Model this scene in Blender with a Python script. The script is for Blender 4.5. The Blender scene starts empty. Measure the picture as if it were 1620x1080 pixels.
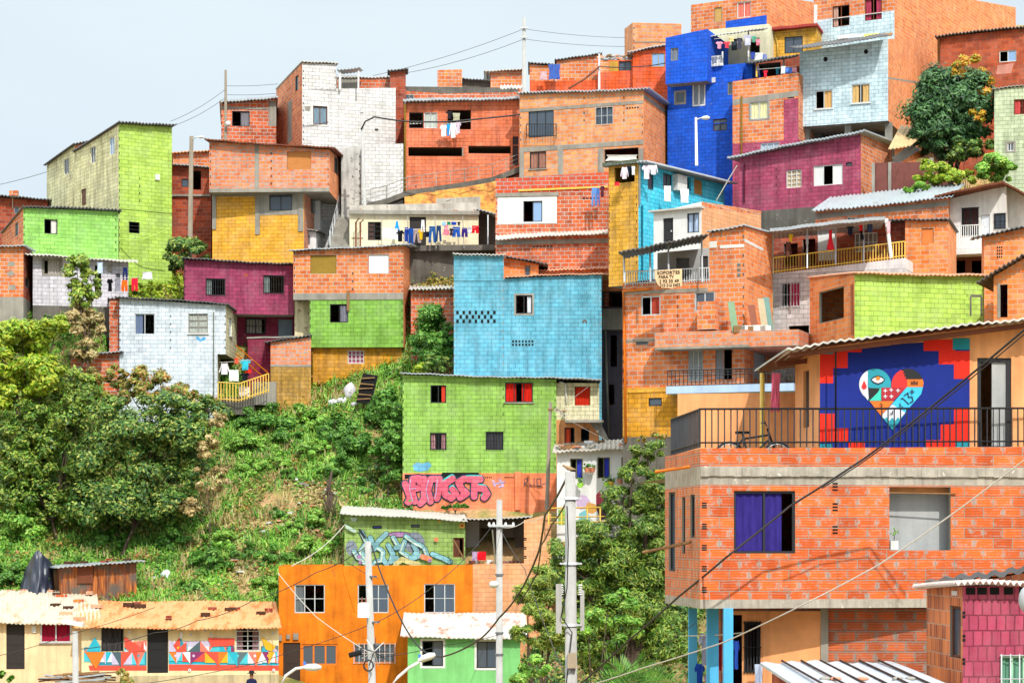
import bpy, bmesh, math, random
import numpy as np
from mathutils import Vector
random.seed(7); rng = np.random.default_rng(7)
sc = bpy.context.scene
R = math.radians
# ---------------------------------------------------------------- camera
FPX = 3375.0; HOR = 850.0            # focal length and horizon row, in pixels of the 1620 x 1080 photograph
cd = bpy.data.cameras.new('camera'); cam = bpy.data.objects.new('camera', cd)
sc.collection.objects.link(cam); sc.camera = cam
cam.location = (0, 0, 0); cam.rotation_euler = (R(90), 0, 0)
cd.sensor_width = 36; cd.lens = 36 * FPX / 1620
cd.shift_y = (HOR - 540) / 1620; cd.clip_end = 6000; cd.clip_start = .5
# ---------------------------------------------------------------- sky and sun
SUN_EL, SUN_AZ = R(47), R(19)        # azimuth: degrees to the right of straight behind the camera
W = bpy.data.worlds.new('World'); sc.world = W; W.use_nodes = True
wn = W.node_tree; wn.nodes.clear()
wo = wn.nodes.new('ShaderNodeOutputWorld'); bg = wn.nodes.new('ShaderNodeBackground')
sky = wn.nodes.new('ShaderNodeTexSky'); sky.sky_type = 'NISHITA'; sky.sun_disc = False
sky.sun_elevation = SUN_EL; sky.sun_rotation = math.pi - SUN_AZ
sky.air_density = 1.0; sky.dust_density = 4.0; sky.ozone_density = 1.5; sky.altitude = 1500
tc = wn.nodes.new('ShaderNodeTexCoord'); nz = wn.nodes.new('ShaderNodeTexNoise')
nz.inputs['Scale'].default_value = 3.2; nz.inputs['Detail'].default_value = 5; nz.inputs['Roughness'].default_value = .5
mp = wn.nodes.new('ShaderNodeMapping'); mp.inputs['Scale'].default_value = (1, 1, 2.6)
wn.links.new(tc.outputs['Generated'], mp.inputs[0]); wn.links.new(mp.outputs[0], nz.inputs['Vector'])
cr = wn.nodes.new('ShaderNodeValToRGB'); cr.color_ramp.elements[0].position = .34; cr.color_ramp.elements[1].position = .62
cr.color_ramp.elements[0].color = (.84,)*3 + (1,); cr.color_ramp.elements[1].color = (.98,)*3 + (1,)
wn.links.new(nz.outputs['Fac'], cr.inputs[0])
mx = wn.nodes.new('ShaderNodeMix'); mx.data_type = 'RGBA'
wn.links.new(cr.outputs['Color'], mx.inputs[0]); wn.links.new(sky.outputs[0], mx.inputs[6])
mx.inputs[7].default_value = (7.75, 8.85, 9.5, 1)      # bright thin cloud
sx_ = wn.nodes.new('ShaderNodeSeparateXYZ'); wn.links.new(tc.outputs['Generated'], sx_.inputs[0])
zr = wn.nodes.new('ShaderNodeValToRGB'); zr.color_ramp.elements[0].position = .27; zr.color_ramp.elements[0].color = (.9, .9, .9, 1); zr.color_ramp.elements[1].position = .5; zr.color_ramp.elements[1].color = (2.45, 2.3, 2.15, 1)
wn.links.new(sx_.outputs[2], zr.inputs[0]); mz = wn.nodes.new('ShaderNodeMix'); mz.data_type = 'RGBA'; mz.blend_type = 'MULTIPLY'; mz.inputs[0].default_value = 1
wn.links.new(mx.outputs[2], mz.inputs[6]); wn.links.new(zr.outputs[0], mz.inputs[7]); wn.links.new(mz.outputs[2], bg.inputs['Color']); bg.inputs['Strength'].default_value = 0.1
wn.links.new(bg.outputs[0], wo.inputs[0])
sl = bpy.data.lights.new('sun', 'SUN'); sl.energy = 3.65; sl.angle = R(.55); sl.color = (1, .955, .88)
sun = bpy.data.objects.new('sun', sl); sc.collection.objects.link(sun)
sdir = Vector((math.sin(SUN_AZ) * math.cos(SUN_EL), -math.cos(SUN_AZ) * math.cos(SUN_EL), math.sin(SUN_EL)))
sun.rotation_euler = sdir.to_track_quat('Z', 'Y').to_euler(); sun.location = (20, -20, 60)
sc.view_settings.view_transform = 'Standard'; sc.view_settings.look = 'None'
sc.view_settings.exposure = 0.21; sc.view_settings.gamma = 1
sc.cycles.max_bounces = 6; sc.cycles.diffuse_bounces = 3; sc.cycles.glossy_bounces = 3; sc.cycles.transparent_max_bounces = 12
# ---------------------------------------------------------------- materials
def lin(c): return c / 12.92 if c <= .04045 else ((c + .055) / 1.055) ** 2.4
def C(h, k=.8):
    h = h.lstrip('#'); return tuple(lin(int(h[i:i+2], 16) / 255) * k for i in (0, 2, 4)) + (1,)
def mul(c, k): return tuple(x * k for x in c[:3]) + (1,)
MATS = {}
def newmat(key):
    m = bpy.data.materials.new(key); m.use_nodes = True
    nt = m.node_tree; return m, nt, nt.nodes['Principled BSDF']
def N(nt, t, **k):
    n = nt.nodes.new(t)
    for a, v in k.items():
        if a.startswith('i_'):
            a = a[2:]; n.inputs[int(a) if a.isdigit() else a.replace('_', ' ')].default_value = v
        else: setattr(n, a, v)
    return n
def mixc(nt, fac, a, b, mode='MIX'):
    n = nt.nodes.new('ShaderNodeMix'); n.data_type = 'RGBA'; n.blend_type = mode
    for s, v in ((0, fac), (6, a), (7, b)):
        if hasattr(v, 'links'): nt.links.new(v, n.inputs[s])
        else: n.inputs[s].default_value = v
    return n.outputs[2]
def ramp(nt, fac, stops):
    n = nt.nodes.new('ShaderNodeValToRGB'); e = n.color_ramp.elements
    e[0].position, e[0].color = stops[0][0], stops[0][1]; e[1].position, e[1].color = stops[-1][0], stops[-1][1]
    for p, c in stops[1:-1]:
        x = e.new(p); x.color = c
    nt.links.new(fac, n.inputs[0]); return n.outputs[0]
def g(v): return (v, v, v, 1)
def noise(nt, vec, scale, detail=3, rough=.55, sx=(1, 1, 1)):
    m = N(nt, 'ShaderNodeMapping'); m.inputs['Scale'].default_value = sx; nt.links.new(vec, m.inputs[0])
    n = N(nt, 'ShaderNodeTexNoise', i_Scale=scale, i_Detail=detail, i_Roughness=rough); nt.links.new(m.outputs[0], n.inputs['Vector'])
    return n.outputs['Fac']
def block(key, col, mortar=None, var=.1, bw=.40, rh=.205, ms=.007, smear=0., smearc='9a958c', chip=0., chipc='8d8377',
          dirt=.5, col2=None, ridge=False, fade=None, rough=.88, bump=.5, upright=False):
    """masonry of blocks: painted (mortar = darker groove) or raw (mortar = grey cement, smear = mortar spread over bricks)"""
    if key in MATS: return MATS[key]
    m, nt, b = newmat(key)
    uv = N(nt, 'ShaderNodeUVMap').outputs[0]
    wob = N(nt, 'ShaderNodeTexNoise', i_Scale=3.1, i_Detail=3); nt.links.new(uv, wob.inputs['Vector'])
    vm = N(nt, 'ShaderNodeVectorMath', operation='MULTIPLY_ADD'); nt.links.new(wob.outputs['Color'], vm.inputs[0])
    vm.inputs[1].default_value = (.045, .03, 0); nt.links.new(uv, vm.inputs[2])
    br = N(nt, 'ShaderNodeTexBrick'); nt.links.new(vm.outputs[0], br.inputs['Vector'])
    br.inputs['Scale'].default_value = 1; br.inputs['Brick Width'].default_value = bw; br.inputs['Row Height'].default_value = rh
    br.inputs['Mortar Size'].default_value = ms; br.inputs['Mortar Smooth'].default_value = .25
    br.inputs['Color1'].default_value = g(0); br.inputs['Color2'].default_value = g(1); br.inputs['Mortar'].default_value = g(.5); br.offset = .5
    c0 = C(col) if isinstance(col, str) else col
    c1 = C(col2) if col2 else mul(c0, 1 - 2.2 * var)
    base = mixc(nt, br.outputs['Color'], mul(c0, 1 + .6 * var), c1)
    if smear > 0:
        s1 = noise(nt, uv, 2.6, 6, .72, (1, 1.6, 1)); s2 = noise(nt, uv, 11, 4, .7)
        sf = N(nt, 'ShaderNodeMath', operation='MULTIPLY_ADD'); nt.links.new(s1, sf.inputs[0]); sf.inputs[1].default_value = .6
        hh = N(nt, 'ShaderNodeMath', operation='MULTIPLY'); nt.links.new(s2, hh.inputs[0]); hh.inputs[1].default_value = .4
        nt.links.new(hh.outputs[0], sf.inputs[2])
        lo = .60 - smear * .27
        f = ramp(nt, sf.outputs[0], [(lo, g(0)), (lo + .09, g(1))])
        base = mixc(nt, f, base, C(smearc))
    if ridge:                            # ribbed hollow clay blocks, cement squeezed out of the upright joints
        sx = N(nt, 'ShaderNodeSeparateXYZ'); nt.links.new(vm.outputs[0], sx.inputs[0])
        def wave(mulv, stops):
            w = N(nt, 'ShaderNodeMath', operation='MULTIPLY'); w.inputs[1].default_value = mulv; nt.links.new(sx.outputs[1], w.inputs[0])
            w2 = N(nt, 'ShaderNodeMath', operation='COSINE'); nt.links.new(w.outputs[0], w2.inputs[0])
            w3 = N(nt, 'ShaderNodeMath', operation='MULTIPLY_ADD'); w3.inputs[1].default_value = .5; w3.inputs[2].default_value = .5; nt.links.new(w2.outputs[0], w3.inputs[0]); return ramp(nt, w3.outputs[0], stops)
        base = mixc(nt, wave(2 * math.pi / (rh / 4), [(.3, g(0)), (.85, g(.2))]), base, C('f2935e'))
        base = mixc(nt, wave(2 * math.pi / (rh / 4), [(.0, g(.55)), (.3, g(0))]), base, mul(c0, .5))
        b2 = N(nt, 'ShaderNodeTexBrick'); nt.links.new(vm.outputs[0], b2.inputs['Vector']); b2.inputs['Scale'].default_value = 1; b2.inputs['Brick Width'].default_value = bw; b2.inputs['Row Height'].default_value = rh
        b2.inputs['Mortar Size'].default_value = .075; b2.inputs['Mortar Smooth'].default_value = .5
        f1 = N(nt, 'ShaderNodeMath', operation='MULTIPLY'); nt.links.new(b2.outputs['Fac'], f1.inputs[0]); nt.links.new(wave(2 * math.pi / rh, [(.45, g(1)), (.8, g(0))]), f1.inputs[1])
        f2 = N(nt, 'ShaderNodeMath', operation='MULTIPLY'); nt.links.new(f1.outputs[0], f2.inputs[0]); nt.links.new(ramp(nt, noise(nt, uv, 4.5, 5, .75), [(.45, g(0)), (.56, g(.85))]), f2.inputs[1])
        base = mixc(nt, f2.outputs[0], base, C(smearc))
    mc = C(mortar) if mortar else mul(c0, .42)
    mf = br.outputs['Fac']
    if not mortar:                       # painted: grooves come and go
        k = ramp(nt, noise(nt, uv, 1.7, 4, .6), [(.3, g(.45)), (.55, g(1))])
        mm = N(nt, 'ShaderNodeMath', operation='MULTIPLY'); nt.links.new(mf, mm.inputs[0]); nt.links.new(k, mm.inputs[1]); mf = mm.outputs[0]
    base = mixc(nt, mf, base, mc)
    # wear: faded areas, blotches, runs of dirt, chips
    lum = sum(c0[:3]) / 3; fc = tuple(min(.8, .55 * x + .45 * lum + .09) for x in c0[:3]) + (1,)
    base = mixc(nt, ramp(nt, noise(nt, uv, 1.3, 6, .66, (1, .8, 1)), [(.44, g(0)), (.70, g(fade if fade is not None else 0 if ridge else .26))]), base, fc)
    bl = ramp(nt, noise(nt, uv, .8, 5, .6), [(.3, g(1 - (.30 if mortar else .2) * dirt)), (.62, g(1.06))])
    base = mixc(nt, 1., base, bl, 'MULTIPLY')
    st = ramp(nt, noise(nt, uv, 2.2, 4, .6, (1.6, .16, 1)), [(.35, g(1 - .28 * dirt)), (.56, g(1.04))])
    base = mixc(nt, 1., base, st, 'MULTIPLY')
    ch = ramp(nt, noise(nt, uv, 5.5, 5, .65), [(.70 - .12 * chip, g(0)), (.73 - .12 * chip, g(1 if chip else .6))])
    base = mixc(nt, ch, base, C(chipc) if chip else mul(c0, .4))
    nt.links.new(base, b.inputs['Base Color']); b.inputs['Roughness'].default_value = rough
    b.inputs['Specular IOR Level'].default_value = .25
    bp = N(nt, 'ShaderNodeBump', i_Strength=bump, i_Distance=.02); bp.invert = True
    nb = N(nt, 'ShaderNodeMath', operation='MULTIPLY_ADD'); nt.links.new(noise(nt, uv, 14, 4, .7), nb.inputs[0]); nb.inputs[1].default_value = .5; nt.links.new(br.outputs['Fac'], nb.inputs[2])
    nt.links.new(nb.outputs[0], bp.inputs['Height']); nt.links.new(bp.outputs[0], b.inputs['Normal'])
    MATS[key] = m; return m
def plaster(key, col, dirt=.5, rough=.88, chip=0, chipc='8d8377', scale=1.):
    """render, concrete and other plain weathered surfaces"""
    if key in MATS: return MATS[key]
    m, nt, b = newmat(key); tcn = N(nt, 'ShaderNodeTexCoord').outputs['Object']
    c0 = C(col) if isinstance(col, str) else col
    a = ramp(nt, noise(nt, tcn, 1.1 * scale, 6, .62), [(.3, mul(c0, 1 - .38 * dirt)), (.6, mul(c0, 1.05))])
    s = ramp(nt, noise(nt, tcn, 2.5 * scale, 4, .6, (1.5, 1.5, .14)), [(.34, g(1 - .3 * dirt)), (.56, g(1.03))])
    a = mixc(nt, 1., a, s, 'MULTIPLY')
    if chip:
        a = mixc(nt, ramp(nt, noise(nt, tcn, 3.2 * scale, 6, .65), [(.68 - .14 * chip, g(0)), (.71 - .14 * chip, g(1))]), a, C(chipc))
    nt.links.new(a, b.inputs['Base Color']); b.inputs['Roughness'].default_value = rough; b.inputs['Specular IOR Level'].default_value = .25
    bp = N(nt, 'ShaderNodeBump', i_Strength=.35, i_Distance=.02); nt.links.new(noise(nt, tcn, 9 * scale, 5, .7), bp.inputs['Height'])
    nt.links.new(bp.outputs[0], b.inputs['Normal']); MATS[key] = m; return m
def flat(key, col, rough=.6, metal=0., k=.8, var=.12, spec=.4):
    if key in MATS: return MATS[key]
    m, nt, b = newmat(key); tcn = N(nt, 'ShaderNodeTexCoord').outputs['Object']; c0 = C(col, k)
    nt.links.new(ramp(nt, noise(nt, tcn, 4.5, 4, .6), [(.35, mul(c0, 1 - var)), (.65, mul(c0, 1 + .3 * var))]), b.inputs['Base Color'])
    b.inputs['Roughness'].default_value = rough; b.inputs['Metallic'].default_value = metal; b.inputs['Specular IOR Level'].default_value = spec
    MATS[key] = m; return m
def rusty(key, col, rust='a4562a', amt=.5, rough=.55, metal=0.):
    if key in MATS: return MATS[key]
    m, nt, b = newmat(key); tcn = N(nt, 'ShaderNodeTexCoord').outputs['Object']
    f = ramp(nt, noise(nt, tcn, 1.3, 7, .68, (1.6, .45, .8)), [(.72 - .42 * amt, g(0)), (.84 - .42 * amt, g(1))])
    r = ramp(nt, noise(nt, tcn, 5, 5, .7), [(.3, mul(C(rust), .75)), (.65, mul(C(rust), 1.35))])
    c = mixc(nt, f, ramp(nt, noise(nt, tcn, 3, 4), [(.3, mul(C(col), .82)), (.6, C(col))]), r)
    nt.links.new(c, b.inputs['Base Color']); b.inputs['Roughness'].default_value = rough; b.inputs['Metallic'].default_value = metal
    MATS[key] = m; return m
def glassm(key, col='20262e', rough=.08):
    if key in MATS: return MATS[key]
    m, nt, b = newmat(key); b.inputs['Base Color'].default_value = C(col); b.inputs['Roughness'].default_value = rough
    b.inputs['Specular IOR Level'].default_value = .6; MATS[key] = m; return m
def cloth(col):
    key = 'cloth_' + col
    if key in MATS: return MATS[key]
    m, nt, b = newmat(key); tcn = N(nt, 'ShaderNodeTexCoord').outputs['Object']; c0 = C(col)
    nt.links.new(ramp(nt, noise(nt, tcn, 7, 3, .6, (2, 2, .4)), [(.3, mul(c0, .72)), (.65, mul(c0, 1.08))]), b.inputs['Base Color'])
    b.inputs['Roughness'].default_value = .95; b.inputs['Specular IOR Level'].default_value = .1; MATS[key] = m; return m
def leafm(key, cols, trans=.25):
    if key in MATS: return MATS[key]
    m, nt, b = newmat(key); geo = N(nt, 'ShaderNodeNewGeometry')
    n = len(cols); base = ramp(nt, geo.outputs['Random Per Island'], [(i / max(1, n - 1) * .98, C(c, .78)) for i, c in enumerate(cols)])
    tcn = N(nt, 'ShaderNodeTexCoord').outputs['Object']
    v = ramp(nt, noise(nt, tcn, .9, 3), [(.32, g(.72)), (.66, g(1.18))])
    base = mixc(nt, 1., base, v, 'MULTIPLY')
    nt.links.new(base, b.inputs['Base Color']); b.inputs['Roughness'].default_value = .5; b.inputs['Specular IOR Level'].default_value = .35
    tr = N(nt, 'ShaderNodeBsdfTranslucent'); nt.links.new(base, tr.inputs[0]); ms = N(nt, 'ShaderNodeMixShader', i_0=trans)
    out = [x for x in nt.nodes if x.type == 'OUTPUT_MATERIAL'][0]
    nt.links.new(b.outputs[0], ms.inputs[1]); nt.links.new(tr.outputs[0], ms.inputs[2]); nt.links.new(ms.outputs[0], out.inputs[0])
    MATS[key] = m; return m
# ---------------------------------------------------------------- projection: a pixel of the photograph at distance Y is a point in the world
def P(px, py, Y): return Vector(((px - 810) / FPX * Y, Y, (HOR - py) / FPX * Y))
def pxof(x, y): return 810 + FPX * x / y
def zof(py, Y): return (HOR - py) / FPX * Y
# ---------------------------------------------------------------- mesh building
ORG = {}
def thing(name, label, cat, loc, group=None):
    o = bpy.data.objects.new(name, None); sc.collection.objects.link(o); o.location = loc; o.empty_display_size = .3
    ORG[o.name] = Vector(loc); o['label'] = label; o['category'] = cat
    if group: o['group'] = group
    return o
def tag(o, label, cat, group=None, kind=None):
    if label: o['label'] = label
    if cat: o['category'] = cat
    if group: o['group'] = group
    if kind: o['kind'] = kind
    return o
class MB:
    def __init__(s): s.v = []; s.f = []; s.m = []; s.uv = []; s.mats = []; s.sm = []
    def mi(s, mat):
        if mat not in s.mats: s.mats.append(mat)
        return s.mats.index(mat)
    def poly(s, pts, mat, uv=None, sm=False):
        i = len(s.v); s.v += [tuple(p) for p in pts]; s.f.append(tuple(range(i, i + len(pts)))); s.m.append(s.mi(mat)); s.sm.append(sm)
        s.uv.append(uv if uv else [(0, 0)] * len(pts))
    def mesh(s, vs, fs, mat, sm=False):
        i = len(s.v); s.v += [tuple(p) for p in vs]
        for f in fs: s.f.append(tuple(j + i for j in f)); s.m.append(s.mi(mat)); s.uv.append([(0, 0)] * len(f)); s.sm.append(sm)
    def box(s, o, a, b, c, mat):
        """box from corner o with edge vectors a, b, c; uvs in metres"""
        o, a, b, c = map(Vector, (o, a, b, c))
        la, lb, lc = a.length, b.length, c.length
        for p, q, r, lq, lr in ((o, a, c, la, lc), (o + b, a, c, la, lc), (o, b, c, lb, lc), (o + a, b, c, lb, lc), (o, a, b, la, lb), (o + c, a, b, la, lb)):
            u0 = p.x + p.y; s.poly([p, p + q, p + q + r, p + r], mat, [(u0, p.z), (u0 + lq, p.z), (u0 + lq, p.z + lr), (u0, p.z + lr)])
    def cbox(s, c, sx, sy, sz, mat, rz=0):
        ca, sa = math.cos(rz), math.sin(rz); a = Vector((ca, sa, 0)) * sx; b = Vector((-sa, ca, 0)) * sy; d = Vector((0, 0, sz))
        s.box(Vector(c) - a / 2 - b / 2 - d / 2, a, b, d, mat)
    def tube(s, pts, r, mat, n=6, cap=True, sm=True):
        pts = [Vector(p) for p in pts]; rr = r if isinstance(r, (list, tuple)) else [r] * len(pts); vs = []
        for i, p in enumerate(pts):
            d = (pts[min(i + 1, len(pts) - 1)] - pts[max(i - 1, 0)]).normalized()
            up = Vector((0, 0, 1)) if abs(d.z) < .9 else Vector((1, 0, 0))
            a = d.cross(up).normalized(); b = d.cross(a)
            for k in range(n): t = 2 * math.pi * k / n; vs.append(p + (a * math.cos(t) + b * math.sin(t)) * rr[i])
        fs = [(i * n + k, i * n + (k + 1) % n, (i + 1) * n + (k + 1) % n, (i + 1) * n + k) for i in range(len(pts) - 1) for k in range(n)]
        if cap: fs += [tuple(range(n)), tuple(range((len(pts) - 1) * n, len(pts) * n))]
        s.mesh(vs, fs, mat, sm)
    def sphere(s, c, r, mat, nu=10, nv=7, sq=(1, 1, 1)):
        vs = []; fs = []
        for j in range(nv + 1):
            t = math.pi * j / nv
            for i in range(nu):
                p = 2 * math.pi * i / nu
                vs.append((c[0] + r * sq[0] * math.sin(t) * math.cos(p), c[1] + r * sq[1] * math.sin(t) * math.sin(p), c[2] + r * sq[2] * math.cos(t)))
        for j in range(nv):
            for i in range(nu): fs.append((j * nu + i, j * nu + (i + 1) % nu, (j + 1) * nu + (i + 1) % nu, (j + 1) * nu + i))
        s.mesh(vs, fs, mat, True)
    def build(s, name, parent=None, loc=None):
        if not s.f: return None
        org = ORG[parent.name] if parent else Vector(loc if loc is not None else (0, 0, 0))
        me = bpy.data.meshes.new(name)
        me.from_pydata([(x - org.x, y - org.y, z - org.z) for x, y, z in s.v], [], s.f)
        for m in s.mats: me.materials.append(m)
        me.polygons.foreach_set('material_index', s.m); me.polygons.foreach_set('use_smooth', s.sm)
        ul = me.uv_layers.new(name='UVMap'); ul.data.foreach_set('uv', [c for f in s.uv for p in f for c in p]); me.update()
        o = bpy.data.objects.new(name, me); sc.collection.objects.link(o)
        if parent: o.parent = parent
        else: o.location = org
        ORG[o.name] = org; return o
class Frame:
    """a vertical wall plane: origin O, horizontal direction e, outward normal n"""
    def __init__(s, O, e, n): s.O, s.e, s.n = Vector(O), Vector(e), Vector(n); s.uo = 0.
    def uz(s, px, py, off=0):
        O = s.O + s.n * off; d = Vector(((px - 810) / FPX, 1, (HOR - py) / FPX)); t = O.dot(s.n) / d.dot(s.n) if abs(d.dot(s.n)) > 1e-6 else 1
        q = d * t; return (q - O).dot(s.e), q.z
    def pt(s, u, z, off=0):
        q = s.O + s.e * u + s.n * off; return Vector((q.x, q.y, z))
    def rect(s, r):
        x0, y0, x1, y1 = r; xm, ym = (x0 + x1) / 2, (y0 + y1) / 2
        u0 = s.uz(x0, ym)[0]; u1 = s.uz(x1, ym)[0]; z1 = s.uz(xm, y0)[1]; z0 = s.uz(xm, y1)[1]
        return (min(u0, u1), max(u0, u1), z0, z1)
    def box(s, mb, u0, u1, z0, z1, d0, d1, mat):
        mb.box(s.pt(u0, z0, d0), s.e * (u1 - u0), s.n * (d1 - d0), Vector((0, 0, z1 - z0)), mat)
    def pbox(s, mb, r, d0, d1, mat):
        u0, u1, z0, z1 = s.rect(r); s.box(mb, u0, u1, z0, z1, d0, d1, mat)
    def ppoly(s, mb, pts, off, mat, th=0):
        """a flat painted shape whose outline is given in pixels of the photo, lying on the wall"""
        q = [s.uz(*p) for p in pts]; top = [s.pt(u, z, off) for u, z in q]; mb.poly(top, mat, [(u + s.uo, z) for u, z in q])
def wall(mb, fr, w, zb, zt0, zt1, ops, mat, thick=.14, rev=None, u0=0., uoff=0.):
    """wall face from u0 to w with openings (a, b, z0, z1); top may slope"""
    uoff += fr.uo; rev = rev or (M['conc'] if mat.name.startswith('brick') else mat); tz = lambda u: zt0 + (zt1 - zt0) * (u - u0) / max(1e-6, w - u0)
    cl = []
    for a, b, c, d in ops:
        a, b = max(a, u0 + .02), min(b, w - .02); c = max(c, zb + .02)
        if b - a > .05 and d - c > .05 and c < max(zt0, zt1): cl.append((a, b, c, min(d, min(tz(a), tz(b)) - .03)))
    us = sorted({u0, w, *[o[0] for o in cl], *[o[1] for o in cl]})
    for a, b in zip(us, us[1:]):
        if b - a < 1e-4: continue
        zs = sorted([(o[2], o[3]) for o in cl if o[0] < (a + b) / 2 < o[1]]); lo = zb
        segs = []
        for c, d in zs:
            if c > lo: segs.append((lo, lo, c, c))
            lo = max(lo, d)
        segs.append((lo, lo, tz(a), tz(b)))
        for l0, l1, h0, h1 in segs:
            if h0 - l0 < 1e-3 and h1 - l1 < 1e-3: continue
            mb.poly([fr.pt(a, l0), fr.pt(b, l1), fr.pt(b, h1), fr.pt(a, h0)], mat, [(a + uoff, l0), (b + uoff, l1), (b + uoff, h1), (a + uoff, h0)])
    for a, b, c, d in cl:
        for p, q in (((a, c), (b, c)), ((a, d), (b, d)), ((a, c), (a, d)), ((b, c), (b, d))):
            mb.poly([fr.pt(*p), fr.pt(*q), fr.pt(*q, -thick), fr.pt(*p, -thick)], rev, [p, q, (q[0] + thick, q[1] + thick), (p[0] + thick, p[1] + thick)])
# ---------------------------------------------------------------- common materials
M = {}
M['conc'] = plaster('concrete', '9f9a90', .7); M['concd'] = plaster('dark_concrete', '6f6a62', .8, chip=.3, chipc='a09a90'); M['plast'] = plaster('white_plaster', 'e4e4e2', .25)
M['alu'] = flat('aluminium', 'd9dcde', .35, .3); M['dark'] = flat('dark_metal', '24262a', .5); M['white'] = flat('white_paint', 'e4e4e0', .5)
M['glass'] = glassm('window_glass', '4c5866', .06); M['glassb'] = glassm('blue_window_glass', '8fb2dc', .1); M['black'] = flat('black_interior', '0c0c0e', .9)
M['wood'] = plaster('weathered_wood', '9a7550', .7, scale=2); M['woodd'] = plaster('dark_wood', '4f3424', .7, scale=2)
M['zinc'] = rusty('zinc_sheet', 'b9c2c8', '8a6a50', .25, .4, .25); M['zincw'] = rusty('pale_zinc_sheet', 'cfccc4', 'a08a74', .3, .5, .0)
M['zincd'] = rusty('dark_zinc_sheet', '5a5a5c', '7a5038', .3, .6); M['rust'] = rusty('rusty_sheet', 'e2a872', 'd0783c', .55, .7)
M['brown'] = plaster('brown_paint', '7a4630', .5); M['ypipe'] = flat('yellow_pipe', 'e8c052', .4); M['opipe'] = flat('orange_pipe', 'ef7f1a', .4)
M['post'] = plaster('pole_concrete', 'b4b3b0', .35, scale=2); M['bark'] = plaster('bark', '54463a', .6, scale=2); M['wpole'] = plaster('pole_wood', '8d8272', .5, scale=2); M['cable'] = flat('black_cable', '2b2a2c', .5)
M['clay'] = rusty('clay_roof', 'e8a987', 'b8684a', .4, .8)
RAW = dict(mortar='c2bab0', var=.2, ms=.019, dirt=.7)
M['brick'] = block('brick_orange', 'f08a48', col2='cf642c', smear=.2, **RAW)
M['brickl'] = block('brick_light_orange', 'f6a05c', col2='e07f40', smear=.32, smearc='b5ada2', mortar='b0aaa0', var=.12, ms=.017)
M['brickg'] = block('brick_grey_mortar', 'f48c54', col2='e07038', smear=.36, smearc='b5aea6', mortar='aaa59f', var=.14, ms=.024)
M['brickr'] = block('brick_red', 'e26c38', col2='b85028', smear=.24, **RAW)
M['brickd'] = block('brick_dark', 'b4512f', col2='87351f', smear=.10, mortar='8c8076', var=.2, ms=.01)
M['brickp'] = block('brick_peach', 'f4b07c', mortar='c98a5c', var=.06, ms=.010)
M['bricko'] = block('brick_bright_side', 'f89650', col2='e4742c', smear=.2, mortar='d0b094', var=.16, ms=.018)
# ---------------------------------------------------------------- terrain
GC = [-900, 0, 150, 200, 350, 500, 640, 800, 1000, 1200, 1400, 1620, 2600]
GT = {  # distance: row of the photograph the ground reaches there, for each column of GC
 92: [1130, 1085, 1085, 1085, 1085, 1085, 1085, 1085, 900, 705, 600, 590, 590],
 97: [1000, 960, 955, 955, 955, 1095, 1095, 1080, 900, 640, 560, 550, 550],
 100: [980, 925, 925, 925, 920, 905, 905, 900, 860, 600, 590, 590, 590],
 104: [900, 850, 848, 845, 830, 800, 806, 806, 812, 540, 520, 520, 520],
 108: [780, 690, 690, 740, 730, 712, 715, 745, 760, 500, 470, 470, 470],
 112: [600, 510, 505, 650, 650, 640, 610, 620, 710, 460, 420, 400, 400],
 116: [520, 480, 470, 490, 520, 550, 460, 450, 580, 420, 370, 340, 340],
 120: [500, 450, 430, 425, 470, 420, 398, 398, 430, 340, 310, 300, 300],
 124: [450, 420, 408, 405, 380, 400, 395, 400, 380, 280, 260, 250, 250],
 130: [400, 370, 360, 350, 330, 330, 318, 285, 275, 240, 215, 215, 215],
 136: [380, 360, 340, 330, 280, 260, 235, 200, 190, 180, 150, 150, 150],
 150: [380, 370, 350, 340, 290, 240, 210, 190, 130, 60, 40, 40, 40]}
GY = sorted(GT); GZ = np.array([[zof(p, y) for p in GT[y]] for y in GY])
GZ = np.vstack([[[-10.0] * len(GC)], [[-10.0] * 8 + [-9.0, -2.0, 3.0, 4.0, 4.0]], GZ, GZ[-1:] + 1, GZ[-1:] * .6 - 10])
GYa = np.array([70., 84.] + GY + [190., 900.])
def ground(x, y):
    px = 810 + FPX * x / max(y, 1.)
    if y <= 70: return -10.0
    j = min(max(int(np.searchsorted(GYa, y)) - 1, 0), len(GYa) - 2); t = min(max((y - GYa[j]) / (GYa[j + 1] - GYa[j]), 0), 1)
    a = np.interp(px, GC, GZ[j]); b = np.interp(px, GC, GZ[j + 1]); return float(a * (1 - t) + b * t)
soil, nt, b = newmat('hillside_soil'); tcn = N(nt, 'ShaderNodeTexCoord').outputs['Object']
cc = ramp(nt, noise(nt, tcn, .55, 6, .6), [(.3, C('748044')), (.44, C('9c9458')), (.54, C('bc9c6c')), (.7, C('d8b084'))])
cc = mixc(nt, 1., cc, ramp(nt, noise(nt, tcn, 5, 5, .7), [(.3, g(.62)), (.7, g(1.15))]), 'MULTIPLY')
nt.links.new(cc, b.inputs['Base Color']); b.inputs['Roughness'].default_value = .95; b.inputs['Specular IOR Level'].default_value = .1
bp = N(nt, 'ShaderNodeBump', i_Strength=.8, i_Distance=.12); nt.links.new(noise(nt, tcn, 3, 6, .7), bp.inputs['Height']); nt.links.new(bp.outputs[0], b.inputs['Normal'])
M['soil'] = soil
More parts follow.
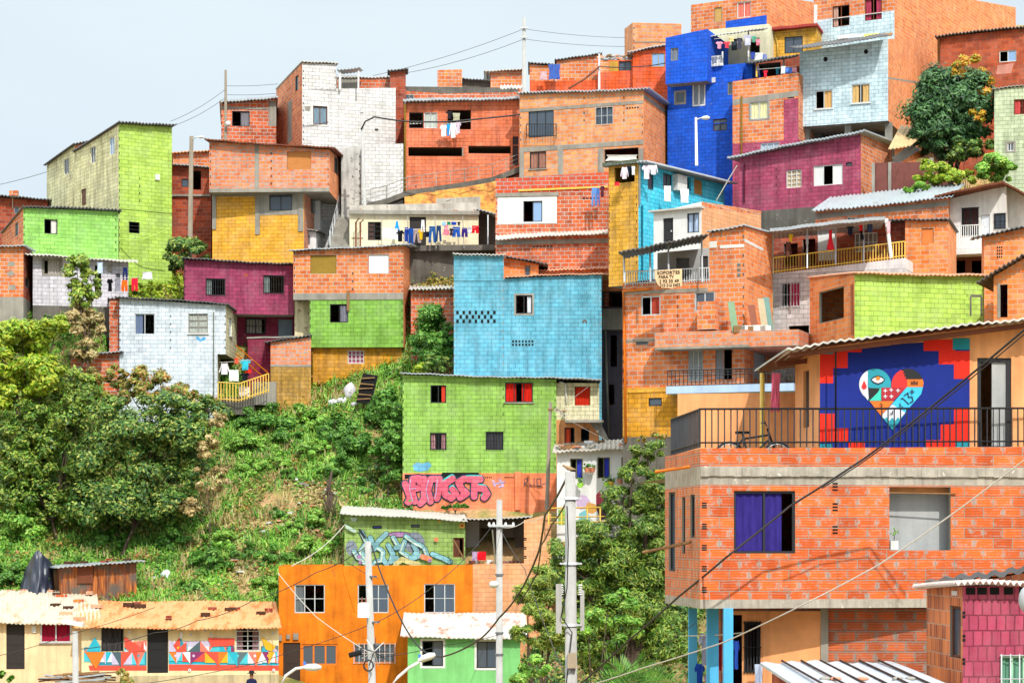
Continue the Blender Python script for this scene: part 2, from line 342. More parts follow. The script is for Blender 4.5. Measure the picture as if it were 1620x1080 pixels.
def terrain():
    ys = np.concatenate([np.linspace(-60, 68, 12), np.arange(70, 152, .8), np.array([160, 175, 190, 260, 400, 700, 1200, 2500])])
    pxs = np.concatenate([np.linspace(-20000, -1200, 12), np.linspace(-900, 2600, 176), np.linspace(3200, 20000, 12)])
    vs = []; nx = len(pxs)
    for y in ys:
        yy = max(y, 60.)
        for p in pxs:
            x = (p - 810) / FPX * yy; z = ground(x, y)
            if 86 < y < 140: z += .16 * math.sin(x * 1.3 + y) * math.sin(y * 1.1 - x * .5) + random.uniform(-.06, .06)
            vs.append((x, y, z))
    fs = [(j * nx + i, j * nx + i + 1, (j + 1) * nx + i + 1, (j + 1) * nx + i) for j in range(len(ys) - 1) for i in range(nx - 1)]
    mb = MB(); mb.mesh(vs, fs, soil, True); o = mb.build('ground'); o['kind'] = 'structure'; return o
terrain()
# ---------------------------------------------------------------- roofs
def roof_sheet(mb, A, B, C_, D, mat, th=.05, per=.2, amp=.03, edge=None):
    """corrugated sheet spanning front edge A-B and back edge D-C_, corrugations run front to back"""
    A, B, C_, D = map(Vector, (A, B, C_, D)); w = (B - A).length; n = max(2, int(w / (per / 4))) if amp else 8; rows = 5
    if n > 320: n = 320
    vs = []
    for r in range(rows):
        v = r / (rows - 1)
        for i in range(n + 1):
            u = i / n; p = (A * (1 - u) + B * u) * (1 - v) + (D * (1 - u) + C_ * u) * v
            j = amp * math.sin(2 * math.pi * u * w / per) + .028 * math.sin(u * w * .9 + v * 2 + A.x) + .012 * math.sin(u * w * 4.3 + A.z)
            vs.append((p.x, p.y, p.z + j + th))
    k = len(vs); vs += [(x, y, z - th) for x, y, z in vs]; q = n + 1; fs = []
    for r in range(rows - 1):
        for i in range(n):
            a = r * q + i; fs += [(a, a + 1, a + q + 1, a + q), (a + k, a + k + 1, a + q + 1 + k, a + q + k)]
    for i in range(n):
        fs += [(i, i + 1, i + 1 + k, i + k)]; a = (rows - 1) * q + i; fs += [(a, a + 1, a + 1 + k, a + k)]
    for r in range(rows - 1):
        for a in (r * q, r * q + n): fs.append((a, a + q, a + q + k, a + k))
    mb.mesh(vs, fs, mat, False)
# ---------------------------------------------------------------- houses
class House:
    """walls round a rectangular footprint; the near corner and the far end of the visible side are given by their columns in the photo"""
    def __init__(s, name, label, x, Y, yt, side=None, xs=None, d=5., yc=None, cat='house', root=None, yaw=0, group=None, zback=None):
        xl, xr = x
        if side is None:
            xm = (xl + xr) / 2; phi = math.atan((xm - 810) / FPX) + R(yaw); side = 'R' if phi <= 0 else 'L'; near = None
            f = Vector((math.cos(phi), -math.sin(phi), 0)); c = Vector(((xm - 810) / FPX * Y, Y, 0)); n = Vector((-math.sin(phi), -math.cos(phi), 0))
            def hit(px):
                dd = Vector(((px - 810) / FPX, 1, 0)); return dd * (c.dot(n) / dd.dot(n))
            A, B = hit(xl), hit(xr); s.vis = None
        else:
            O = P(xr if side == 'R' else xl, HOR, Y); O.z = 0; lo, hi = R(-85), R(85)
            for _ in range(60):
                phi = (lo + hi) / 2; q = O + d * Vector((math.sin(phi), math.cos(phi), 0))
                if pxof(q.x, q.y) < xs: lo = phi
                else: hi = phi
            f = Vector((math.cos(phi), -math.sin(phi), 0)); n = Vector((-math.sin(phi), -math.cos(phi), 0))
            dd = Vector((((xl if side == 'R' else xr) - 810) / FPX, 1, 0)); q = dd * (O.dot(n) / dd.dot(n))
            A, B = (q, O) if side == 'R' else (O, q); s.vis = side
        s.phi = phi; s.A, s.B = A, B; s.f = f; s.n = n; s.d = d; s.w = (B - A).length; back = -n * d; s.C, s.D = B + back, A + back
        s.zA, s.zB = zof(yt[0], A.y), zof(yt[1], B.y)
        if yc is not None:
            if s.vis == 'L': s.zD = zof(yc, s.D.y); s.zC = s.zB + s.zD - s.zA
            else: s.zC = zof(yc, s.C.y); s.zD = s.zA + s.zC - s.zB
        else: s.zC, s.zD = s.zB + (zback or 0), s.zA + (zback or 0)
        s.F = Frame(A, f, n); s.L = Frame(s.D, -back.normalized(), -f); s.R = Frame(B, back.normalized(), f)
        s.Bk = Frame(s.C, -f, -n); s.F.uo = random.uniform(0, 9); s.L.uo = random.uniform(0, 9); s.R.uo = random.uniform(0, 9)
        s.wd = {'F': s.w, 'L': d, 'R': d}; s.fr = {'F': s.F, 'L': s.L, 'R': s.R}; s.ops = {'F': [], 'L': [], 'R': []}; s.lv = []; s.Yn = min(A.y, B.y)
        s.near = B if s.vis != 'L' else A
        base = (A + B + s.C + s.D) / 4; s.own = root is None
        s.zmin = min(s.zA, s.zB)
        s.deco = MB(); s.root = root or thing(name, label, cat, (base.x, base.y, ground(base.x, base.y)), group)
    def level(s, yb, F, S=None, L=None, R_=None, name='wall', label=None):
        s.lv.append((zof(yb, s.near.y), F, L or S or F, R_ or S or F, name, label)); return s
    def done(s, ext=True, roof=None, ov=(.3, .1, .15, .15), th=.05, per=.2, amp=.03, back=True, floor=True, rlabel=None, rdz=.0):
        top = [s.zA, s.zB, s.zC, s.zD]; n = len(s.lv)
        for i, (zb, mF, mL, mR, name, lab) in enumerate(s.lv):
            if i == n - 1 and ext:
                zb = min([zb] + [ground(q.x, q.y) - .4 for q in (s.A, s.B, s.C, s.D)])
            mb = MB(); a, b_, c, d_ = top; ff = s.ops
            wall(mb, s.F, s.w, zb, a, b_, ff['F'], mF)
            wall(mb, s.L, s.d, zb, d_, a, ff['L'], mL, uoff=3.1)
            wall(mb, s.R, s.d, zb, b_, c, ff['R'], mR, uoff=5.3)
            if back: wall(mb, s.Bk, s.w, zb, c, d_, [], mL, uoff=7.7)
            if i == 0: base_i = len(mb.v); mb.v += s.deco.v; mb.f += [tuple(j + base_i for j in f) for f in s.deco.f]; mb.m += [mb.mi(s.deco.mats[j]) for j in s.deco.m]; mb.uv += s.deco.uv; mb.sm += s.deco.sm
            if floor: mb.poly([(q.x, q.y, zb + .01) for q in (s.A, s.B, s.C, s.D)], M['conc'])
            o = mb.build(name, s.root)
            if lab: o['label'] = lab
            top = [zb] * 4
        if roof:
            of, ob, ol, orr = ov; e, m = s.f, s.n; up = Vector((0, 0, .02 + rdz))
            def T(u, v):     # roof plane point
                q = s.A + e * u - m * v; zz = s.zA + (s.zB - s.zA) * u / s.w + (s.zD - s.zA) * v / s.d; return Vector((q.x, q.y, zz)) + up
            mb = MB(); roof_sheet(mb, T(-ol, -of), T(s.w + orr, -of), T(s.w + orr, s.d + ob), T(-ol, s.d + ob), roof, th, per, amp); r = mb.build('roof', s.root)
            if rlabel: r['label'] = rlabel
        else:
            mb = MB(); mb.poly([Vector((q.x, q.y, z - .12)) for q, z in ((s.A, s.zA), (s.B, s.zB), (s.C, s.zC), (s.D, s.zD))], M['conc']); mb.build('flat_roof', s.root)
        return s
    # ---- openings and what fills them
    def hole(s, f, r): s.ops[f].append(s.fr[f].rect(r)); return s
    def win(s, f, r, frame='alu', mull=1, hb=0, curt=None, ccov=1., cside='L', bars=None, nb=6, open_=(), glass='glass', sill=None, surround=None, name='window', board=None, handle=False, label=None, fw=.045, cut=True):
        fr = s.fr[f]; u0, u1, z0, z1 = fr.rect(r)
        if cut: s.ops[f].append((u0, u1, z0, z1))
        mb = MB(); fm = M[frame] if isinstance(frame, str) else frame; o_ = -.06 if cut else .03
        if board is not None:
            bm = board if not isinstance(board, str) else flat('board_' + board, board, .7)
            fr.box(mb, u0 + .01, u1 - .01, z0 + .01, z1 - .01, o_ - .03, o_, bm)
            if name == 'door':
                for a, b2 in ((.12, .45), (.52, .9)): fr.box(mb, u0 + .12, u1 - .12, z0 + (z1 - z0) * a, z0 + (z1 - z0) * b2, o_, o_ + .015, bm)
            w = mb.build(name, s.root)
            if handle:
                hb_ = MB(); fr.box(hb_, u1 - .14, u1 - .09, (z0 + z1) / 2 - .08, (z0 + z1) / 2, o_, o_ + .06, M['alu']); hb_.build('handle', w)
        else:
            for a, b2, c, d in ((u0, u0 + fw, z0, z1), (u1 - fw, u1, z0, z1), (u0 + fw, u1 - fw, z0, z0 + fw), (u0 + fw, u1 - fw, z1 - fw, z1)): fr.box(mb, a, b2, c, d, o_ - .03, o_ + .02, fm)
            for k in range(1, mull + 1):
                uu = u0 + (u1 - u0) * k / (mull + 1); fr.box(mb, uu - fw * .45, uu + fw * .45, z0 + fw, z1 - fw, o_ - .025, o_ + .015, fm)
            for k in range(1, hb + 1):
                zz = z0 + (z1 - z0) * k / (hb + 1); fr.box(mb, u0 + fw, u1 - fw, zz - fw * .3, zz + fw * .3, o_ - .02, o_ + .01, fm)
            w = mb.build(name, s.root)
            pm = MB(); gm = M[glass] if isinstance(glass, str) else glass; nn = mull + 1
            for k in range(nn):
                if k in open_: continue
                a = u0 + (u1 - u0) * k / nn; b2 = u0 + (u1 - u0) * (k + 1) / nn
                pm.poly([fr.pt(a, z0, o_ - .01), fr.pt(b2, z0, o_ - .01), fr.pt(b2, z1, o_ - .01), fr.pt(a, z1, o_ - .01)], gm)
            if curt: pass
            if pm.f and not curt: pm.build('pane', w)
            if curt:
                cm = MB(); ww = (u1 - u0) * ccov; a = u0 + .03 if cside == 'L' else u1 - ww + .0
                if cside == 'B': parts = [(u0 + .03, u0 + ww / 2), (u1 - ww / 2, u1 - .03)]
                else: parts = [(a, min(a + ww - .03, u1 - .02))]
                for a, b2 in parts:
                    n = max(6, int((b2 - a) / .05)); vs = []
                    for i in range(n + 1):
                        u = a + (b2 - a) * i / n; dd = o_ - .04 + (.018 * math.sin(i * 1.9) if cut else 0)
                        vs += [fr.pt(u, z0 + .02, dd), fr.pt(u, z1 - .02, dd)]
                    cm.mesh(vs, [(2 * i, 2 * i + 2, 2 * i + 3, 2 * i + 1) for i in range(n)], cloth(curt))
                cm.build('curtain', w)
        if bars:
            bm2 = MB(); bc = M[bars] if isinstance(bars, str) else bars
            for k in range(nb + 1):
                uu = u0 + (u1 - u0) * k / nb; bm2.tube([fr.pt(uu, z0 - .03, .05), fr.pt(uu, z1 + .03, .05)], .013, bc, 4)
            for zz in (z0, (z0 + z1) / 2, z1): bm2.tube([fr.pt(u0 - .03, zz, .05), fr.pt(u1 + .03, zz, .05)], .013, bc, 4)
            bm2.build('security_bars', w)
        if surround:
            sb = MB(); t = .09; sm = M[surround] if isinstance(surround, str) else surround
            for a, b2, c, d in ((u0 - t, u0, z0 - t, z1 + t), (u1, u1 + t, z0 - t, z1 + t), (u0, u1, z0 - t, z0), (u0, u1, z1, z1 + t)): fr.box(sb, a, b2, c, d, -.02, .012, sm)
            sb.build('surround', w)
        if sill:
            sb = MB(); fr.box(sb, u0 - .06, u1 + .06, z0 - .06, z0 - .003, -.05, .07, M[sill] if isinstance(sill, str) else sill); sb.build('sill', w)
        if label: w['label'] = label
        return w
    def band(s, f, r, mat='conc', d=.03, name='beam', label=None):
        mb = MB(); fr = s.fr[f]; u0, u1, z0, z1 = fr.rect(r); fr.box(mb, u0, u1, z0, z1, -.02, d, M[mat] if isinstance(mat, str) else mat); o = mb.build(name, s.root)
        if label: o['label'] = label
        return o
    def bands(s, f, rs, mat='conc', d=.03, name='concrete_frame'):
        fr = s.fr[f]
        for i, r in enumerate(rs):
            u0, u1, z0, z1 = fr.rect(r); mb = MB(); fr.box(mb, u0, u1, z0, z1, -.02, d + .003 * i, M[mat] if isinstance(mat, str) else mat)
            mb.build(name if name != 'concrete_frame' else ('column' if z1 - z0 > u1 - u0 else 'beam'), s.root)
    def patch(s, f, pts, mat, off=.004, name='painted_patch', label=None):
        mb = MB(); s.fr[f].ppoly(mb, pts, off, mat); o = mb.build(name, s.root)
        if label: o['label'] = label
        return o
    def panel(s, f, r, mat, holes=(), d=.02, name='plaster_panel'):
        fr = s.fr[f]; u0, u1, z0, z1 = fr.rect(r); f2 = Frame(fr.pt(u0, 0, d) - Vector((0, 0, 0)), fr.e, fr.n); mb = MB(); hs = []
        for q in holes: a, b2, c, e = fr.rect(q); hs.append((a - u0, b2 - u0, c, e))
        wall(mb, f2, u1 - u0, z0, z1, z1, hs, mat, d + .02); return mb.build(name, s.root)
    def notches(s, f, cols, y0, y1, w=.07, per=.41, mat=None):
        """hollow block ends showing in every other course"""
        mb = s.deco; fr = s.fr[f]
        for px in cols:
            u, zt = fr.uz(px, y0); _, zb = fr.uz(px, y1); z = zb + .1
            while z < zt - .1:
                for dz in (0, .07): fr.box(mb, u - w / 2, u + w / 2, z + dz, z + dz + .05, -.01, .004, mat or M['black'])
                z += per
    def vents(s, f, r, nx, ny=1, alt=False, mat=None, fill=.62):
        mb = s.deco; fr = s.fr[f]; u0, u1, z0, z1 = fr.rect(r); du, dz = (u1 - u0) / nx, (z1 - z0) / ny
        for j in range(ny):
            for i in range(nx):
                if alt and (i + j) % 2: continue
                fr.box(mb, u0 + i * du, u0 + i * du + du * fill, z0 + j * dz, z0 + j * dz + dz * fill, -.01, .005, mat or M['black'])
    def pipe(s, f, pts, r=.04, mat='ypipe', name='pipe', off=.06):
        mb = MB(); mb.tube([s.fr[f].pt(*s.fr[f].uz(px, py, off), off) for px, py in pts], r, M[mat] if isinstance(mat, str) else mat); return mb.build(name, s.root)
def xbox(s, mat, x0, x1, y0, y1, Y, d, name='part', parent=None, label=None):
    mb = MB(); a = P(x0, y1, Y); b2 = P(x1, y1, Y); top = zof(y0, Y); mb.box(a, b2 - a, Vector((0, d, 0)), Vector((0, 0, top - a.z)), mat); return mb.build(name, parent)
def railing(name, pts, h, n, mat, label=None, cat=None, parent=None, r=.015, rr=.025, mid=(), bot=True, top=True, group=None):
    """railing along a polyline of world points (feet)"""
    mb = MB(); up = Vector((0, 0, h)); tb = MB(); pts = [Vector(p) for p in pts]; L = [(b2 - a).length for a, b2 in zip(pts, pts[1:])]; T = sum(L)
    tb.tube([p + up for p in pts], rr, mat, 5)
    if bot: tb.tube([p + Vector((0, 0, .1)) for p in pts], rr * .8, mat, 5)
    for m_ in mid: tb.tube([p + up * m_ for p in pts], rr * .7, mat, 5)
    for a, b2, l in zip(pts, pts[1:], L):
        k = max(1, int(round(n * l / T)))
        for i in range(k + 1):
            q = a + (b2 - a) * i / k; mb.tube([q + Vector((0, 0, .0)), q + up], r, mat, 4)
    if parent: o = parent
    else: o = thing(name, label, cat or 'railing', pts[0], group)
    tb.build('rail', o); mb.build('balusters', o); return o
# ---------------------------------------------------------------- washing
OUT = {
 'shirt': [(-.5, .78), (-.28, 1), (-.1, .96), (.1, .96), (.28, 1), (.5, .78), (.42, .62), (.28, .7), (.29, 0), (-.29, 0), (-.28, .7), (-.42, .62)],
 'long_shirt': [(-.5, .2), (-.3, 1), (-.1, .96), (.1, .96), (.3, 1), (.5, .2), (.4, .17), (.27, .7), (.28, 0), (-.28, 0), (-.27, .7), (-.4, .17)],
 'trousers': [(-.4, 1), (.4, 1), (.5, 0), (.16, 0), (.02, .68), (-.06, .68), (-.2, 0), (-.5, .02)],
 'shorts': [(-.42, 1), (.42, 1), (.5, 0), (.08, 0), (.02, .45), (-.04, .45), (-.1, 0), (-.5, .02)],
 'towel': [(-.5, 1), (.5, 1), (.47, .5), (.5, 0), (0, .04), (-.5, 0), (-.46, .5)],
 'dress': [(-.2, 1), (.2, 1), (.24, .6), (.5, .05), (0, 0), (-.5, .05), (-.24, .6)]}
def garment(kind, col, px, py, wpx, hpx, Y, label, group=None, name=None, cat=None, off=(0, 0), tilt=0, phi=0):
    """px, py: middle of the top edge in the photo"""
    p = P(px, py, Y); s = Y / FPX; w, h = wpx * s, hpx * s; mb = MB(); o2 = OUT[kind]; ph = random.uniform(0, 6)
    e = Vector((math.cos(phi), -math.sin(phi), 0)); n = Vector((-math.sin(phi), -math.cos(phi), 0)); pts = []
    dens = []
    for (a, b2), (c, d) in zip(o2, o2[1:] + o2[:1]):
        for k in range(3): t = k / 3; dens.append((a + (c - a) * t, b2 + (d - b2) * t))
    for a, b2 in dens:
        x = a * w * (1 + .06 * math.sin(b2 * 5 + ph)); z = (b2 - 1) * h; x += tilt * (1 - b2) * h
        dd = .035 * math.sin(a * 9 + ph + b2 * 2) * (1.2 - b2) + .02 * math.sin(b2 * 6 + ph)
        pts.append((p + e * x + n * dd + Vector((0, 0, z)), p + e * x + n * (dd - .018) + Vector((0, 0, z))))
    k = len(pts); fr_ = [a for a, _ in pts]; bk = [b_ for _, b_ in pts]; m = cloth(col)
    mb.poly(fr_, m); mb.poly(bk[::-1], m)
    for i in range(k): j = (i + 1) % k; mb.poly([fr_[i], fr_[j], bk[j], bk[i]], m)
    nm = name or {'long_shirt': 'shirt'}.get(kind, kind)
    return tag(mb.build(nm, loc=p), label, cat or nm.replace('_', ' '), group)
def line_(name, label, pts, r=.02, mat=None, sag=.0, cat='cable', group=None, seg=14, n=5):
    """cable through world points, each span sagging"""
    q = []
    for a, b2 in zip(pts, pts[1:]):
        a, b2 = Vector(a), Vector(b2)
        for i in range(seg): t = i / seg; v = a + (b2 - a) * t; v.z -= 4 * sag * t * (1 - t); q.append(v)
    q.append(Vector(pts[-1])); mb = MB(); mb.tube(q, r, mat or M['cable'], n); return tag(mb.build(name, loc=q[0]), label, cat, group)
# ---------------------------------------------------------------- vegetation
def leafmesh(name, pos, nrm, size, mat, parent=None, loc=None, aspect=.5, fold=.25, axis=None):
    """one pointed, folded leaf (2 triangles' worth of quad pairs) at each position"""
    n = len(pos); a = rng.normal(size=(n, 3)) * (1 if axis is None else .28) + (0 if axis is None else np.array(axis)); a -= (a * nrm).sum(1)[:, None] * nrm; a /= np.linalg.norm(a, axis=1)[:, None] + 1e-9
    b2 = np.cross(nrm, a); sz = size * rng.uniform(.6, 1.35, n)[:, None]
    p0 = pos - a * sz * .5; p2 = pos + a * sz * .5 - nrm * sz * fold * .4; p1 = pos + b2 * sz * aspect * .5 - nrm * sz * fold * .5; p3 = pos - b2 * sz * aspect * .5 - nrm * sz * fold * .5
    v = np.stack([p0, p1, p2, p3], 1).reshape(-1, 3); org = np.array(ORG[parent.name] if parent else (loc or (0, 0, 0))); v = v - org
    me = bpy.data.meshes.new(name); me.vertices.add(4 * n); me.vertices.foreach_set('co', v.ravel().astype(np.float32))
    me.loops.add(4 * n); me.loops.foreach_set('vertex_index', np.arange(4 * n, dtype=np.int32))
    me.polygons.add(n); me.polygons.foreach_set('loop_start', np.arange(0, 4 * n, 4, dtype=np.int32)); me.polygons.foreach_set('loop_total', np.full(n, 4, dtype=np.int32))
    me.update(calc_edges=True); me.materials.append(mat); o = bpy.data.objects.new(name, me); sc.collection.objects.link(o)
    if parent: o.parent = parent
    else: o.location = org
    ORG[o.name] = Vector(org); return o
def crown_pts(blobs, n, shell=.55, sub=9, sr=.34):
    """leaf positions in clumps spread over ellipsoids (cx, cy, cz, rx, ry, rz)"""
    P_, N_ = [], []; tot = sum(b_[3] * b_[5] for b_ in blobs)
    for b_ in blobs:
        c = np.array(b_[:3]); r = np.array(b_[3:]); k = max(20, int(n * b_[3] * b_[5] / tot)); nc = max(5, int(sub * (r[0] * r[2]) ** .5 * 1.6))
        d = rng.normal(size=(nc, 3)); d /= np.linalg.norm(d, axis=1)[:, None]; cc_ = c + d * r * rng.uniform(shell, 1., nc)[:, None] * .92
        cr_ = np.minimum(r.min(), 1.6) * sr * rng.uniform(.55, 1.4, nc)
        i = rng.integers(0, nc, k); e = rng.normal(size=(k, 3)); e /= np.linalg.norm(e, axis=1)[:, None]
        q = cc_[i] + e * cr_[i][:, None] * (rng.uniform(.25, 1.15, k)[:, None]) * np.array([1.15, 1.15, .8])
        nn = e * .6 + (q - c) / r * .5 + np.array([0, -.1, .55]) + rng.normal(size=(k, 3)) * .35; nn /= np.linalg.norm(nn, axis=1)[:, None]
        P_.append(q); N_.append(nn)
    return np.concatenate(P_), np.concatenate(N_)
def tree(name, label, cat, base, blobs, n, size, mat, trunk=.18, group=None, aspect=.5, tm=None, sub=9, sr=.34, shell=.55):
    """base: trunk foot; blobs in world space"""
    root = thing(name, label, cat, base, group); B_ = Vector(base); mb = MB(); tm = tm or M['bark']
    zc = min(b_[2] for b_ in blobs); cx = sum(b_[0] for b_ in blobs) / len(blobs); cy = sum(b_[1] for b_ in blobs) / len(blobs)
    fork = Vector((B_.x * .5 + cx * .5, B_.y * .5 + cy * .5, max(B_.z + .3, B_.z + (zc - B_.z) * .6)))
    mb.tube([B_ - Vector((0, 0, .3)), B_.lerp(fork, .5) + Vector((random.uniform(-.1, .1),) * 3), fork], [trunk, trunk * .8, trunk * .65], tm, 7)
    for b_ in blobs:
        c = Vector(b_[:3]); mid = fork.lerp(c, .5) + Vector((random.uniform(-.2, .2), random.uniform(-.2, .2), random.uniform(0, .3)))
        mb.tube([fork, mid, c], [trunk * .5, trunk * .33, trunk * .16], tm, 5)
        for _ in range(5):
            d = Vector((random.uniform(-1, 1) * b_[3], random.uniform(-1, 1) * b_[4], random.uniform(-.6, .9) * b_[5])) * .75
            mb.tube([c, c + d * .5 + Vector((0, 0, .1)), c + d], [trunk * .15, trunk * .1, trunk * .05], tm, 4)
    mb.build('trunk', root); p, nn = crown_pts(blobs, n, shell, sub, sr); leafmesh('crown', p, nn, size, mat, root, aspect=aspect); return root
def blob(px, py, Y, rx, rz, ry=None):
    """crown ellipsoid from its centre and half sizes in pixels"""
    c = P(px, py, Y); k = Y / FPX; return (c.x, c.y, c.z, rx * k, (ry or rx) * k, rz * k)
def onground(px, py):
    """distance at which the sight line through a pixel meets the hillside"""
    Y = 88.
    while Y < 150:
        if zof(py, Y) <= ground((px - 810) / FPX * Y, Y): return Y
        Y += .25
    return 120.
def posts(root, lst):
    for a, b2, r, m_ in lst: mb = MB(); mb.tube([a, b2], r, M[m_] if isinstance(m_, str) else m_, 6); mb.build('post', root)
def gtree(name, label, px, py, Y, bl, n, size, mat, cat='tree', **k):
    c = P(px, py, Y); return tree(name, label, cat, (c.x, c.y, c.z if k.pop('air', 0) else min(c.z, ground(c.x, c.y))), [blob(b_[0], b_[1], Y + (b_[4] if len(b_) > 4 else 0), b_[2], b_[3]) for b_ in bl], n, size, mat, **k)
L_ = {}
L_['lime'] = leafm('leaves_lime', ['6c9a20', '96c02c', 'b8d23c', 'd8d848', '5c8a22']); L_['mid'] = leafm('leaves_mid', ['366c20', '4f8e30', '6eac40', '90c052', '2c5a1a'])
L_['dark'] = leafm('leaves_dark', ['28502a', '3f6e2e', '5f8c38', '86a446', 'b4b858'], .15); L_['bright'] = leafm('leaves_bright', ['58a030', '80c442', 'a2d854', 'bede66', '46842a'])
L_['mix'] = leafm('leaves_mixed', ['557a2c', '8aa444', 'b0b450', 'd0a058', 'b87a4c', '6a8c38']); L_['olive'] = leafm('leaves_olive', ['56802a', '7ea43a', 'a8c04c', 'c8cc60', '426622'])
L_['deep'] = leafm('leaves_deep', ['2f5a1e', '55842a', '82a83a', 'b0bc50', '2c501c'], .2); L_['dry'] = leafm('leaves_dry', ['b89a60', 'd8bc80', '9c8850', 'ecd8a4', '94a050']); L_['mango'] = leafm('leaves_mango', ['2c5034', '3c6840', '508048', '709c58', '24402a'], .1)
L_['orange'] = leafm('leaves_orange_tips', ['f09030', 'f4c040', 'd8e048', 'e87c38', 'b4d044'])
# ================================================================ the hillside, back rows first
G = 'houses crowded on the hillside'
def pb(key, col, **k): return block(key, col, **{**dict(var=.09, ms=.013, chip=.22, chipc='a89c90'), **k})
m_lime = pb('painted_lime', 'b9dd62'); m_cream = pb('painted_cream', 'efebb8', dirt=1.3); m_lime2 = pb('painted_apple', '98d466')
m_lilac = pb('painted_lilac_white', 'dcd8e2', dirt=0.8, chip=.25, chipc='a89890'); m_white = pb('painted_white', 'dedddb', dirt=.35, chip=.3, chipc='b0a89e'); m_whiteb = pb('painted_blue_white', 'dce7f2', dirt=0.5)
m_yel = pb('painted_yellow', 'f6b43c', rh=.2); m_purple = pb('painted_purple', 'a84468', dirt=1.0); m_purpled = pb('painted_dark_red', '8c2544', dirt=0.7)
m_green = pb('painted_green', '8cc050', dirt=0.8); m_ochre = pb('painted_ochre', 'e2a02a', dirt=1.3); m_teal = pb('painted_teal', '6cbcd6', dirt=1.0, var=.07)
m_green2 = pb('painted_grass_green', '98c75a', dirt=0.8, var=.07); m_blue = pb('painted_blue', '1a5ee0', dirt=.5, fade=.06); m_sky = pb('painted_pale_blue', 'd2eaf4', dirt=0.7); m_magenta = pb('painted_magenta', 'b8506f', dirt=1.0)
m_salmon = pb('painted_salmon', 'f2835a', dirt=1.0); m_verm = pb('painted_vermilion', 'f4622c', dirt=0.8); m_yel2 = pb('painted_mustard', 'e8ae3e', dirt=1.0); m_turq = pb('painted_turquoise', '4cd6f6', dirt=.4)
m_pgreen = pb('painted_pale_green', 'd2e0b8', dirt=1.2); m_yel3 = pb('painted_warm_yellow', 'f0b030', dirt=0.8); m_coral = pb('painted_coral', 'fb8c5c', dirt=1.0, ms=.005, var=.05, bump=.2); m_creamw = plaster('cream_render', 'f1e3c0', .5)
m_peach = plaster('peach_render', 'f9ae74', .6); m_orangew = plaster('orange_render', 'ee8216', .9, chip=.12, chipc='b8702a'); m_mint = plaster('mint_render', '82cc7c', .4); m_grey = plaster('grey_render', 'b2b4b4', .4); m_creamp = pb('painted_pale_cream', 'efe6bc', dirt=1.0)
# --- far left
h = House('house', 'dark red brick house with a low dark roof behind the green houses', (-40, 75), 124, (310, 318), d=7, group=G)
h.win('F', (22, 327, 31, 338), 'conc', 0); h.pipe('F', [(20, 308), (20, 330)], .03, 'alu'); h.level(420, M['brickd']); h.done(roof=M['zincd'], ov=(.5, .1, .3, .25))
mb = MB(); q = P(22, 306, 126); mb.cbox(q, .5, .3, .3, M['brick']); h_ = mb.build('chimney', h.root)
h = House('house', 'tall lime green house with a cream side wall and dark slanting corrugated roof', (188, 272), 118, (196, 201), 'L', 118, 6.5, 240, group=G)
h.win('F', (204, 351, 221, 369), 'dark', 0, 2, open_=(0,)); h.win('L', (173, 217, 181, 245), 'white', 1, glass='glassb'); h.win('L', (143, 232, 151, 258), 'white', 1); h.win('L', (128, 299, 136, 325), 'wood', 0, board='6b4a38', name='door')
h.bands('F', [(245, 276, 252, 285)], 'white', .08, 'meter_box'); h.notches('F', [221], 272, 322); h.notches('F', [189], 200, 400, .05)
h.bands('F', [(188, 332, 272, 334)], m_lime, .04, 'ledge'); h.level(410, m_lime, L=m_cream, R_=M['brick']); h.done(roof=M['zincd'], ov=(.35, .05, .15, .15), amp=.045)
k = House('', '', '', 123.8, (231, 226), 'L', 74, 4.5, 266, root=h.root) if 0 else House('', '', (119, 190), 123.8, (229, 219), 'L', 74, 5, 262, root=h.root)
k.win('L', (101, 251, 109, 276), 'white', 1); k.level(410, M['brick'], L=m_cream); k.done(roof=M['zincd'], ov=(.2, .1, .2, .1))
h = House('house', 'low apple green house with an orange brick side, below the tall lime green house', (37, 187), 114.5, (329, 335), 'L', 4, 6, 370, group=G)
h.win('F', (70, 347, 91, 370), 'dark', 1, curt='e8e0d8', ccov=.45, cside='R', open_=(0,), surround=m_lime2); h.win('L', (24, 352, 29, 373), 'conc', 0)
h.notches('F', [38, 183], 335, 400, .05); h.notches('F', [119], 335, 400, .05, mat=m_lime2); h.level(412, m_lime2, L=M['brick']); h.done(roof=M['zincd'], ov=(.3, .1, .1, .15), amp=.04)
h = House('house', 'lilac white house with a pale sheet roof and washing outside, below the apple green house', (52, 203), 112.3, (404, 414), d=4, zback=.55, group=G)
h.win('F', (69, 411, 96, 434), 'conc', 0, curt='b8b0a8', ccov=.75, cside='R', surround='conc'); h.hole('F', (150, 420, 160, 470)); h.win('F', (184, 433, 190, 441), 'dark', 0)
h.bands('F', [(170, 419, 177, 430)], 'conc', .07, 'meter_box'); h.level(486, m_lilac); h.level(520, M['concd']); h.done(roof=M['zincw'], ov=(.6, .1, .4, .5))
h = House('house', 'orange brick house at the left edge with grey plaster patches and a narrow roof', (-30, 37), 111, (391, 390), 'R', 52, 3, 400, group=G)
for a, b2 in ((13, 415), (12, 430), (14, 452)): h.patch('F', [(a, b2), (a + 8, b2 - 2), (a + 12, b2 + 3), (a + 7, b2 + 7), (a - 2, b2 + 5)], M['conc'])
h.win('R', (40, 440, 46, 455), 'conc', 0, glass='glass'); h.level(470, M['brick'], R_=M['brickd']); h.level(486, M['conc']); h.done(roof=M['zinc'], ov=(.3, .1, .3, .15))
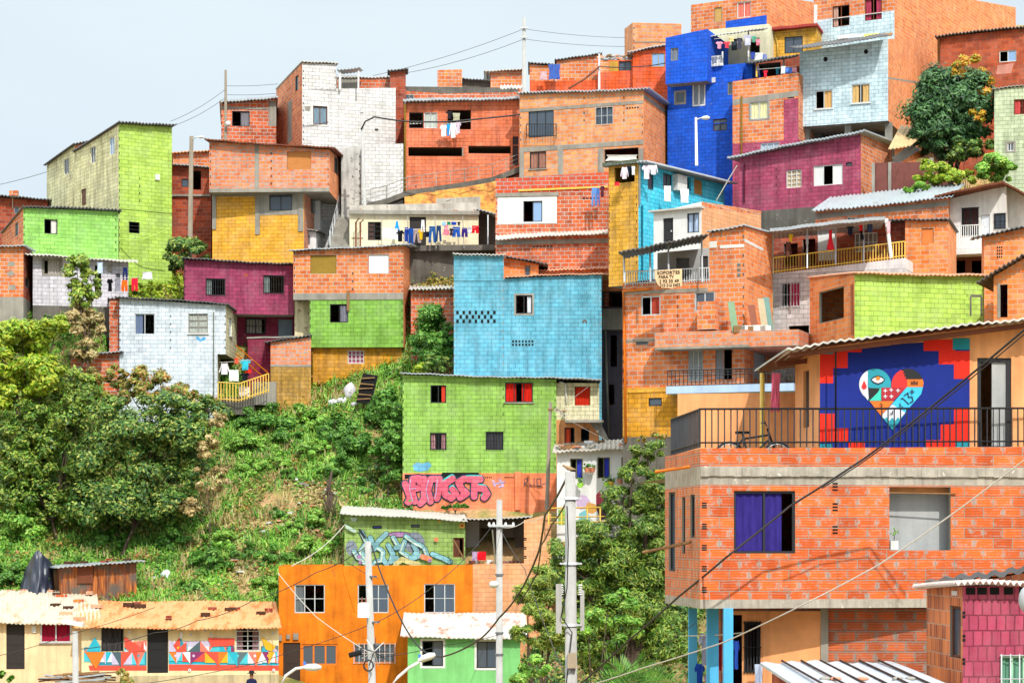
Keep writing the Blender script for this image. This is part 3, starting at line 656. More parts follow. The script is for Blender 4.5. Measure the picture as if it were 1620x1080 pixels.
# --- brick cluster behind the pole
h = House('house', 'ruined looking red brick house behind the leaning pole, right of the lime green house', (270, 334), 121, (262, 268), d=5, yaw=8, group=G)
h.win('F', (287, 283, 298, 296), 'dark', 0); h.hole('F', (300, 270, 318, 300)); h.bands('F', [(270, 308, 334, 311)], 'conc', .15, 'ledge'); h.level(360, M['brickd']); h.done(roof=M['zinc'], ov=(.5, .1, .1, .1))
h = House('house', 'small red brick upper house with a plank roof, seen over the ruined brick house', (274, 340), 126, (243, 241), d=5, group=G); h.level(300, M['brick']); h.done(roof=M['rust'])
# --- brick and yellow tall house
h = House('house', 'tall narrow house of raw brick above an unpainted concrete frame and yellow wall', (331, 521), 117, (224, 237), 'R', 543, 6, 256, group=G)
h.win('F', (454, 240, 492, 268), 'conc', 0, board='c8803c', label='opening closed with an orange board'); h.win('R', (529, 245, 534, 275), 'dark', 0); h.notches('F', [429], 235, 295, .08); h.notches('F', [333, 519], 230, 296, .05)
h.bands('F', [(403, 226, 410, 298)], 'conc', .01, 'column'); h.level(297, M['brickg'], R_=M['bricko']); h.level(303, M['conc'], R_=M['bricko']); h.done(ext=False, roof=M['brown'], ov=(.4, .3, .2, .35), amp=.015, th=.07)
k = House('', '', (336, 481), 117.8, (300, 300), 'R', 506, 4, 318, root=h.root)
k.win('F', (426, 308, 462, 333), 'dark', 1, glass='glass', curt=None); k.win('R', (492, 310, 499, 337), 'dark', 0, bars='dark', nb=3); k.patch('F', [(342, 302), (404, 302), (404, 311), (342, 311)], M['conc']); k.panel('F', (411, 303, 472, 340), M['conc'], [(426, 308, 462, 333)], .01)
k.bands('F', [(336, 300, 342, 363), (404, 300, 411, 371), (472, 300, 480, 366)], 'conc', .05); k.level(425, m_yel, R_=M['brickg']); k.done(roof=None)
h = House('house', 'narrow white house front with yellow trim beside the concrete stairs', (492, 506), 120.3, (306, 309), 'R', 529, 5, 330, group=G)
h.win('R', (509, 330, 514, 350), 'ypipe', 0, board='d8602c', name='door'); h.win('R', (518, 335, 524, 378), 'ypipe', 0, board='2a2624', name='door'); h.level(405, M['plast'], R_=M['plast']); h.done(roof=M['zincw'], ov=(.2, .1, .1, .3))
h = House('house', 'low white lean-to with a small window at the foot of the tall yellow house', (479, 500), 118.8, (364, 367), 'R', 513, 3, 372, group=G); h.win('F', (483, 371, 491, 388), 'alu', 1); h.level(405, M['plast']); h.done(roof=M['conc'])
# --- small brick house with grey-blue roof, skyline left
h = House('house', 'small red brick house with a tilted grey blue roof, behind the brick and yellow house', (350, 437), 124, (165, 157), d=6, group=G)
h.win('F', (367, 176, 395, 200), 'dark', 1, curt='8a8890', ccov=.5, cside='R'); h.patch('F', [(425, 160), (437, 160), (437, 200), (425, 200)], M['conc']); h.bands('F', [(350, 169, 425, 173)], 'conc', .02); h.notches('F', [351], 172, 222, .05)
h.level(235, M['brickr']); h.done(roof=M['zinc'], ov=(.4, .2, .1, .1), th=.12)
# --- white tall house
h = House('house', 'tall white painted block house with an orange brick left side', (478, 626), 121, (141, 139), 'L', 437, 7, group=G)
h.win('F', (495, 168, 518, 197), 'brown', 1, curt='7f98a8', surround='white'); h.patch('F', [(482, 168), (491, 168), (490, 176), (483, 175)], M['conc']); h.bands('L', [(455, 160, 462, 225)], 'conc', .01, 'column'); h.notches('F', [480], 150, 225, .05)
h.bands('F', [(593, 204, 598, 206)], 'dark', .06, 'bracket'); h.pipe('F', [(478, 200), (505, 196), (520, 193)], .015, 'cable')
h.level(232, m_white, L=M['brick'], R_=M['brickd']); h.level(330, m_white, L=M['brick']); h.done(roof=None)
k = House('', '', (478, 532), 121, (100, 102), 'L', 437, 7, 143, root=h.root); k.win('L', (467, 120, 472, 144), 'dark', 0); k.notches('F', [480, 530], 103, 140, .05); k.level(141, m_white, L=M['brick'], R_=m_white); k.done(ext=False, roof=M['zincw'], ov=(.15, .1, .05, .1))
k = House('', '', (533, 617), 125, (124, 123), d=3, root=h.root); k.hole('F', (540, 127, 552, 134)); k.patch('F', [(535, 120), (567, 120), (567, 145), (535, 145)], M['conc']); k.level(150, M['brickr']); k.done(ext=False, roof=M['zincw'], ov=(.1,) * 4)
mb = MB(); a = P(533, 112, 121.3); b2 = P(569, 107, 121.3); roof_sheet(mb, a, b2, b2 + Vector((0, 3.2, .5)), a + Vector((0, 3.2, .5)), M['zinc']); mb.build('terrace_roof', h.root)
posts(h.root, [(P(538, 142, 121.5), P(538, 110, 121.5), .07, 'white'), (P(567, 142, 121.5), P(567, 110, 121.5), .05, 'white')])
h = House('house', 'lower white block wall building between the stairs and the salmon house', (572, 638), 120, (229, 227), d=4, group=G); h.notches('F', [636], 230, 300, .05, mat=M['concd']); h.level(330, m_white); h.done(roof=None)
h = House('wall', 'weathered grey white block pillar beside the lower white building', (540, 572), 120.3, (236, 231), d=2, cat='wall', group=G); h.notches('F', [569], 236, 310, .1, mat=M['concd']); h.level(330, plaster('stained_white', 'cfccc6', 1., chip=.6, chipc='7a756c')); h.done(roof=None)
# --- salmon house
h = House('house', 'salmon block house with grey roof edge and a dark gap under its upper storey', (642, 824), 120.5, (164, 159), d=6, group=G)
h.win('F', (647, 178, 670, 203), 'dark', 0, open_=(0,)); h.win('F', (671, 178, 692, 203), 'alu', 1, curt='c9cfc8'); h.hole('F', (708, 174, 745, 205)); h.hole('F', (646, 233, 733, 247)); h.hole('F', (741, 231, 808, 243)); h.win('F', (811, 216, 820, 262), 'dark', 0, board='3a2a2c', name='door')
h.bands('F', [(731, 233, 740, 247)], 'conc', -.01, 'column'); h.pipe('F', [(641, 165), (641, 305)], .06, 'ypipe'); h.notches('F', [658, 700, 740, 765], 284, 300, .08)
h.level(230, m_salmon); h.level(330, m_salmon); h.done(roof=M['zinc'], ov=(.5, .1, .15, .1), th=.13)
k = House('', '', (624, 644), 124.5, (160, 170), d=3, root=h.root); k.level(320, M['brickd']); k.done(roof=None)
k = House('', '', (640, 822), 124.5, (137, 139), d=3, root=h.root); k.win('F', (640, 150, 655, 165), 'conc', 1, 1, cut=False); k.patch('F', [(642, 137), (820, 139), (820, 146), (700, 148), (642, 144)], M['concd']); k.level(170, M['brickr']); k.done(ext=False, roof=None)
h = House('chimney', 'broken dark brick stub on the roofs between the white and the salmon house', (617, 642), 124, (114, 112), d=1.2, cat='brick stub', group='brick stubs on the skyline'); h.level(175, M['brickd']); h.done(roof=M['concd'])
h = House('chimney', 'wide stepped brick stub on the skyline above the salmon house', (692, 731), 127, (111, 110), d=2.5, cat='brick stub', group='brick stubs on the skyline'); h.level(150, M['brick']); h.done(roof=None)
h = House('wall', 'low grey parapet on the skyline between the brick stub and the small brick room', (731, 776), 128, (126, 129), d=2, cat='wall'); h.level(150, M['concd']); h.done(roof=M['zinc'])
h = House('house', 'small brick rooftop room with a thin pale roof, left of the tall concrete pole', (776, 829), 127, (114, 112), d=4, group=G); h.level(160, M['brick']); h.done(roof=M['zincw'], ov=(.3, .1, .4, .1))
mb = MB(); a = P(791, 141, 121); b2 = P(829, 140, 121); roof_sheet(mb, a, b2, b2 + Vector((0, 2, .55)), a + Vector((0, 2, .55)), M['zincw'], amp=.05); tag(mb.build('awning', loc=a), 'short white corrugated awning above the right end of the salmon house', 'awning')
# --- big brick house in the middle
h = House('house', 'big pale brick house with concrete beams and a black balcony window', (822, 1018), 116.5, (150, 143), 'R', 1071, 7, 182, group=G)
w = h.win('F', (836, 175, 876, 217), 'dark', 2, glass='glass', label='full height window behind the black balcony rail'); h.win('F', (943, 170, 970, 197), 'dark', 1, bars='alu', nb=3); h.win('F', (838, 240, 864, 267), 'dark', 1, curt='a87868', bars=None, sill='conc'); h.hole('F', (956, 235, 1010, 262)); h.win('R', (1058, 187, 1066, 214), 'dark', 0)
h.notches('F', [924, 987], 150, 195, .07); h.notches('F', [824, 1016], 176, 226, .05); h.vents('F', (991, 168, 1012, 172), 5)
h.bands('F', [(822, 166, 1018, 171), (822, 228, 1018, 235), (822, 235, 829, 290), (883, 235, 891, 290), (946, 235, 955, 290), (1011, 235, 1018, 290)], 'conc', .02); h.bands('R', [(1018, 168, 1071, 173)], 'conc', .02, 'beam')
h.level(310, M['brickl'], R_=M['bricko']); h.done(roof=M['zinc'], ov=(.25, .2, .1, .35), amp=.05)
a, b2 = h.F.pt(*h.F.uz(833, 218, .35), .35), h.F.pt(*h.F.uz(880, 218, .35), .35); railing('balcony_rail', [h.F.pt(*h.F.uz(833, 218, .03), .03), a, b2, h.F.pt(*h.F.uz(880, 218, .03), .03)], .75, 16, M['dark'], parent=h.root)
# --- skyline behind it
h = House('house', 'brick rooftop rooms with an orange painted parapet above the big brick house', (838, 948), 123, (129, 127), d=2, group=G); h.level(165, m_verm); h.done(ext=False, roof=None)
k = House('', '', (838, 878), 126, (102, 105), d=3, root=h.root); k.level(140, M['brick']); k.done(ext=False, roof=M['zincd'], ov=(.2, .1, .1, .1)); k = House('', '', (880, 950), 125.5, (97, 86), d=4, root=h.root); k.level(140, M['brick']); k.done(ext=False, roof=M['zincd'], ov=(.2, .1, .1, .1))
h = House('house', 'vermilion painted block house with rubble on its lower roof, beside the blue house', (946, 1003), 122.5, (96, 95), d=4, group=G); h.win('F', (979, 97, 999, 112), 'dark', 1); h.patch('F', [(964, 97), (978, 97), (978, 113), (964, 113)], plaster('tan_board', 'c99a3e', .5)); h.patch('F', [(947, 96), (963, 96), (963, 115), (947, 115)], M['brick']); h.level(165, m_verm); h.done(ext=True, roof=None)
k = House('', '', (1001, 1056), 122, (84, 73), d=4, root=h.root); k.win('F', (1031, 84, 1052, 106), flat('olive_frame', 'b0a060', .5), 1, glass='glassb'); k.level(240, m_verm); k.done(ext=True, roof=M['zincw'], ov=(.3, .1, .3, .05))
mb = MB()
for i in range(70):
    q = P(random.uniform(948, 1006), random.uniform(88, 97), random.uniform(122.6, 125)); mb.cbox(q, random.uniform(.1, .45), random.uniform(.1, .3), random.uniform(.04, .12), random.choice([M['zincw'], M['wood'], M['clay'], M['zinc']]), random.uniform(0, 3))
tag(mb.build('rubble', loc=P(975, 96, 123)), 'heap of sheet and plank scraps on the roof of the vermilion house', 'rubble', kind='stuff')
h = House('house', 'tall plain brick tower block at the back of the skyline, left of the blue house', (1001, 1078), 134, (36, 38), 'L', 988, 4, 46, group=G); h.notches('F', [1003], 42, 90, .06); h.bands('F', [(1003, 66, 1078, 68)], 'conc', .02, 'beam'); h.level(120, M['brickl']); h.done(roof=None)
# --- blue house
h = House('house', 'deep blue block house of stacked storeys with a laundry terrace under a thin roof', (1056, 1175), 119.5, (131, 104), d=7, yaw=18, group=G)
h.win('F', (1095, 130, 1116, 168), 'white', 1, curt='98a4b4', fw=.09); h.win('F', (1069, 146, 1083, 163), 'conc', 0, surround='conc'); h.win('F', (1128, 188, 1150, 207), 'woodd', 1); h.win('F', (1151, 130, 1159, 150), 'conc', 0)
h.bands('F', [(1126, 123, 1132, 131)], 'white', .06, 'meter_box'); h.level(192, m_blue); h.level(330, m_blue); h.done(roof=None)
k = House('', '', (1053, 1119), 119, (60, 46), d=6, yaw=18, root=h.root); k.win('F', (1061, 76, 1073, 96), 'conc', 1, curt='8090a8'); k.level(128, m_blue); k.done(ext=False, roof=None)
k = House('', '', (1117, 1216), 122, (48, 38), d=3, yaw=16, root=h.root); k.hole('F', (1126, 66, 1133, 92)); k.win('F', (1157, 62, 1166, 80), 'dark', 0); k.hole('F', (1186, 66, 1202, 84)); k.patch('F', [(1119, 80), (1147, 78), (1147, 84), (1119, 86)], M['brick']); k.level(112, M['plast'] if 0 else plaster('cream_terrace', 'e6e2c4', .5)); k.done(ext=False, roof=None)
k = House('', '', (1118, 1190), 119.2, (106, 99), d=2.4, yaw=16, root=h.root); k.level(126, m_blue); k.done(ext=False, roof=None)
mb = MB(); a = P(1116, 58, 119.2); b2 = P(1216, 45, 118.2); roof_sheet(mb, a, b2, b2 + Vector((0, 3, .6)), a + Vector((0, 3, .6)), M['zincw'], amp=.02); mb.build('terrace_roof', h.root)
posts(h.root, [(P(x_, y1, 119.3), P(x_, y0, 119.3), .05, 'white') for x_, y0, y1 in ((1119, 56, 104), (1143, 82, 104), (1184, 50, 100))]); railing('terrace_rail', [P(1121, 106, 119.3), P(1142, 104, 119.2)], .55, 9, M['white'], parent=h.root, r=.03)
h = House('house', 'brick top storey with orange curtains and a blue painted strip, above the blue house', (1093, 1213), 125, (8, -8), 'R', 1288, 8, 4, group=G)
h.win('F', (1130, 12, 1142, 34), 'white', 0, 1, board='c8a05c'); h.win('F', (1166, 3, 1188, 28), 'white', 1, curt='f08070'); h.patch('F', [(1148, 34), (1213, 24), (1213, 44), (1148, 50)], m_blue); h.level(75, M['brick'], R_=M['bricko']); h.done(roof=None)
k = House('', '', (1093, 1147), 121.5, (38, 27), 'R', 1150, 2, root=h.root) if 0 else None
h = House('house', 'yellow house with a sloping red roof, left of the pale blue house', (1213, 1292), 122, (52, 43), d=4, yaw=10, group=G); h.win('F', (1241, 58, 1270, 84), 'dark', 1); h.pipe('F', [(1226, 55), (1230, 70), (1230, 92)], .04); h.level(110, m_yel2); h.done(roof=plaster('red_roof', 'a8403a', .3), ov=(.4, .1, .1, .1), th=.14, amp=.01)
# --- brick house with magenta corner
h = House('house', 'brick house with magenta painted corner and an open laundry roof deck, below the yellow house', (1159, 1263), 116.5, (129, 115), d=6, yaw=16, group=G)
h.win('F', (1187, 161, 1215, 188), 'alu', 1, curt='e8e2b0', surround='conc'); h.win('F', (1203, 226, 1233, 239), 'alu', 2, curt='b8c8d8'); h.patch('F', [(1240, 158), (1263, 155), (1263, 222), (1240, 222)], m_magenta); h.patch('F', [(1159, 158), (1263, 143), (1263, 152), (1159, 167)], M['conc'], .006); h.win('F', (1246, 152, 1256, 156), 'dark', 0)
h.pipe('F', [(1173, 152), (1173, 250)], .05); h.level(220, M['brick']); h.level(330, m_magenta); h.done(roof=None)
k = House('', '', (1188, 1266), 119.5, (100, 86), d=2, yaw=16, root=h.root); k.hole('F', (1200, 100, 1235, 122)); k.level(135, M['brickd']); k.done(ext=False, roof=None)
mb = MB(); a = P(1186, 101, 116.8); b2 = P(1264, 88, 115.8); roof_sheet(mb, a, b2, b2 + Vector((0, 3, .6)), a + Vector((0, 3, .6)), M['zincd'], amp=.04); mb.build('terrace_roof', h.root)
posts(h.root, [(P(1197, 122, 117), P(1197, 99, 117), .05, 'ypipe'), (P(1240, 118, 116.7), P(1240, 92, 116.7), .05, 'alu')])
# --- upper right: pale blue and brick
h = House('house', 'large top right house, pale blue under brick, with a long orange brick side', (1287, 1415), 121, (-5, -22), 'R', 1607, 24, 12, group=G)
h.win('F', (1317, 9, 1344, 42), 'brown', 1, curt='c8a090', ccov=.3); h.win('F', (1368, -2, 1395, 32), 'brown', 1, curt='b0405a', ccov=.7, cside='B'); h.bands('F', [(1288, 8, 1293, 70)], 'white', .05, 'pipe'); h.level(17, M['brick'], R_=M['bricko']); h.level(110, m_sky, R_=M['bricko']); h.done(roof=M['zincw'] if 0 else None)
h = House('house', 'pale blue house on concrete pillars with scrap sheets on its roof', (1265, 1405), 115, (82, 62), 'R', 1481, 15, 62, group=G)
h.win('F', (1290, 143, 1317, 172), 'alu', 1, curt='e0b070', ccov=.5, cside='R', sill='white'); h.win('F', (1347, 133, 1376, 163), 'alu', 1, curt='e0b878', ccov=.8, cside='B', sill='white')
for x_, y_ in ((1306, 94), (1370, 82)): h.patch('F', [(x_ + 3.4 * math.cos(t), y_ + 4 * math.sin(t)) for t in [i * .63 for i in range(10)]], M['black'], name='vent_hole')
h.patch('R', [(1405, 122), (1455, 130), (1455, 133), (1405, 125)], M['conc']); h.level(191, m_sky, R_=M['bricko']); h.done(ext=False, roof=None)
for u in (.08, 2.4, 4.6): mb = MB(); h.F.box(mb, u * 1.0, u + .35, h.lv[0][0] - 3.5, h.lv[0][0] - .01, -.8, -.45, M['conc']); mb.build('pillar', h.root)
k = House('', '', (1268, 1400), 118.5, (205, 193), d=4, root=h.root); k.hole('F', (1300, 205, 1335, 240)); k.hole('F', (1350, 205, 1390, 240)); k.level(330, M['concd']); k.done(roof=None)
mb = MB(); a = P(1262, 78, 114.8); b2 = P(1406, 58, 113.8)
roof_sheet(mb, a, b2, b2 + Vector((0, 3.5, .9)), a + Vector((0, 3.5, .9)), M['zincd'], amp=.03); mb.build('roof', h.root)
mb = MB()
for i, (x_, c_) in enumerate(((1325, M['zincw']), (1340, M['zinc']), (1362, flat('yellow_sheet', 'd8d62a', .5)), (1385, M['wood']))): q = P(x_, 62 - i * .8, 116.3); mb.box(q, (.9, .1, .1), (.2, .6, .3), (0, 0, .04), c_)
tag(mb.build('roof_scraps', loc=P(1350, 62, 116)), 'sheets and a yellow panel laid on the roof of the pale blue house', 'scrap sheets')
h = House('house', 'red brown brick house with a wavy roof, behind the round mango tree', (1483, 1622), 122, (60, 45), d=5, yaw=8, group=G); h.win('F', (1581, 80, 1608, 98), 'white', 1, glass='glassb', open_=(0,)); h.patch('F', [(1578, 104), (1604, 100), (1600, 116), (1576, 118)], plaster('pale_stain', 'd09080', .5)); h.pipe('F', [(1485, 62), (1485, 100)], .07, 'wood'); h.level(140, block('brick_brown_red', 'c05a34', col2='a04426', smear=.08, mortar='8a6a58', var=.12, ms=.01)); h.done(roof=M['zincd'], ov=(.35, .1, .1, .1), amp=.05)
h = House('house', 'pale green block house cut by the right edge, beside the mango tree', (1573, 1670), 110, (142, 132), d=5, group=G); h.win('F', (1604, 157, 1630, 181), 'brown', 1, curt='d05050', ccov=.8, cside='B'); h.win('F', (1594, 226, 1604, 239), 'white', 1, surround='conc'); h.level(330, m_pgreen); h.done(roof=M['conc'], ov=(.1,) * 4)
# --- magenta house right
h = House('house', 'magenta house with a long slanting roof and one open window, below the pale blue house', (1170, 1362), 109, (250, 212), 'R', 1412, 5.5, 232, group=G)
h.win('F', (1244, 269, 1268, 297), 'white', 2, 3, curt='d8c0a0'); h.win('F', (1287, 261, 1333, 293), 'white', 2, open_=(1,), glass=M['plast']); h.win('F', (1338, 257, 1348, 263), 'dark', 0); h.notches('F', [1228], 260, 310, .05); h.pipe('F', [(1177, 260), (1177, 320)], .05, flat('magenta_pipe', 'a04068'))
h.level(322, m_magenta, R_=M['brick']); h.level(350, M['concd'], R_=M['brick']); h.done(roof=M['zinc'], ov=(.5, .2, .5, .35), th=.09, amp=.03)
# --- red brick with white niche + yellow/turquoise house
h = House('house', 'red brick house with a white plastered bay and awning, left of the mustard wall', (784, 963), 111.5, (283, 272), d=6, yaw=6, group=G)
h.win('F', (828, 318, 858, 351), 'dark', 1, glass='glassb', open_=(0,)); h.panel('F', (787, 312, 881, 354), M['plast'], [(828, 318, 858, 351)]); h.bands('F', [(784, 305, 884, 311), (784, 380, 962, 386)], 'conc', .05); h.patch('F', [(820, 300), (962, 294), (962, 297), (820, 303)], M['ypipe'], .05, 'gutter')
h.vents('F', (843, 387, 876, 391), 6); h.vents('F', (910, 381, 943, 385), 6); h.vents('F', (922, 311, 950, 315), 5); h.level(302, block('brick_red_grey', 'e0562c', col2='c04220', mortar='aaa59f', var=.12, ms=.022, smear=.1)); h.level(440, M['brickr']); h.done(roof=None)
mb = MB(); a, b2 = h.F.pt(*h.F.uz(784, 379, .5), .5), h.F.pt(*h.F.uz(962, 369, .5), .5); roof_sheet(mb, a, b2, b2 + Vector((0, .9, .42)), a + Vector((0, .9, .42)), M['zincw'], amp=.03); mb.build('awning', h.root)
h = House('house', 'narrow mustard and turquoise house with washing at its top floor', (963, 1010), 106, (262, 259), 'R', 1146, 9, 292, group=G)
h.hole('F', (972, 264, 1004, 289)); h.win('R', (1049, 275, 1063, 301), 'dark', 1); h.hole('R', (1081, 280, 1093, 302)); h.win('R', (1098, 284, 1112, 308), 'wood', 0, 4, board='b08040'); h.win('R', (1025, 276, 1034, 300), 'dark', 0); h.notches('F', [964, 1007], 300, 420, .05)
h.bands('F', [(958, 256, 1012, 262)], flat('dark_green_beam', '5a6450'), .3, 'beam'); h.bands('R', [(1064, 278, 1079, 303)], 'white', .3, 'white_cabinet'); h.pipe('R', [(1012, 262), (1012, 325)], .05, 'white'); h.pipe('R', [(1016, 325), (1016, 430)], .05, flat('turquoise_pipe', '40b0d0'))  # the white box on the side wall is a fridge-like cabinet
h.level(450, m_yel2, R_=m_turq); h.done(ext=False, roof=M['zinc'], ov=(.3, .2, .1, .7), amp=.04)
h = House('house', 'small white plastered house with a black door and a yellow brick side', (1034, 1110), 101.5, (337, 319), 'R', 1204, 6.5, 334, group=G)
h.win('F', (1049, 345, 1065, 384), 'dark', 0, board='26262a', name='door', handle=True); h.win('F', (1087, 337, 1106, 368), 'dark', 1, curt='b8ccea'); h.patch('R', [(1110, 320), (1204, 335), (1204, 340), (1110, 327)], M['brick']); h.level(420, M['plast'], R_=M['brickp']); h.done(roof=None)
mb = MB(); h.F.box(mb, -.15, h.w + .05, h.zA + .02, h.zA + .1, -.2, .25, M['zincw']); mb.build('roof_edge', h.root)
# ================================================================ middle rows
h = House('house', 'long cream house with a concrete parapet, behind the row of coloured laundry', (553, 757), 116.6, (325, 320), d=2.6, group=G)
h.win('F', (582, 351, 603, 380), 'dark', 1, 3, curt='5a4440', ccov=.5); h.win('F', (648, 343, 674, 393), 'dark', 0, board='2b2422', name='door'); h.bands('F', [(552, 334, 758, 340)], 'conc', .25, 'ledge')
h.level(335, plaster('stained_parapet', 'c9c2b8', .9, chip=.5, chipc='b07a60')); h.level(394, m_creamw); h.level(420, M['concd']); h.done(roof=None)
k = House('', '', (757, 783), 118, (338, 345), d=2, root=h.root); k.level(440, M['concd']); k.done(roof=M['zinc'], ov=(1.5, .1, .1, .3))
mb = MB(); mb.tube([P(772, 392, 116.3), P(772, 340, 116.3)], .04, M['alu'], 6); mb.build('post', h.root)
mb = MB(); mb.box(P(640, 397, 116.3), (4.9, -.4, 0), (0, 2, 0), (0, 0, .3), M['concd']); mb.build('doorstep', h.root)
mb = MB()
for x_, pts in ((563, [(563, 392), (563, 352), (568, 345)]), (570, [(570, 392), (570, 352), (575, 348)])): mb.tube([P(a, b2, 116) for a, b2 in pts], .05, M['brown'], 5)
mb.tube([P(556, 377, 116), P(575, 377, 116)], .03, M['brown'], 4); tag(mb.build('pipe_frame', loc=P(563, 392, 116)), 'rusty forked pipes standing in front of the cream laundry house', 'pipe frame')
# stairs and ramp
st = thing('stairs', 'steep concrete stairs climbing between the yellow house and the cream laundry house', 'stairs', P(540, 392, 114.5)); mb = MB()
for i in range(20):
    Y = 116 + i * .32; yy = 394 - i * 3.9; a = P(520 + i * .6, yy, Y); b2 = P(553, yy, Y); mb.box(a, (b2 - a), (0, .36, 0), (0, 0, -.5), M['conc'])
mb.build('steps', st); railing('stair_rail', [P(522, 388, 116), P(540, 318, 122)], .8, 5, M['alu'], parent=st, r=.03)
# ramp path with rail
rp = [(560, 326, 119.0), (612, 314, 119.2), (645, 301, 119.3), (735, 288, 119.5), (779, 280, 119.6), (824, 263, 119.7)]; pts = [P(*q) for q in rp]; mb = MB(); v = []
for q in pts: v += [q, q + Vector((0, .75, 0)), q + Vector((0, .75, -.3)), q + Vector((0, 0, -.3))]
fs = [(i * 4 + k, i * 4 + (k + 1) % 4, i * 4 + 4 + (k + 1) % 4, i * 4 + 4 + k) for i in range(len(pts) - 1) for k in range(4)]; mb.mesh(v, fs, M['concd']); o = mb.build('ramp_path'); o['kind'] = 'structure'
bkm, nt, b = newmat('ochre_earth'); tcn = N(nt, 'ShaderNodeTexCoord').outputs['Object']; nt.links.new(ramp(nt, noise(nt, tcn, 1.6, 6, .7), [(.3, C('7a4626')), (.43, C('b8743a')), (.55, C('dca048')), (.7, C('9a8448'))]), b.inputs['Base Color']); b.inputs['Roughness'].default_value = .95
mb = MB(); v = []
for i in range(15):
    t = i / 14; x_ = 640 + (800 - 640) * t; yt = np.interp(x_, [640, 735, 779, 800], [309, 296, 288, 281]); v += [P(x_, yt, 119.35 + .1 * math.sin(i * 2)), P(x_, (yt + 334) / 2, 118.9 + .25 * math.sin(i * 1.7)), P(x_, 345, 118.3 + .2 * math.cos(i * 2.3))]
mb.mesh(v, [(i * 3 + k, i * 3 + 3 + k, i * 3 + 4 + k, i * 3 + 1 + k) for i in range(14) for k in (0, 1)], bkm, True); o = mb.build('earth_bank'); o['kind'] = 'structure'
railing('ramp_railing', pts, .72, 11, M['conc'], 'thin grey pipe railing climbing along the ramp in front of the salmon house', 'railing', r=.02, rr=.022, mid=(.66, .33), bot=False)
o = House('retaining_wall', 'low block retaining wall between ochre earth and the cream laundry house', (690, 760), 118.0, (314, 311), d=.5, cat='wall'); o.level(330, plaster('stained_block', 'c4bcb0', .9, chip=.4)); o.done(roof=None)
# purple house and neighbours
h = House('house', 'purple block house with a dark slanting roof and two barred windows', (292, 465), 113.6, (411, 420), d=5, yaw=-2, group=G)
for r in ((326, 441, 356, 467), (417, 436, 449, 464)): h.win('F', r, 'dark', 1, bars='dark', nb=8, curt='8a9894', ccov=.3)
h.patch('F', [(386, 433), (392, 433), (392, 437), (386, 437)], mul and M['brickd']); h.notches('F', [293], 415, 495, .05)
h.level(498, m_purple); h.done(ext=False, roof=M['zincd'], ov=(.35, .1, .1, .05))
k = House('', '', (296, 470), 115.2, (497, 497), d=4, root=h.root); k.win('F', (389, 504, 420, 528), 'dark', 1, bars='dark', nb=6, curt='a8a49a', ccov=.8); k.win('F', (440, 505, 463, 545), 'conc', 0, board='7a8a9a', name='door'); k.level(640, m_purpled); k.done(roof=None)
k = House('', '', (392, 470), 112.6, (535, 535), d=2.4, root=h.root); k.level(640, m_purpled); k.done(roof=M['conc'], ov=(.05,) * 4, th=.08, amp=0)
h = House('house', 'orange brick and green upper house over a yellow ground floor, two windows boarded', (464, 638), 112.6, (398, 388), 'R', 650, 4.5, 394, group=G)
h.win('F', (491, 404, 532, 433), 'wood', 0, board='9a7a1e', label='window closed with an olive board'); h.win('F', (583, 403, 615, 432), 'white', 0, board='eef0f4', label='window closed with a white board'); h.win('F', (522, 481, 551, 510), 'dark', 1, curt='a8a8b8', ccov=.45, cside='R', open_=(0,))
h.notches('F', [558], 425, 462, .08); h.notches('F', [466, 636], 395, 465, .06); h.notches('F', [491, 636], 476, 545, .05); h.bands('F', [(464, 464, 638, 474)], 'conc', .03, 'beam'); h.bands('F', [(549, 460, 553, 492)], 'wood', .1, 'plank')
h.level(472, M['brick'], R_=M['bricko']); h.done(ext=False, roof=M['zinc'], ov=(.3, .1, .2, .4), amp=.02)
k = House('', '', (490, 638), 112.6, (472, 472), 'R', 650, 4.5, root=h.root); k.win('F', (522, 481, 551, 510), 'dark', 1, curt='a8a8b8', ccov=.45, cside='R', open_=(0,)); k.notches('F', [491, 636], 476, 545, .05); k.level(549, m_green, R_=M['bricko']); k.done(ext=False, roof=None)
k = House('', '', (466, 492), 114.2, (470, 470), d=2, root=h.root); k.level(560, plaster('peeling_cream', 'e8d8b0', .8, chip=.7, chipc='9a8468')); k.done(roof=None)
k = House('', '', (494, 636), 113, (549, 549), 'R', 644, 4, root=h.root); k.win('F', (550, 554, 576, 575), 'white', 3, 2, curt='b86a84'); k.pipe('F', [(494, 556), (494, 620), (470, 626), (438, 632)], .05, 'ypipe'); k.level(615, m_ochre); k.level(700, M['concd']); k.done(roof=None)
h = House('house', 'small red brick annex over a stained ochre base, left of the ochre ground floor', (428, 492), 111.4, (541, 533), d=3, group=G); h.bands('F', [(428, 577, 492, 580)], 'conc', .02, 'beam'); h.level(578, M['brickg']); h.level(640, pb('stained_ochre', 'c89a48', dirt=1.3, chip=.6, chipc='6a5a48')); h.done(roof=M['zincd'], ov=(.2, .1, .3, .05))
h = House('house', 'bluish white block house with two windows and a cream side, above the hedge', (189, 357), 110.6, (472, 483), 'L' if 0 else 'R', 375, 4.5, 496, group=G)
h.win('F', (213, 496, 245, 529), 'alu', 1, curt='6c7c9c', ccov=.4, open_=(1,)); h.win('F', (298, 496, 329, 527), 'conc', 1, 2, curt='b4bab4', sill='white'); h.win('R', (363, 503, 367, 532), 'white', 0, glass='glassb', sill='white'); h.notches('F', [270, 356], 495, 555, .05); h.notches('F', [190], 480, 555, .05)
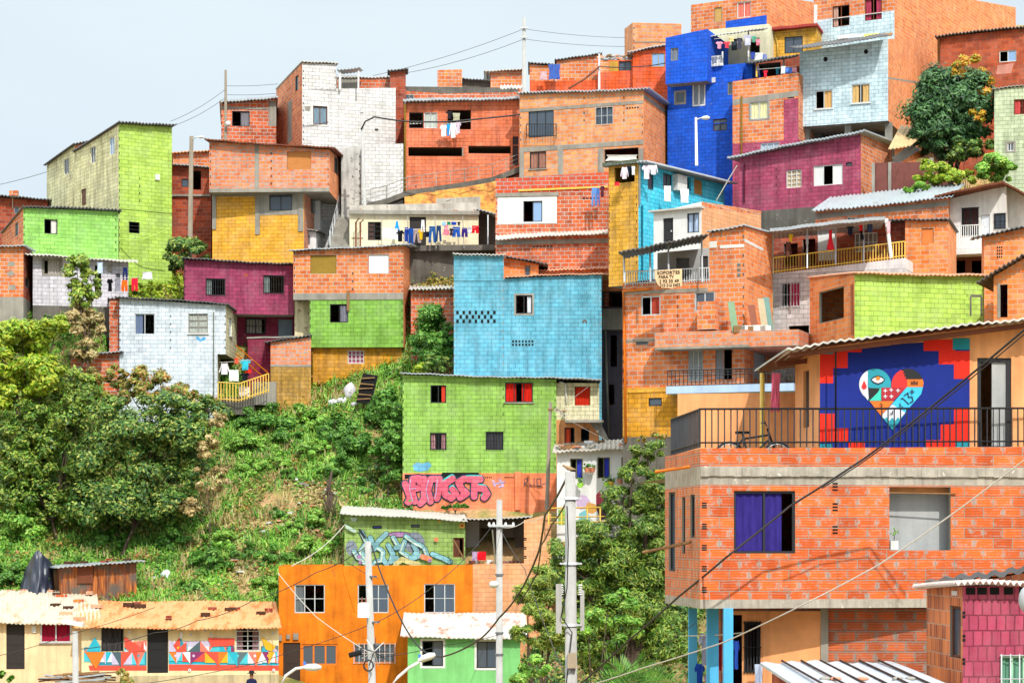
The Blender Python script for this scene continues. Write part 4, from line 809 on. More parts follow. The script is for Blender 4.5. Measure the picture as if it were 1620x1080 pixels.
h.patch('F', [(310, 535), (313, 531), (317, 537), (322, 533), (326, 534), (324, 538), (317, 540), (313, 538)], flat('blue_spray', '4aa8dc', .7)); h.pipe('F', [(338, 493), (338, 640)], .035, 'white'); h.level(560, m_whiteb, R_=m_creamp); h.done(ext=False, roof=M['zincd'], ov=(.3, .15, .2, .2), rdz=.02)
k = House('', '', (189, 344), 110.6, (560, 560), 'R', 349, 3.5, root=h.root); k.level(660, m_whiteb, R_=m_creamp); k.done(roof=None)
k = House('', '', (173, 190), 111.2, (473, 473), d=3, root=h.root); k.level(560, M['brickr']); k.done(ext=False, roof=M['zincd'], ov=(.1,) * 4)
h = House('house', 'half hidden red brick hut with a small slanted roof, left of the bluish white house', (112, 190), 110, (563, 557), d=3, group=G); h.win('F', (122, 580, 129, 600), 'white', 0, glass='glassb'); h.level(650, M['brickr']); h.done(roof=M['zinc'], ov=(.4, .1, .1, .2))
mb = MB(); mb.box(P(346, 628, 110), P(402, 600, 110.9) - P(346, 600, 110), (0, 2, 0), (0, 0, -.9), M['concd']); mb.box(P(400, 640, 111), (1.2, .1, 0), (0, 1.5, 0), (0, 0, 1.2), M['conc']); o = tag(mb.build('porch', loc=P(360, 640, 110)), 'grey concrete porch platform beside the bluish white house', 'porch')
railing('porch_railing', [P(345, 634, 109.9), P(354, 634, 109.9), P(378, 636, 110.1), P(425, 620, 110.6)], .95, 18, M['ypipe'], 'yellow metal railing round the small porch with washing', 'railing', r=.025, rr=.035)
sr = thing('stair_rail', 'orange stair handrail slanting down behind the washing on the porch', 'railing', P(375, 560, 111)); mb = MB()
for dy in (0, 12): mb.tube([P(373, 546 + dy * 1.1, 110.8), P(424, 590 + dy, 110.8)], .035, M['opipe'], 5)
for x_, y_ in ((390, 562), (405, 575), (421, 588)): mb.tube([P(x_ + 2, y_ - 2, 110.8), P(x_ - 3, y_ + 13, 110.8)], .03, M['opipe'], 4)
mb.build('rail', sr)
# blue block house
h = House('house', 'wide sky blue block house with a checkered vent pattern and one window', (718, 952), 108, (444, 434), d=5, group=G)
h.win('F', (816, 467, 842, 496), 'dark', 1, curt='dfe4ec', ccov=.3, cside='R', surround='conc'); h.vents('F', (722, 490, 785, 511), 13, 3, True, fill=.8); h.vents('F', (810, 536, 846, 547), 7, 2); h.notches('F', [719, 796, 950], 450, 580, .05, mat=M['conc']); h.patch('F', [(921, 509), (924, 505), (928, 506), (929, 511), (926, 511), (925, 508), (923, 512)], M['concd'])
h.level(620, m_teal); h.done(roof=None)
u0 = h.F.uz(799, 440)[0]; zu = lambda u: h.zA + (h.zB - h.zA) * u / h.w + .04; mb = MB(); roof_sheet(mb, h.F.pt(u0, zu(u0), .2), h.F.pt(h.w + .9, zu(h.w), .2), h.F.pt(h.w + .9, zu(h.w), -5), h.F.pt(u0, zu(u0), -5), M['clay'], amp=.02); mb.build('roof', h.root)
k = House('', '', (718, 797), 107.985, (404, 405), d=5, yaw=1.3, root=h.root); k.notches('F', [796], 408, 444, .06, mat=M['conc']); k.level(444, m_teal, R_=M['brick']); k.done(ext=False, roof=M['zincw'], ov=(.25, .1, .05, .1), rdz=.02)
k = House('', '', (797, 852), 109.5, (407, 418), d=3, root=h.root); k.win('F', (830, 420, 839, 443), 'wood', 0); k.level(446, M['bricko']); k.done(ext=False, roof=M['zincd'], ov=(.4, .1, .05, .5))
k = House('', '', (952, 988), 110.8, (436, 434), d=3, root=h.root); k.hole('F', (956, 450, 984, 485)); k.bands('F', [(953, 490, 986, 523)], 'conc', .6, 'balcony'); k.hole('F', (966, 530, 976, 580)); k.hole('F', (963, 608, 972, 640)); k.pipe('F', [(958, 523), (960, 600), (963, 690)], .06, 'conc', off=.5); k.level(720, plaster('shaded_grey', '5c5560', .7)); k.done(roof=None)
h = House('house', 'low house strip with a worn clay coloured sheet roof, above the sky blue house', (851, 985), 110.6, (430, 422), d=3, zback=.5, group=G); h.level(460, M['brick']); h.done(ext=False, roof=M['clay'], ov=(.5, .1, .1, .1))
h = House('house', 'small brick hut with a white corrugated roof between the bushes', (650, 717), 113, (459, 457), d=3, zback=.5, group=G); h.level(560, M['brickr']); h.done(roof=M['zincw'], ov=(.4, .1, .1, .1), amp=.05)
# ---------------- centre right: brick house with the sign
h = House('house', 'tall three storey orange brick house with a roof terrace and a hanging cardboard sign', (985, 1178), 92.5, (449, 440), 'R', 1222, 5, 432, group=G)
h.win('F', (1014, 468, 1045, 499), 'alu', 1, curt='b84a3a', ccov=.5, cside='R', fw=.06, open_=()); h.win('F', (1099, 461, 1131, 492), 'alu', 1, fw=.06); h.win('F', (1006, 539, 1026, 546), 'conc', 0)
h.win('F', (1090, 554, 1112, 602), 'alu', 2, 1, curt='b8c0c0', name='door', bars='alu', nb=5); h.win('F', (1132, 551, 1144, 600), 'conc', 0, board='8a8a90', name='door'); h.hole('F', (1145, 551, 1158, 600))
h.win('R', (1193, 550, 1211, 600), 'conc', 0, board='b8c8d8', name='door'); h.notches('F', [1072], 460, 535, .06); h.notches('F', [987], 545, 680, .1); h.vents('F', (1166, 415, 1174, 438), 1, 3, mat=M['conc'], fill=.7)
h.bands('F', [(985, 458, 1120, 464), (985, 536, 1052, 540)], 'conc', .02, 'beam'); h.pipe('F', [(1027, 457), (986, 461), (988, 520), (990, 700)], .06, 'opipe'); h.notches('F', [1176], 450, 520, .05)
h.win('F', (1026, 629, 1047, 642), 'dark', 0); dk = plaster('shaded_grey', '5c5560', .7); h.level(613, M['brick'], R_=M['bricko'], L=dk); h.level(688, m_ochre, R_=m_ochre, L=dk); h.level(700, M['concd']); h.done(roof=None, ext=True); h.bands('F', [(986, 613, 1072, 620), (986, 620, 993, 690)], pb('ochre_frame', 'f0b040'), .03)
k = House('', '', (1122, 1178), 92.5, (369, 358), 'R', 1222, 5, 370, root=h.root); k.bands('F', [(1122, 382, 1134, 392), (1139, 387, 1177, 392)], 'white', .01, 'painted_strip'); k.bands('R', [(1178, 385, 1207, 390)], 'white', .01, 'painted_strip'); k.vents('F', (1166, 413, 1174, 438), 1, 3, mat=M['conc'], fill=.7); k.notches('F', [1176], 365, 440, .05); k.level(440, M['brick'], R_=M['bricko']); k.done(ext=False, roof=M['zinc'], ov=(.2, .1, .05, .1))
k = House('', '', (1040, 1124), 96.5, (400, 392), d=.5, root=h.root); k.hole('F', (1070, 408, 1090, 440)); k.win('F', (1108, 405, 1120, 438), 'dark', 0, board='3a3634', name='door'); k.level(450, M['grey'] if 'grey' in M else m_grey); k.done(ext=False, roof=None)
mb = MB(); a = P(978, 399, 92); b2 = P(1122, 372, 92); roof_sheet(mb, a, b2, b2 + Vector((0, 4.5, .3)), a + Vector((.6, 4.5, .3)), M['zincd'], amp=.03); mb.build('canopy', h.root)
posts(h.root, [(P(x_, 446, 92.8), P(x_ - 1, y0, 92.8), .045, 'alu') for x_, y0 in ((988, 398), (1029, 390), (1058, 384), (1111, 376))]); railing('terrace_rail', [h.F.pt(.15, h.zA - .1, .02), h.F.pt(h.F.uz(1122, 440)[0], h.zB - .1, .02)], .62, 34, M['alu'], parent=h.root, r=.02, rr=.03)
sf = Frame(P(1035, 440, 91.9), (1, 0, 0), (0, -1, 0)); mb = MB(); sm = plaster('sign_board', 'ecc89e', .3)
o2 = [(1036, 428), (1079, 425), (1079, 452), (1062, 456), (1046, 455), (1040, 449), (1036, 440)]; front = [P(x_, y_, 91.9) for x_, y_ in o2]; bk = [q + Vector((0, .03, 0)) for q in front]; mb.poly(front, sm); mb.poly(bk[::-1], sm)
for i in range(7): j = (i + 1) % 7; mb.poly([front[i], front[j], bk[j], bk[i]], sm)
sg = thing('sign', 'cardboard sign reading SOPORTES PARA TV hung on the terrace railing of the brick house', 'sign', P(1057, 456, 91.9)); mb.build('board', sg)
def text_mesh(txt, p, h_, mat, parent, rot=0, wid=None, name='lettering', rx=90, rz=0, bold=.012, label=None):
    cu = bpy.data.curves.new(name, 'FONT'); cu.body = txt; cu.size = h_; cu.offset = bold; cu.extrude = .002; cu.resolution_u = 2
    t = bpy.data.objects.new(name + '_tmp', cu); sc.collection.objects.link(t); dg = bpy.context.evaluated_depsgraph_get(); me = bpy.data.meshes.new_from_object(t.evaluated_get(dg))
    bpy.data.objects.remove(t); me.materials.clear(); me.materials.append(mat); xs_ = [v.co.x for v in me.vertices]; k = (wid / (max(xs_) - min(xs_))) if wid else 1
    ca, sa = math.cos(rot), math.sin(rot); cz, sz = math.cos(rz), math.sin(rz)
    org = ORG[parent.name]
    for v in me.vertices:
        x, y, dz = v.co.x * k, v.co.y, v.co.z; x, y = x * ca - y * sa, x * sa + y * ca; v.co = Vector((p[0] + x * cz + dz * sz, p[1] + x * sz - dz * cz, p[2] + y)) - org
    o = bpy.data.objects.new(name, me); sc.collection.objects.link(o); o.parent = parent; ORG[o.name] = org
    if label: o['label'] = label
    return o
for t, x_, y_, w in (('SOPORTES', 1039.5, 434, 36), ('PARA TV', 1042, 440.5, 24), ('2 93 35 49', 1043, 447.5, 31), ('315 516 5402', 1044, 454, 32)): q = P(x_, y_, 91.88); text_mesh(t, q, .2, M['black'], sg, .03, w * 92 / FPX, bold=.003)
# balconies of that house
mb = MB(); s_ = Frame(h.F.pt(0, 0), h.F.e, h.F.n)
def slabbox(fr, x0, x1, y0, y1, d0, d1, mat, name, root):
    mb = MB(); u0 = fr.uz(x0, (y0 + y1) / 2, d1)[0]; u1 = fr.uz(x1, (y0 + y1) / 2, d1)[0]; z1 = fr.uz((x0 + x1) / 2, y0, d1)[1]; z0 = fr.uz((x0 + x1) / 2, y1, d1)[1]; fr.box(mb, u0, u1, z0, z1, d0, d1, mat); return mb.build(name, root), (u0, u1, z0, z1)
slabbox(h.F, 1036, 1184, 524, 547, 0.003, 1.0, M['brickg'], 'balcony', h.root)
slabbox(h.F, 1036, 1184, 547, 551, 0.003, 1.03, M['conc'], 'balcony_slab', h.root)
ro = h.R; mb = MB(); ro.box(mb, -.9, 5.2, zof(551, 92.2), zof(526, 92.2), .003, 2.6, M['brickg']); mb.build('balcony', h.root)
mb = MB(); ro.box(mb, -1.0, 5.2, zof(621, 92), zof(609, 92), .003, 2.4, plaster('pale_blue_render', 'b4cdf0', .3)); h.F.box(mb, 2.3, h.w, zof(621, 92), zof(609, 92), .003, 1.0, plaster('pale_blue_render', 'b4cdf0', .3)); mb.build('balcony_slab', h.root)
zf = zof(612, 92); railing('balcony_rail', [h.F.pt(2.35, zf, .95), h.F.pt(h.w + .05, zf, .95), ro.pt(-.9, zf, 2.35)], .75, 30, M['dark'], parent=h.root, mid=(.7, .85), r=.017)
q = h.F; mb = MB(); u, z = q.uz(1123, 405 + 115, .4); q.box(mb, q.uz(1112, 520)[0], q.uz(1140, 520)[0], zof(520, 92), zof(476, 92), .2, .9, M['brick']); tag(mb.build('brick_stack', loc=P(1125, 524, 92)), 'stack of orange bricks on the balcony parapet under the sign', 'bricks')
for i, (x_, y0, y1, c_, lb) in enumerate(((1158, 524, 477, '7a9a78', 'green board leaning on the bricks of the balcony'), (1190, 522, 482, '8a4a30', 'dark reddish frame leaning on the sunny balcony corner'), (1205, 520, 472, 'b8a888', 'pale plank leaning at the balcony corner by the white wall'), (1213, 522, 470, '6a9088', 'grey green plank leaning at the balcony corner by the white wall'))):
    a = P(x_, y0, 91.6 + i * .1); b2 = P(x_ - 7, y1, 92 + i * .1); mb = MB(); mb.box(a, (.3, .1, 0), (0, .04, 0), b2 - a, flat('plank' + c_, c_, .7)); tag(mb.build('plank', loc=a), lb, 'plank')
mb = MB()
for i in range(8): q = P(1168 + i * 6 + random.uniform(-2, 2), 521, 91.7); mb.cbox(q, .3, .3, random.uniform(.15, .4), random.choice([M['plast'], M['wood'], M['conc']]), i)
tag(mb.build('clutter', loc=P(1190, 524, 91.7)), 'white buckets and scraps along the balcony edge by the planks', 'clutter', kind='stuff')
# ---------------- house with the long yellow railing
h = House('house', 'house with a long open balcony, yellow railing and white lower wall', (1223, 1432), 97, (433, 408), d=6, yaw=13, group=G)
h.win('F', (1236, 447, 1266, 485), 'alu', 1, curt='c04068', ccov=.6, cside='R', bars='alu', nb=6); h.hole('F', (1248, 515, 1280, 545)); h.level(424, plaster('white_beam', 'ececec', .6), R_=M['plast']); h.level(560, pb('grey_white_block', 'dddcda', dirt=.7)); h.done(roof=None)
k = House('', '', (1224, 1432), 99.6, (368, 349), d=2, yaw=13, root=h.root); k.hole('F', (1240, 385, 1262, 420)); k.panel('F', (1294, 370, 1322, 412), M['plast'], d=.01); k.win('F', (1352, 368, 1388, 398), 'white', 4, 1, curt='9a8a80'); k.hole('F', (1270, 378, 1290, 420)); k.level(436, M['brickr'] if 0 else M['brickd']); k.done(ext=False, roof=None)
k = House('', '', (1432, 1500), 97.4, (349, 350), d=4, yaw=6, root=h.root); k.win('F', (1458, 361, 1477, 385), 'wood', 0, 3, board='e8823c', label='bricked up window with orange boards'); k.level(520, M['bricko']); k.done(roof=M['zincd'], ov=(.25, .1, 2.6, .1))
mb = MB(); a = P(1218, 366, 95.6); b2 = P(1400, 347, 94.3); roof_sheet(mb, a, b2, b2 + Vector((.6, 4.6, .25)), a + Vector((.6, 4.6, .25)), M['zinc'], th=.14, amp=.01); mb.build('canopy', h.root)
zz = h.F.pt(0.03, h.zA, -.05); railing('balcony_rail', [h.F.pt(.02, h.zA, -.03), h.F.pt(h.w - .02, h.zB, -.03)], .74, 46, M['ypipe'], parent=h.root, r=.025, rr=.035)
for x_, y0, y1, m_ in ((1277, 360, 424, 'alu'), (1322, 356, 418, 'alu'), (1366, 350, 414, 'alu'), (1410, 346, 408, 'white')): posts(h.root, [(P(x_, y1, 96.2), P(x_ - (8 if m_ == 'white' else 0), y0, 95.8), .04 if m_ == 'alu' else .09, m_)])
# ---------------- white gabled house, brick with zinc roof
h = House('house', 'long low brick house with a grey zinc sheet roof, right of the small white house', (1290, 1500), 103.5, (333, 312), d=4, yaw=10, zback=1.2, group=G); h.patch('F', [(1290, 338), (1500, 318), (1500, 326), (1290, 347)], M['conc']); h.level(440, M['brick']); h.done(roof=M['zinc'], ov=(.4, .1, .1, .3), amp=.045)
h = House('house', 'white gabled house with a balcony and wide brown eaves at the right', (1500, 1592), 102.5, (315, 294), d=5, yaw=8, group=G)
h.win('F', (1522, 329, 1548, 372), 'dark', 1, bars='dark', nb=7, curt='5a3a34'); h.win('F', (1552, 340, 1566, 378), 'white', 0, 1, board='dfe3ea', name='door'); h.win('F', (1573, 338, 1591, 362), 'dark', 1, bars='dark', nb=6); h.hole('F', (1510, 412, 1527, 440)); h.hole('F', (1537, 412, 1555, 440)); h.level(398, m_grey if 0 else plaster('off_white_gable', 'e4e0da', .5)); h.level(450, M['brown']); h.done(roof=M['brown'], ov=(1.0, .2, .5, .0), amp=.01, th=.1)
k = House('', '', (1592, 1640), 102.5, (294, 322), d=5, yaw=8, root=h.root); k.level(450, plaster('off_white_gable', 'e4e0da', .5)); k.done(roof=M['brown'], ov=(1.0, .2, .0, .3), amp=.01, th=.1)
slabbox(h.F, 1499, 1560, 396, 402, .003, 1.1, M['plast'], 'balcony_slab', h.root); u0, u1 = h.F.uz(1500, 396, 1.1)[0], h.F.uz(1559, 396, 1.1)[0]; zf = zof(396, 101.5); railing('balcony_rail', [h.F.pt(u0, zf, .1), h.F.pt(u0, zf, 1.05), h.F.pt(u1, zf, 1.05)], 1.2, 26, M['white'], parent=h.root, r=.017)
h = House('wall', 'rust brown corrugated metal fence with grey posts beside the magenta house', (1380, 1500), 108, (258, 255), d=.15, cat='fence'); h.bands('F', [(1379, 258, 1384, 320), (1405, 257, 1410, 320), (1470, 250, 1477, 300)], 'conc', .06, 'post'); h.level(330, rusty('rust_fence', '7a4038', '5a2c22', .5, .8)); h.done(roof=None, back=False)
# ---------------- lime wall with orange side
h = House('house', 'low lime green block house with an orange brick left side and clay tile roof', (1352, 1556), 88.5, (434, 437), 'L', 1281, 4.5, 440, group=G)
h.win('L', (1296, 457, 1335, 508), 'conc', 0, open_=(0,)); h.pipe('L', [(1347, 450), (1348, 530)], .05, plaster('pink_pipe', 'd88a70')); h.patch('F', [(1534, 470), (1536, 466), (1552, 466), (1554, 470), (1554, 500), (1551, 500), (1551, 470), (1537, 470), (1537, 500), (1534, 500)], M['concd']); h.notches('F', [1354, 1530], 455, 520, .08, mat=m_green)
h.level(560, m_lime, L=M['bricko']); h.done(roof=M['clay'], ov=(.3, .1, .1, .2), amp=.03)
h = House('house', 'orange brick house with a thin roof cut off by the right edge', (1557, 1660), 90, (375, 352), 'L', 1553, 3, 378, group=G); h.vents('F', (1577, 388, 1587, 408), 3, 4); h.level(560, M['bricko']); h.done(roof=M['zincd'], ov=(.35, .1, .5, .1))
h = House('house', 'orange brick house with a narrow dark doorway at the right edge', (1572, 1660), 86, (437, 385), d=3, yaw=10, group=G); h.hole('F', (1582, 450, 1594, 502)); h.bands('F', [(1578, 448, 1582, 503)], 'conc', .02, 'door_frame'); h.level(560, M['bricko']); h.done(roof=M['zincd'], ov=(.5, .1, .6, .1), amp=.05)
# ================================================================ lower rows
h = House('house', 'large green block house with a roof edge of pale sheet over an orange graffiti plinth', (637, 880), 104, (593, 600), d=5, group=G)
h.win('F', (681, 609, 706, 637), 'dark', 1, curt='e04a34', ccov=.3, cside='R', open_=(0,)); h.win('F', (799, 605, 843, 636), 'dark', 2, curt='d8281c', ccov=.8, cside='B', sill='conc'); h.win('F', (681, 685, 706, 711), 'dark', 1, curt='c8949a', ccov=.6, cside='B', bars='dark', nb=5); h.win('F', (769, 683, 796, 711), 'dark', 1, bars='dark', nb=6, curt='4a4a50')
h.notches('F', [638, 878], 600, 745, .05); h.notches('F', [796], 608, 660, .05); h.patch('F', [(653, 735), (660, 731), (668, 733), (678, 730), (683, 736), (676, 744), (664, 746), (655, 744)], pb('sky_spray', '6cb8dc'))
h.level(748, m_green2); h.level(830, m_coral)
h.patch('F', [(640, 750), (698, 750), (700, 747), (757, 747), (760, 755), (640, 757)], M['black'])
h.vents('F', (762, 752, 779, 756), 6); h.vents('F', (798, 752, 814, 756), 6)
gp = h.F
pink, navy, cyan, lav = pb('graffiti_pink', 'e4647c', dirt=.4, rh=.205), pb('graffiti_navy', '1f4a63', dirt=.4, rh=.205), pb('graffiti_cyan', '45c4c4', dirt=.4, rh=.205), pb('graffiti_lilac', 'c0a8d0', dirt=.4, rh=.205)
def strokes(fr, polys, name, root, label, base=.004):
    mb = MB()
    for i, (pts, m_) in enumerate(polys): fr.ppoly(mb, pts, base + .0007 * i, m_)
    o = mb.build(name, root); o['label'] = label; return o
def fat(pts, r, n=10):
    """outline round a stroke given by pixel points: discs and connecting strips"""
    out = []
    for x_, y_ in pts: out.append([(x_ + r * math.cos(2 * math.pi * k / n), y_ + r * math.sin(2 * math.pi * k / n)) for k in range(n)])
    for (a, b2), (c, d) in zip(pts, pts[1:]):
        l = math.hypot(c - a, d - b2) or 1; nx, ny = -(d - b2) / l * r, (c - a) / l * r; out.append([(a + nx, b2 + ny), (c + nx, d + ny), (c - nx, d - ny), (a - nx, b2 - ny)])
    return out
let = [[(653, 757), (651, 775), (656, 793)], [(653, 757), (663, 756)], [(654, 773), (661, 772)], [(664, 762), (671, 757), (671, 790), (665, 796)], [(681, 759), (677, 775), (681, 793)], [(681, 758), (689, 757)], [(695, 757), (693, 780), (691, 788)], [(641, 765), (645, 775), (650, 790)],
       [(716, 757), (704, 765), (704, 782), (714, 788), (721, 780), (716, 774)], [(735, 757), (725, 762), (730, 773), (738, 780), (728, 787)], [(741, 758), (760, 758)], [(751, 760), (750, 785)], [(757, 772), (766, 773), (771, 781), (766, 787)], [(645, 793), (647, 794)]]
ps = []
for L in let:
    for p_ in fat(L, 7.2): ps.append((p_, navy))
for L in let[8:13:2]:
    for p_ in fat([(a - 1, b2 - 3) for a, b2 in L], 4.6): ps.append((p_, cyan))
for L in let:
    for p_ in fat(L, 5.2): ps.append((p_, pink))
for L in let[:8:2]:
    for p_ in fat([(a - 3, b2) for a, b2 in L], .7, 5): ps.append((p_, lav))
strokes(gp, ps, 'graffiti', h.root, 'big rounded pink graffiti letters with dark teal outline')
ps = []
for L in ([(829, 770), (830, 757), (835, 756), (834, 762), (830, 764), (836, 770)], [(839, 764), (838, 769), (842, 769)], [(845, 756), (845, 769)], [(849, 758), (855, 756), (856, 768), (850, 769), (849, 758)], [(858, 766), (863, 764)]):
    for p_ in fat(L, .5, 5)[len(L):]: ps.append((p_, navy))
for L in ([(780, 760), (783, 768)], [(790, 758), (796, 768), (790, 770)], [(783, 765), (798, 762)]):
    for p_ in fat(L, 1.6, 6): ps.append((p_, lav))
strokes(gp, ps, 'graffiti', h.root, 'thin dark scribbled tag on the orange plinth'); h.bands('F', [(815, 746, 824, 806)], m_coral, .12, 'pilaster')
h.done(roof=M['zinc'], ov=(.35, .1, .1, 2.2), amp=.02)
k = House('', '', (880, 948), 104.4, (605, 606), d=4, root=h.root); k.win('F', (909, 611, 934, 643), 'brown', 0, curt='c8301c'); k.win('F', (893, 676, 909, 708), 'dark', 0, curt='e85a3a', ccov=.6); k.hole('F', (919, 678, 932, 708)); k.pipe('F', [(885, 604), (895, 607), (896, 640)], .05, 'white'); k.level(664, m_creamp); k.level(730, m_peach); k.done(roof=None)
slabbox(k.F, 894, 948, 641, 664, .003, .8, m_creamp, 'balcony', h.root); slabbox(k.F, 894, 955, 664, 668, .003, .9, M['conc'], 'balcony_slab', h.root)
mb = MB(); a = P(932, 668, 103.8); mb.mesh([P(932, 668, 103.8), P(950, 668, 103.8), P(966, 700, 103.8), P(960, 702, 103.8), P(932, 668, 105.2), P(950, 668, 105.2), P(966, 700, 105.2), P(960, 702, 105.2)], [(0, 1, 2, 3), (4, 7, 6, 5), (0, 4, 5, 1), (1, 5, 6, 2), (2, 6, 7, 3), (3, 7, 4, 0)], M['conc']); mb.build('outside_stairs', h.root)
# white house with flower pots
h = House('house', 'small white house with blue curtains, wall flower pots and a painted mural', (881, 1004), 97.5, (716, 707), d=4, zback=.5, group=G)
for r in ((902, 725, 922, 757), (945, 723, 965, 756), (983, 723, 1003, 755)): h.win('F', r, flat('olive_window_frame', '6a6a3a', .5), 1, curt='3a46c0', ccov=.45, cside='R')
rp_ = plaster('junk_roof', 'c8c0b4', .9, chip=.5, chipc='8a5a40')
ps = [([(912, 790), (918, 782), (928, 784), (934, 793), (930, 803), (918, 806), (912, 800)], flat('mural_lilac', 'cdb2d4', .7)), ([(926, 802), (930, 794), (942, 797), (950, 804), (938, 812), (928, 810)], flat('mural_ochre', 'd8a050', .7)),
      ([(943, 790), (947, 778), (951, 784), (955, 776), (958, 786), (966, 788), (970, 800), (966, 820), (950, 822), (944, 806)], flat('mural_dark', '4a3440', .7)), ([(943, 796), (943, 782), (949, 776), (952, 783), (956, 779), (955, 790), (948, 798)], flat('mural_red', 'c04058', .7)), ([(958, 800), (966, 796), (970, 806), (962, 812)], flat('mural_red', 'c04058', .7)),
      ([(975, 792), (984, 786), (996, 788), (998, 800), (984, 806)], flat('mural_pale', 'e0d4e8', .7)), ([(916, 812), (926, 806), (934, 818), (928, 830), (916, 826)], flat('mural_teal', '7ac0c8', .7))]
strokes(h.F, ps, 'mural', h.root, 'loose painted mural of a dark bird with a red comb'); h.patch('F', [(883, 806), (905, 804), (905, 830), (883, 830)], m_green2)
h.level(850, M['plast']); h.done(roof=rp_, ov=(.4, .2, .2, .3), amp=.03)
for i, (x_, y_, c_, lb) in enumerate(((929, 744, 'b06a40', 'brown flower pot on the white wall between the two left windows'), (937, 744, 'a05a3a', 'brown hanging pot just left of the middle blue window'), (918, 768, '8ac030', 'green flower pot under the left window of the white house'), (960, 767, '9ad038', 'lime flower pot under the middle window of the white house'), (966, 766, 'e0b030', 'yellow flower pot under the middle window of the white house'), (981, 762, 'b07050', 'brown flower pot under the right window of the white house'))):
    q = P(x_, y_ + 3, 97.1); t = thing('flower_pot', lb, 'flower pot', q, 'flower pots on the white wall'); mb = MB(); mb.tube([q, q + Vector((0, 0, .22))], [.1, .17], flat('pot' + c_, c_, .6), 10); mb.build('pot', t)
    pp, nn = crown_pts([(q.x, q.y, q.z + .35, .25, .2, .2)], 60, .3, 4, .5); leafmesh('plant', pp, nn, .12, L_['mid'], t)
rng2 = random.Random(4)
for i in range(20):
    x_ = rng2.uniform(885, 1000); u = rng2.uniform(0, 1); Y = 97.2 + u * 4; z = h.zA + (h.zB - h.zA) * (x_ - 881) / 123 + .12 + u * .45; mb = MB(); q = Vector(((x_ - 810) / FPX * Y, Y, z)); c_ = rng2.choice(['wood', 'brick', 'conc', 'zincd', 'plast']); mb.cbox(q, rng2.uniform(.2, .55), rng2.uniform(.2, .4), rng2.uniform(.06, .16), M[c_], rng2.uniform(0, 3))
    tag(mb.build('roof_weight', loc=q), 'brick or scrap piece lying on the roof of the white house with flower pots', 'roof weight', 'scraps weighing down the white house roof')
h = House('wall', 'faded blue and green sheet lying on the roofs left of the ochre ground floor', (975, 1015), 100, (692, 690), d=1, cat='sheet', zback=.3) if 0 else None
railing('walkway_railing', [P(868, 830, 96.5), P(970, 828, 96.5)], .75, 5, M['ypipe'], 'yellow pipe railing in front of the white house with flower pots', 'railing', r=.035, rr=.04, mid=(.45,))
# graffiti green house
h = House('house', 'low green block house with a white sheet roof and spray painted lettering', (545, 736), 99.4, (812, 824), d=4, zback=.32, group=G)
h.win('F', (589, 831, 604, 836), 'dark', 0, glass=flat('blue_pane', '2838a0', .4)); h.win('F', (650, 829, 664, 834), 'dark', 0); h.win('F', (717, 850, 734, 881), 'brown', 0, curt='6a4434', ccov=.6)
gb, gt, gk, gg, gpk, gs = pb('spray_blue', '86bcc4', dirt=.5, var=.12), pb('spray_pale', 'c8e0d0', dirt=.5, var=.12), pb('spray_black', '26323a', dirt=.5, var=.12), pb('spray_grey', '8a93a0', dirt=.5, var=.12), pb('spray_violet', 'b080b0', dirt=.5, var=.12), pb('spray_sand', 'd8cc8a', dirt=.5, var=.12)
ps = [([(655 + 17 * math.cos(t), 858 + 17 * math.sin(t)) for t in [i * .33 for i in range(19)]], gg), ([(556 + 9 * math.cos(t), 866 + 12 * math.sin(t)) for t in [i * .5 for i in range(13)]], gg), ([(631 + 19 * math.cos(t), 845 + 5 * math.sin(t)) for t in [i * .33 for i in range(19)]], gk), ([(631 + 17.6 * math.cos(t), 845 + 3.6 * math.sin(t)) for t in [i * .33 for i in range(19)]], gpk)]
lets = [[(572, 842), (580, 858), (570, 872), (582, 888)], [(611, 844), (598, 856), (592, 868)], [(598, 866), (606, 872), (604, 886), (594, 888)], [(614, 862), (622, 876), (618, 888), (628, 882)], [(640, 856), (634, 872), (646, 880)], [(654, 862), (660, 872), (650, 884), (664, 878)], [(642, 848), (656, 858), (668, 864)], [(684, 876), (700, 882), (712, 888)], [(560, 872), (566, 882), (576, 886)], [(586, 850), (590, 862), (584, 872)], [(622, 850), (628, 860)], [(626, 866), (634, 864)], [(672, 868), (676, 880)], [(606, 884), (612, 892)], [(576, 890), (590, 893)]]
for L in lets:
    for p_ in fat(L, 4.6): ps.append((p_, gk))
for L in lets:
    for p_ in fat(L, 3.8): ps.append((p_, gb))
for L in lets[::2]:
    for p_ in fat([(a - 1, b2 + 1) for a, b2 in L], 1.5): ps.append((p_, gt))
for L in ([(626, 892), (636, 884), (648, 889), (662, 892)], [(668, 880), (680, 884)]):
    for p_ in fat(L, 4): ps.append((p_, gs if L[0][0] < 660 else m_coral))
for x_, y_, r_, m_ in ((568, 880, 3.4, gpk), (570, 889, 3, gpk), (560, 889, 2, gg), (690, 853, 3.5, m_coral), (680, 886, 3, gpk), (731, 831, 4.5, flat('flower_orange', 'e8a03a', .7)), (695, 824, 2, flat('flower_orange', 'e8a03a', .7)), (731, 831, 1.8, M['brown'])):
    ps.append(([(x_ + r_ * math.cos(t), y_ + r_ * math.sin(t)) for t in [i * .63 for i in range(10)]], m_))
ps += [([(555, 818), (565, 819), (563, 824), (556, 824)], gt), ([(566, 836), (570, 836), (580, 850), (576, 851)], gk), ([(545, 828), (556, 834), (566, 840), (560, 842), (548, 836)], gt)]
strokes(h.F, ps, 'graffiti', h.root, 'pale blue outlined graffiti lettering with grey discs and bubbles')
h.level(930, pb('painted_dull_green', '9fbf66', dirt=.9)); h.done(roof=M['zincw'], ov=(.5, .2, .2, .1), amp=.018)
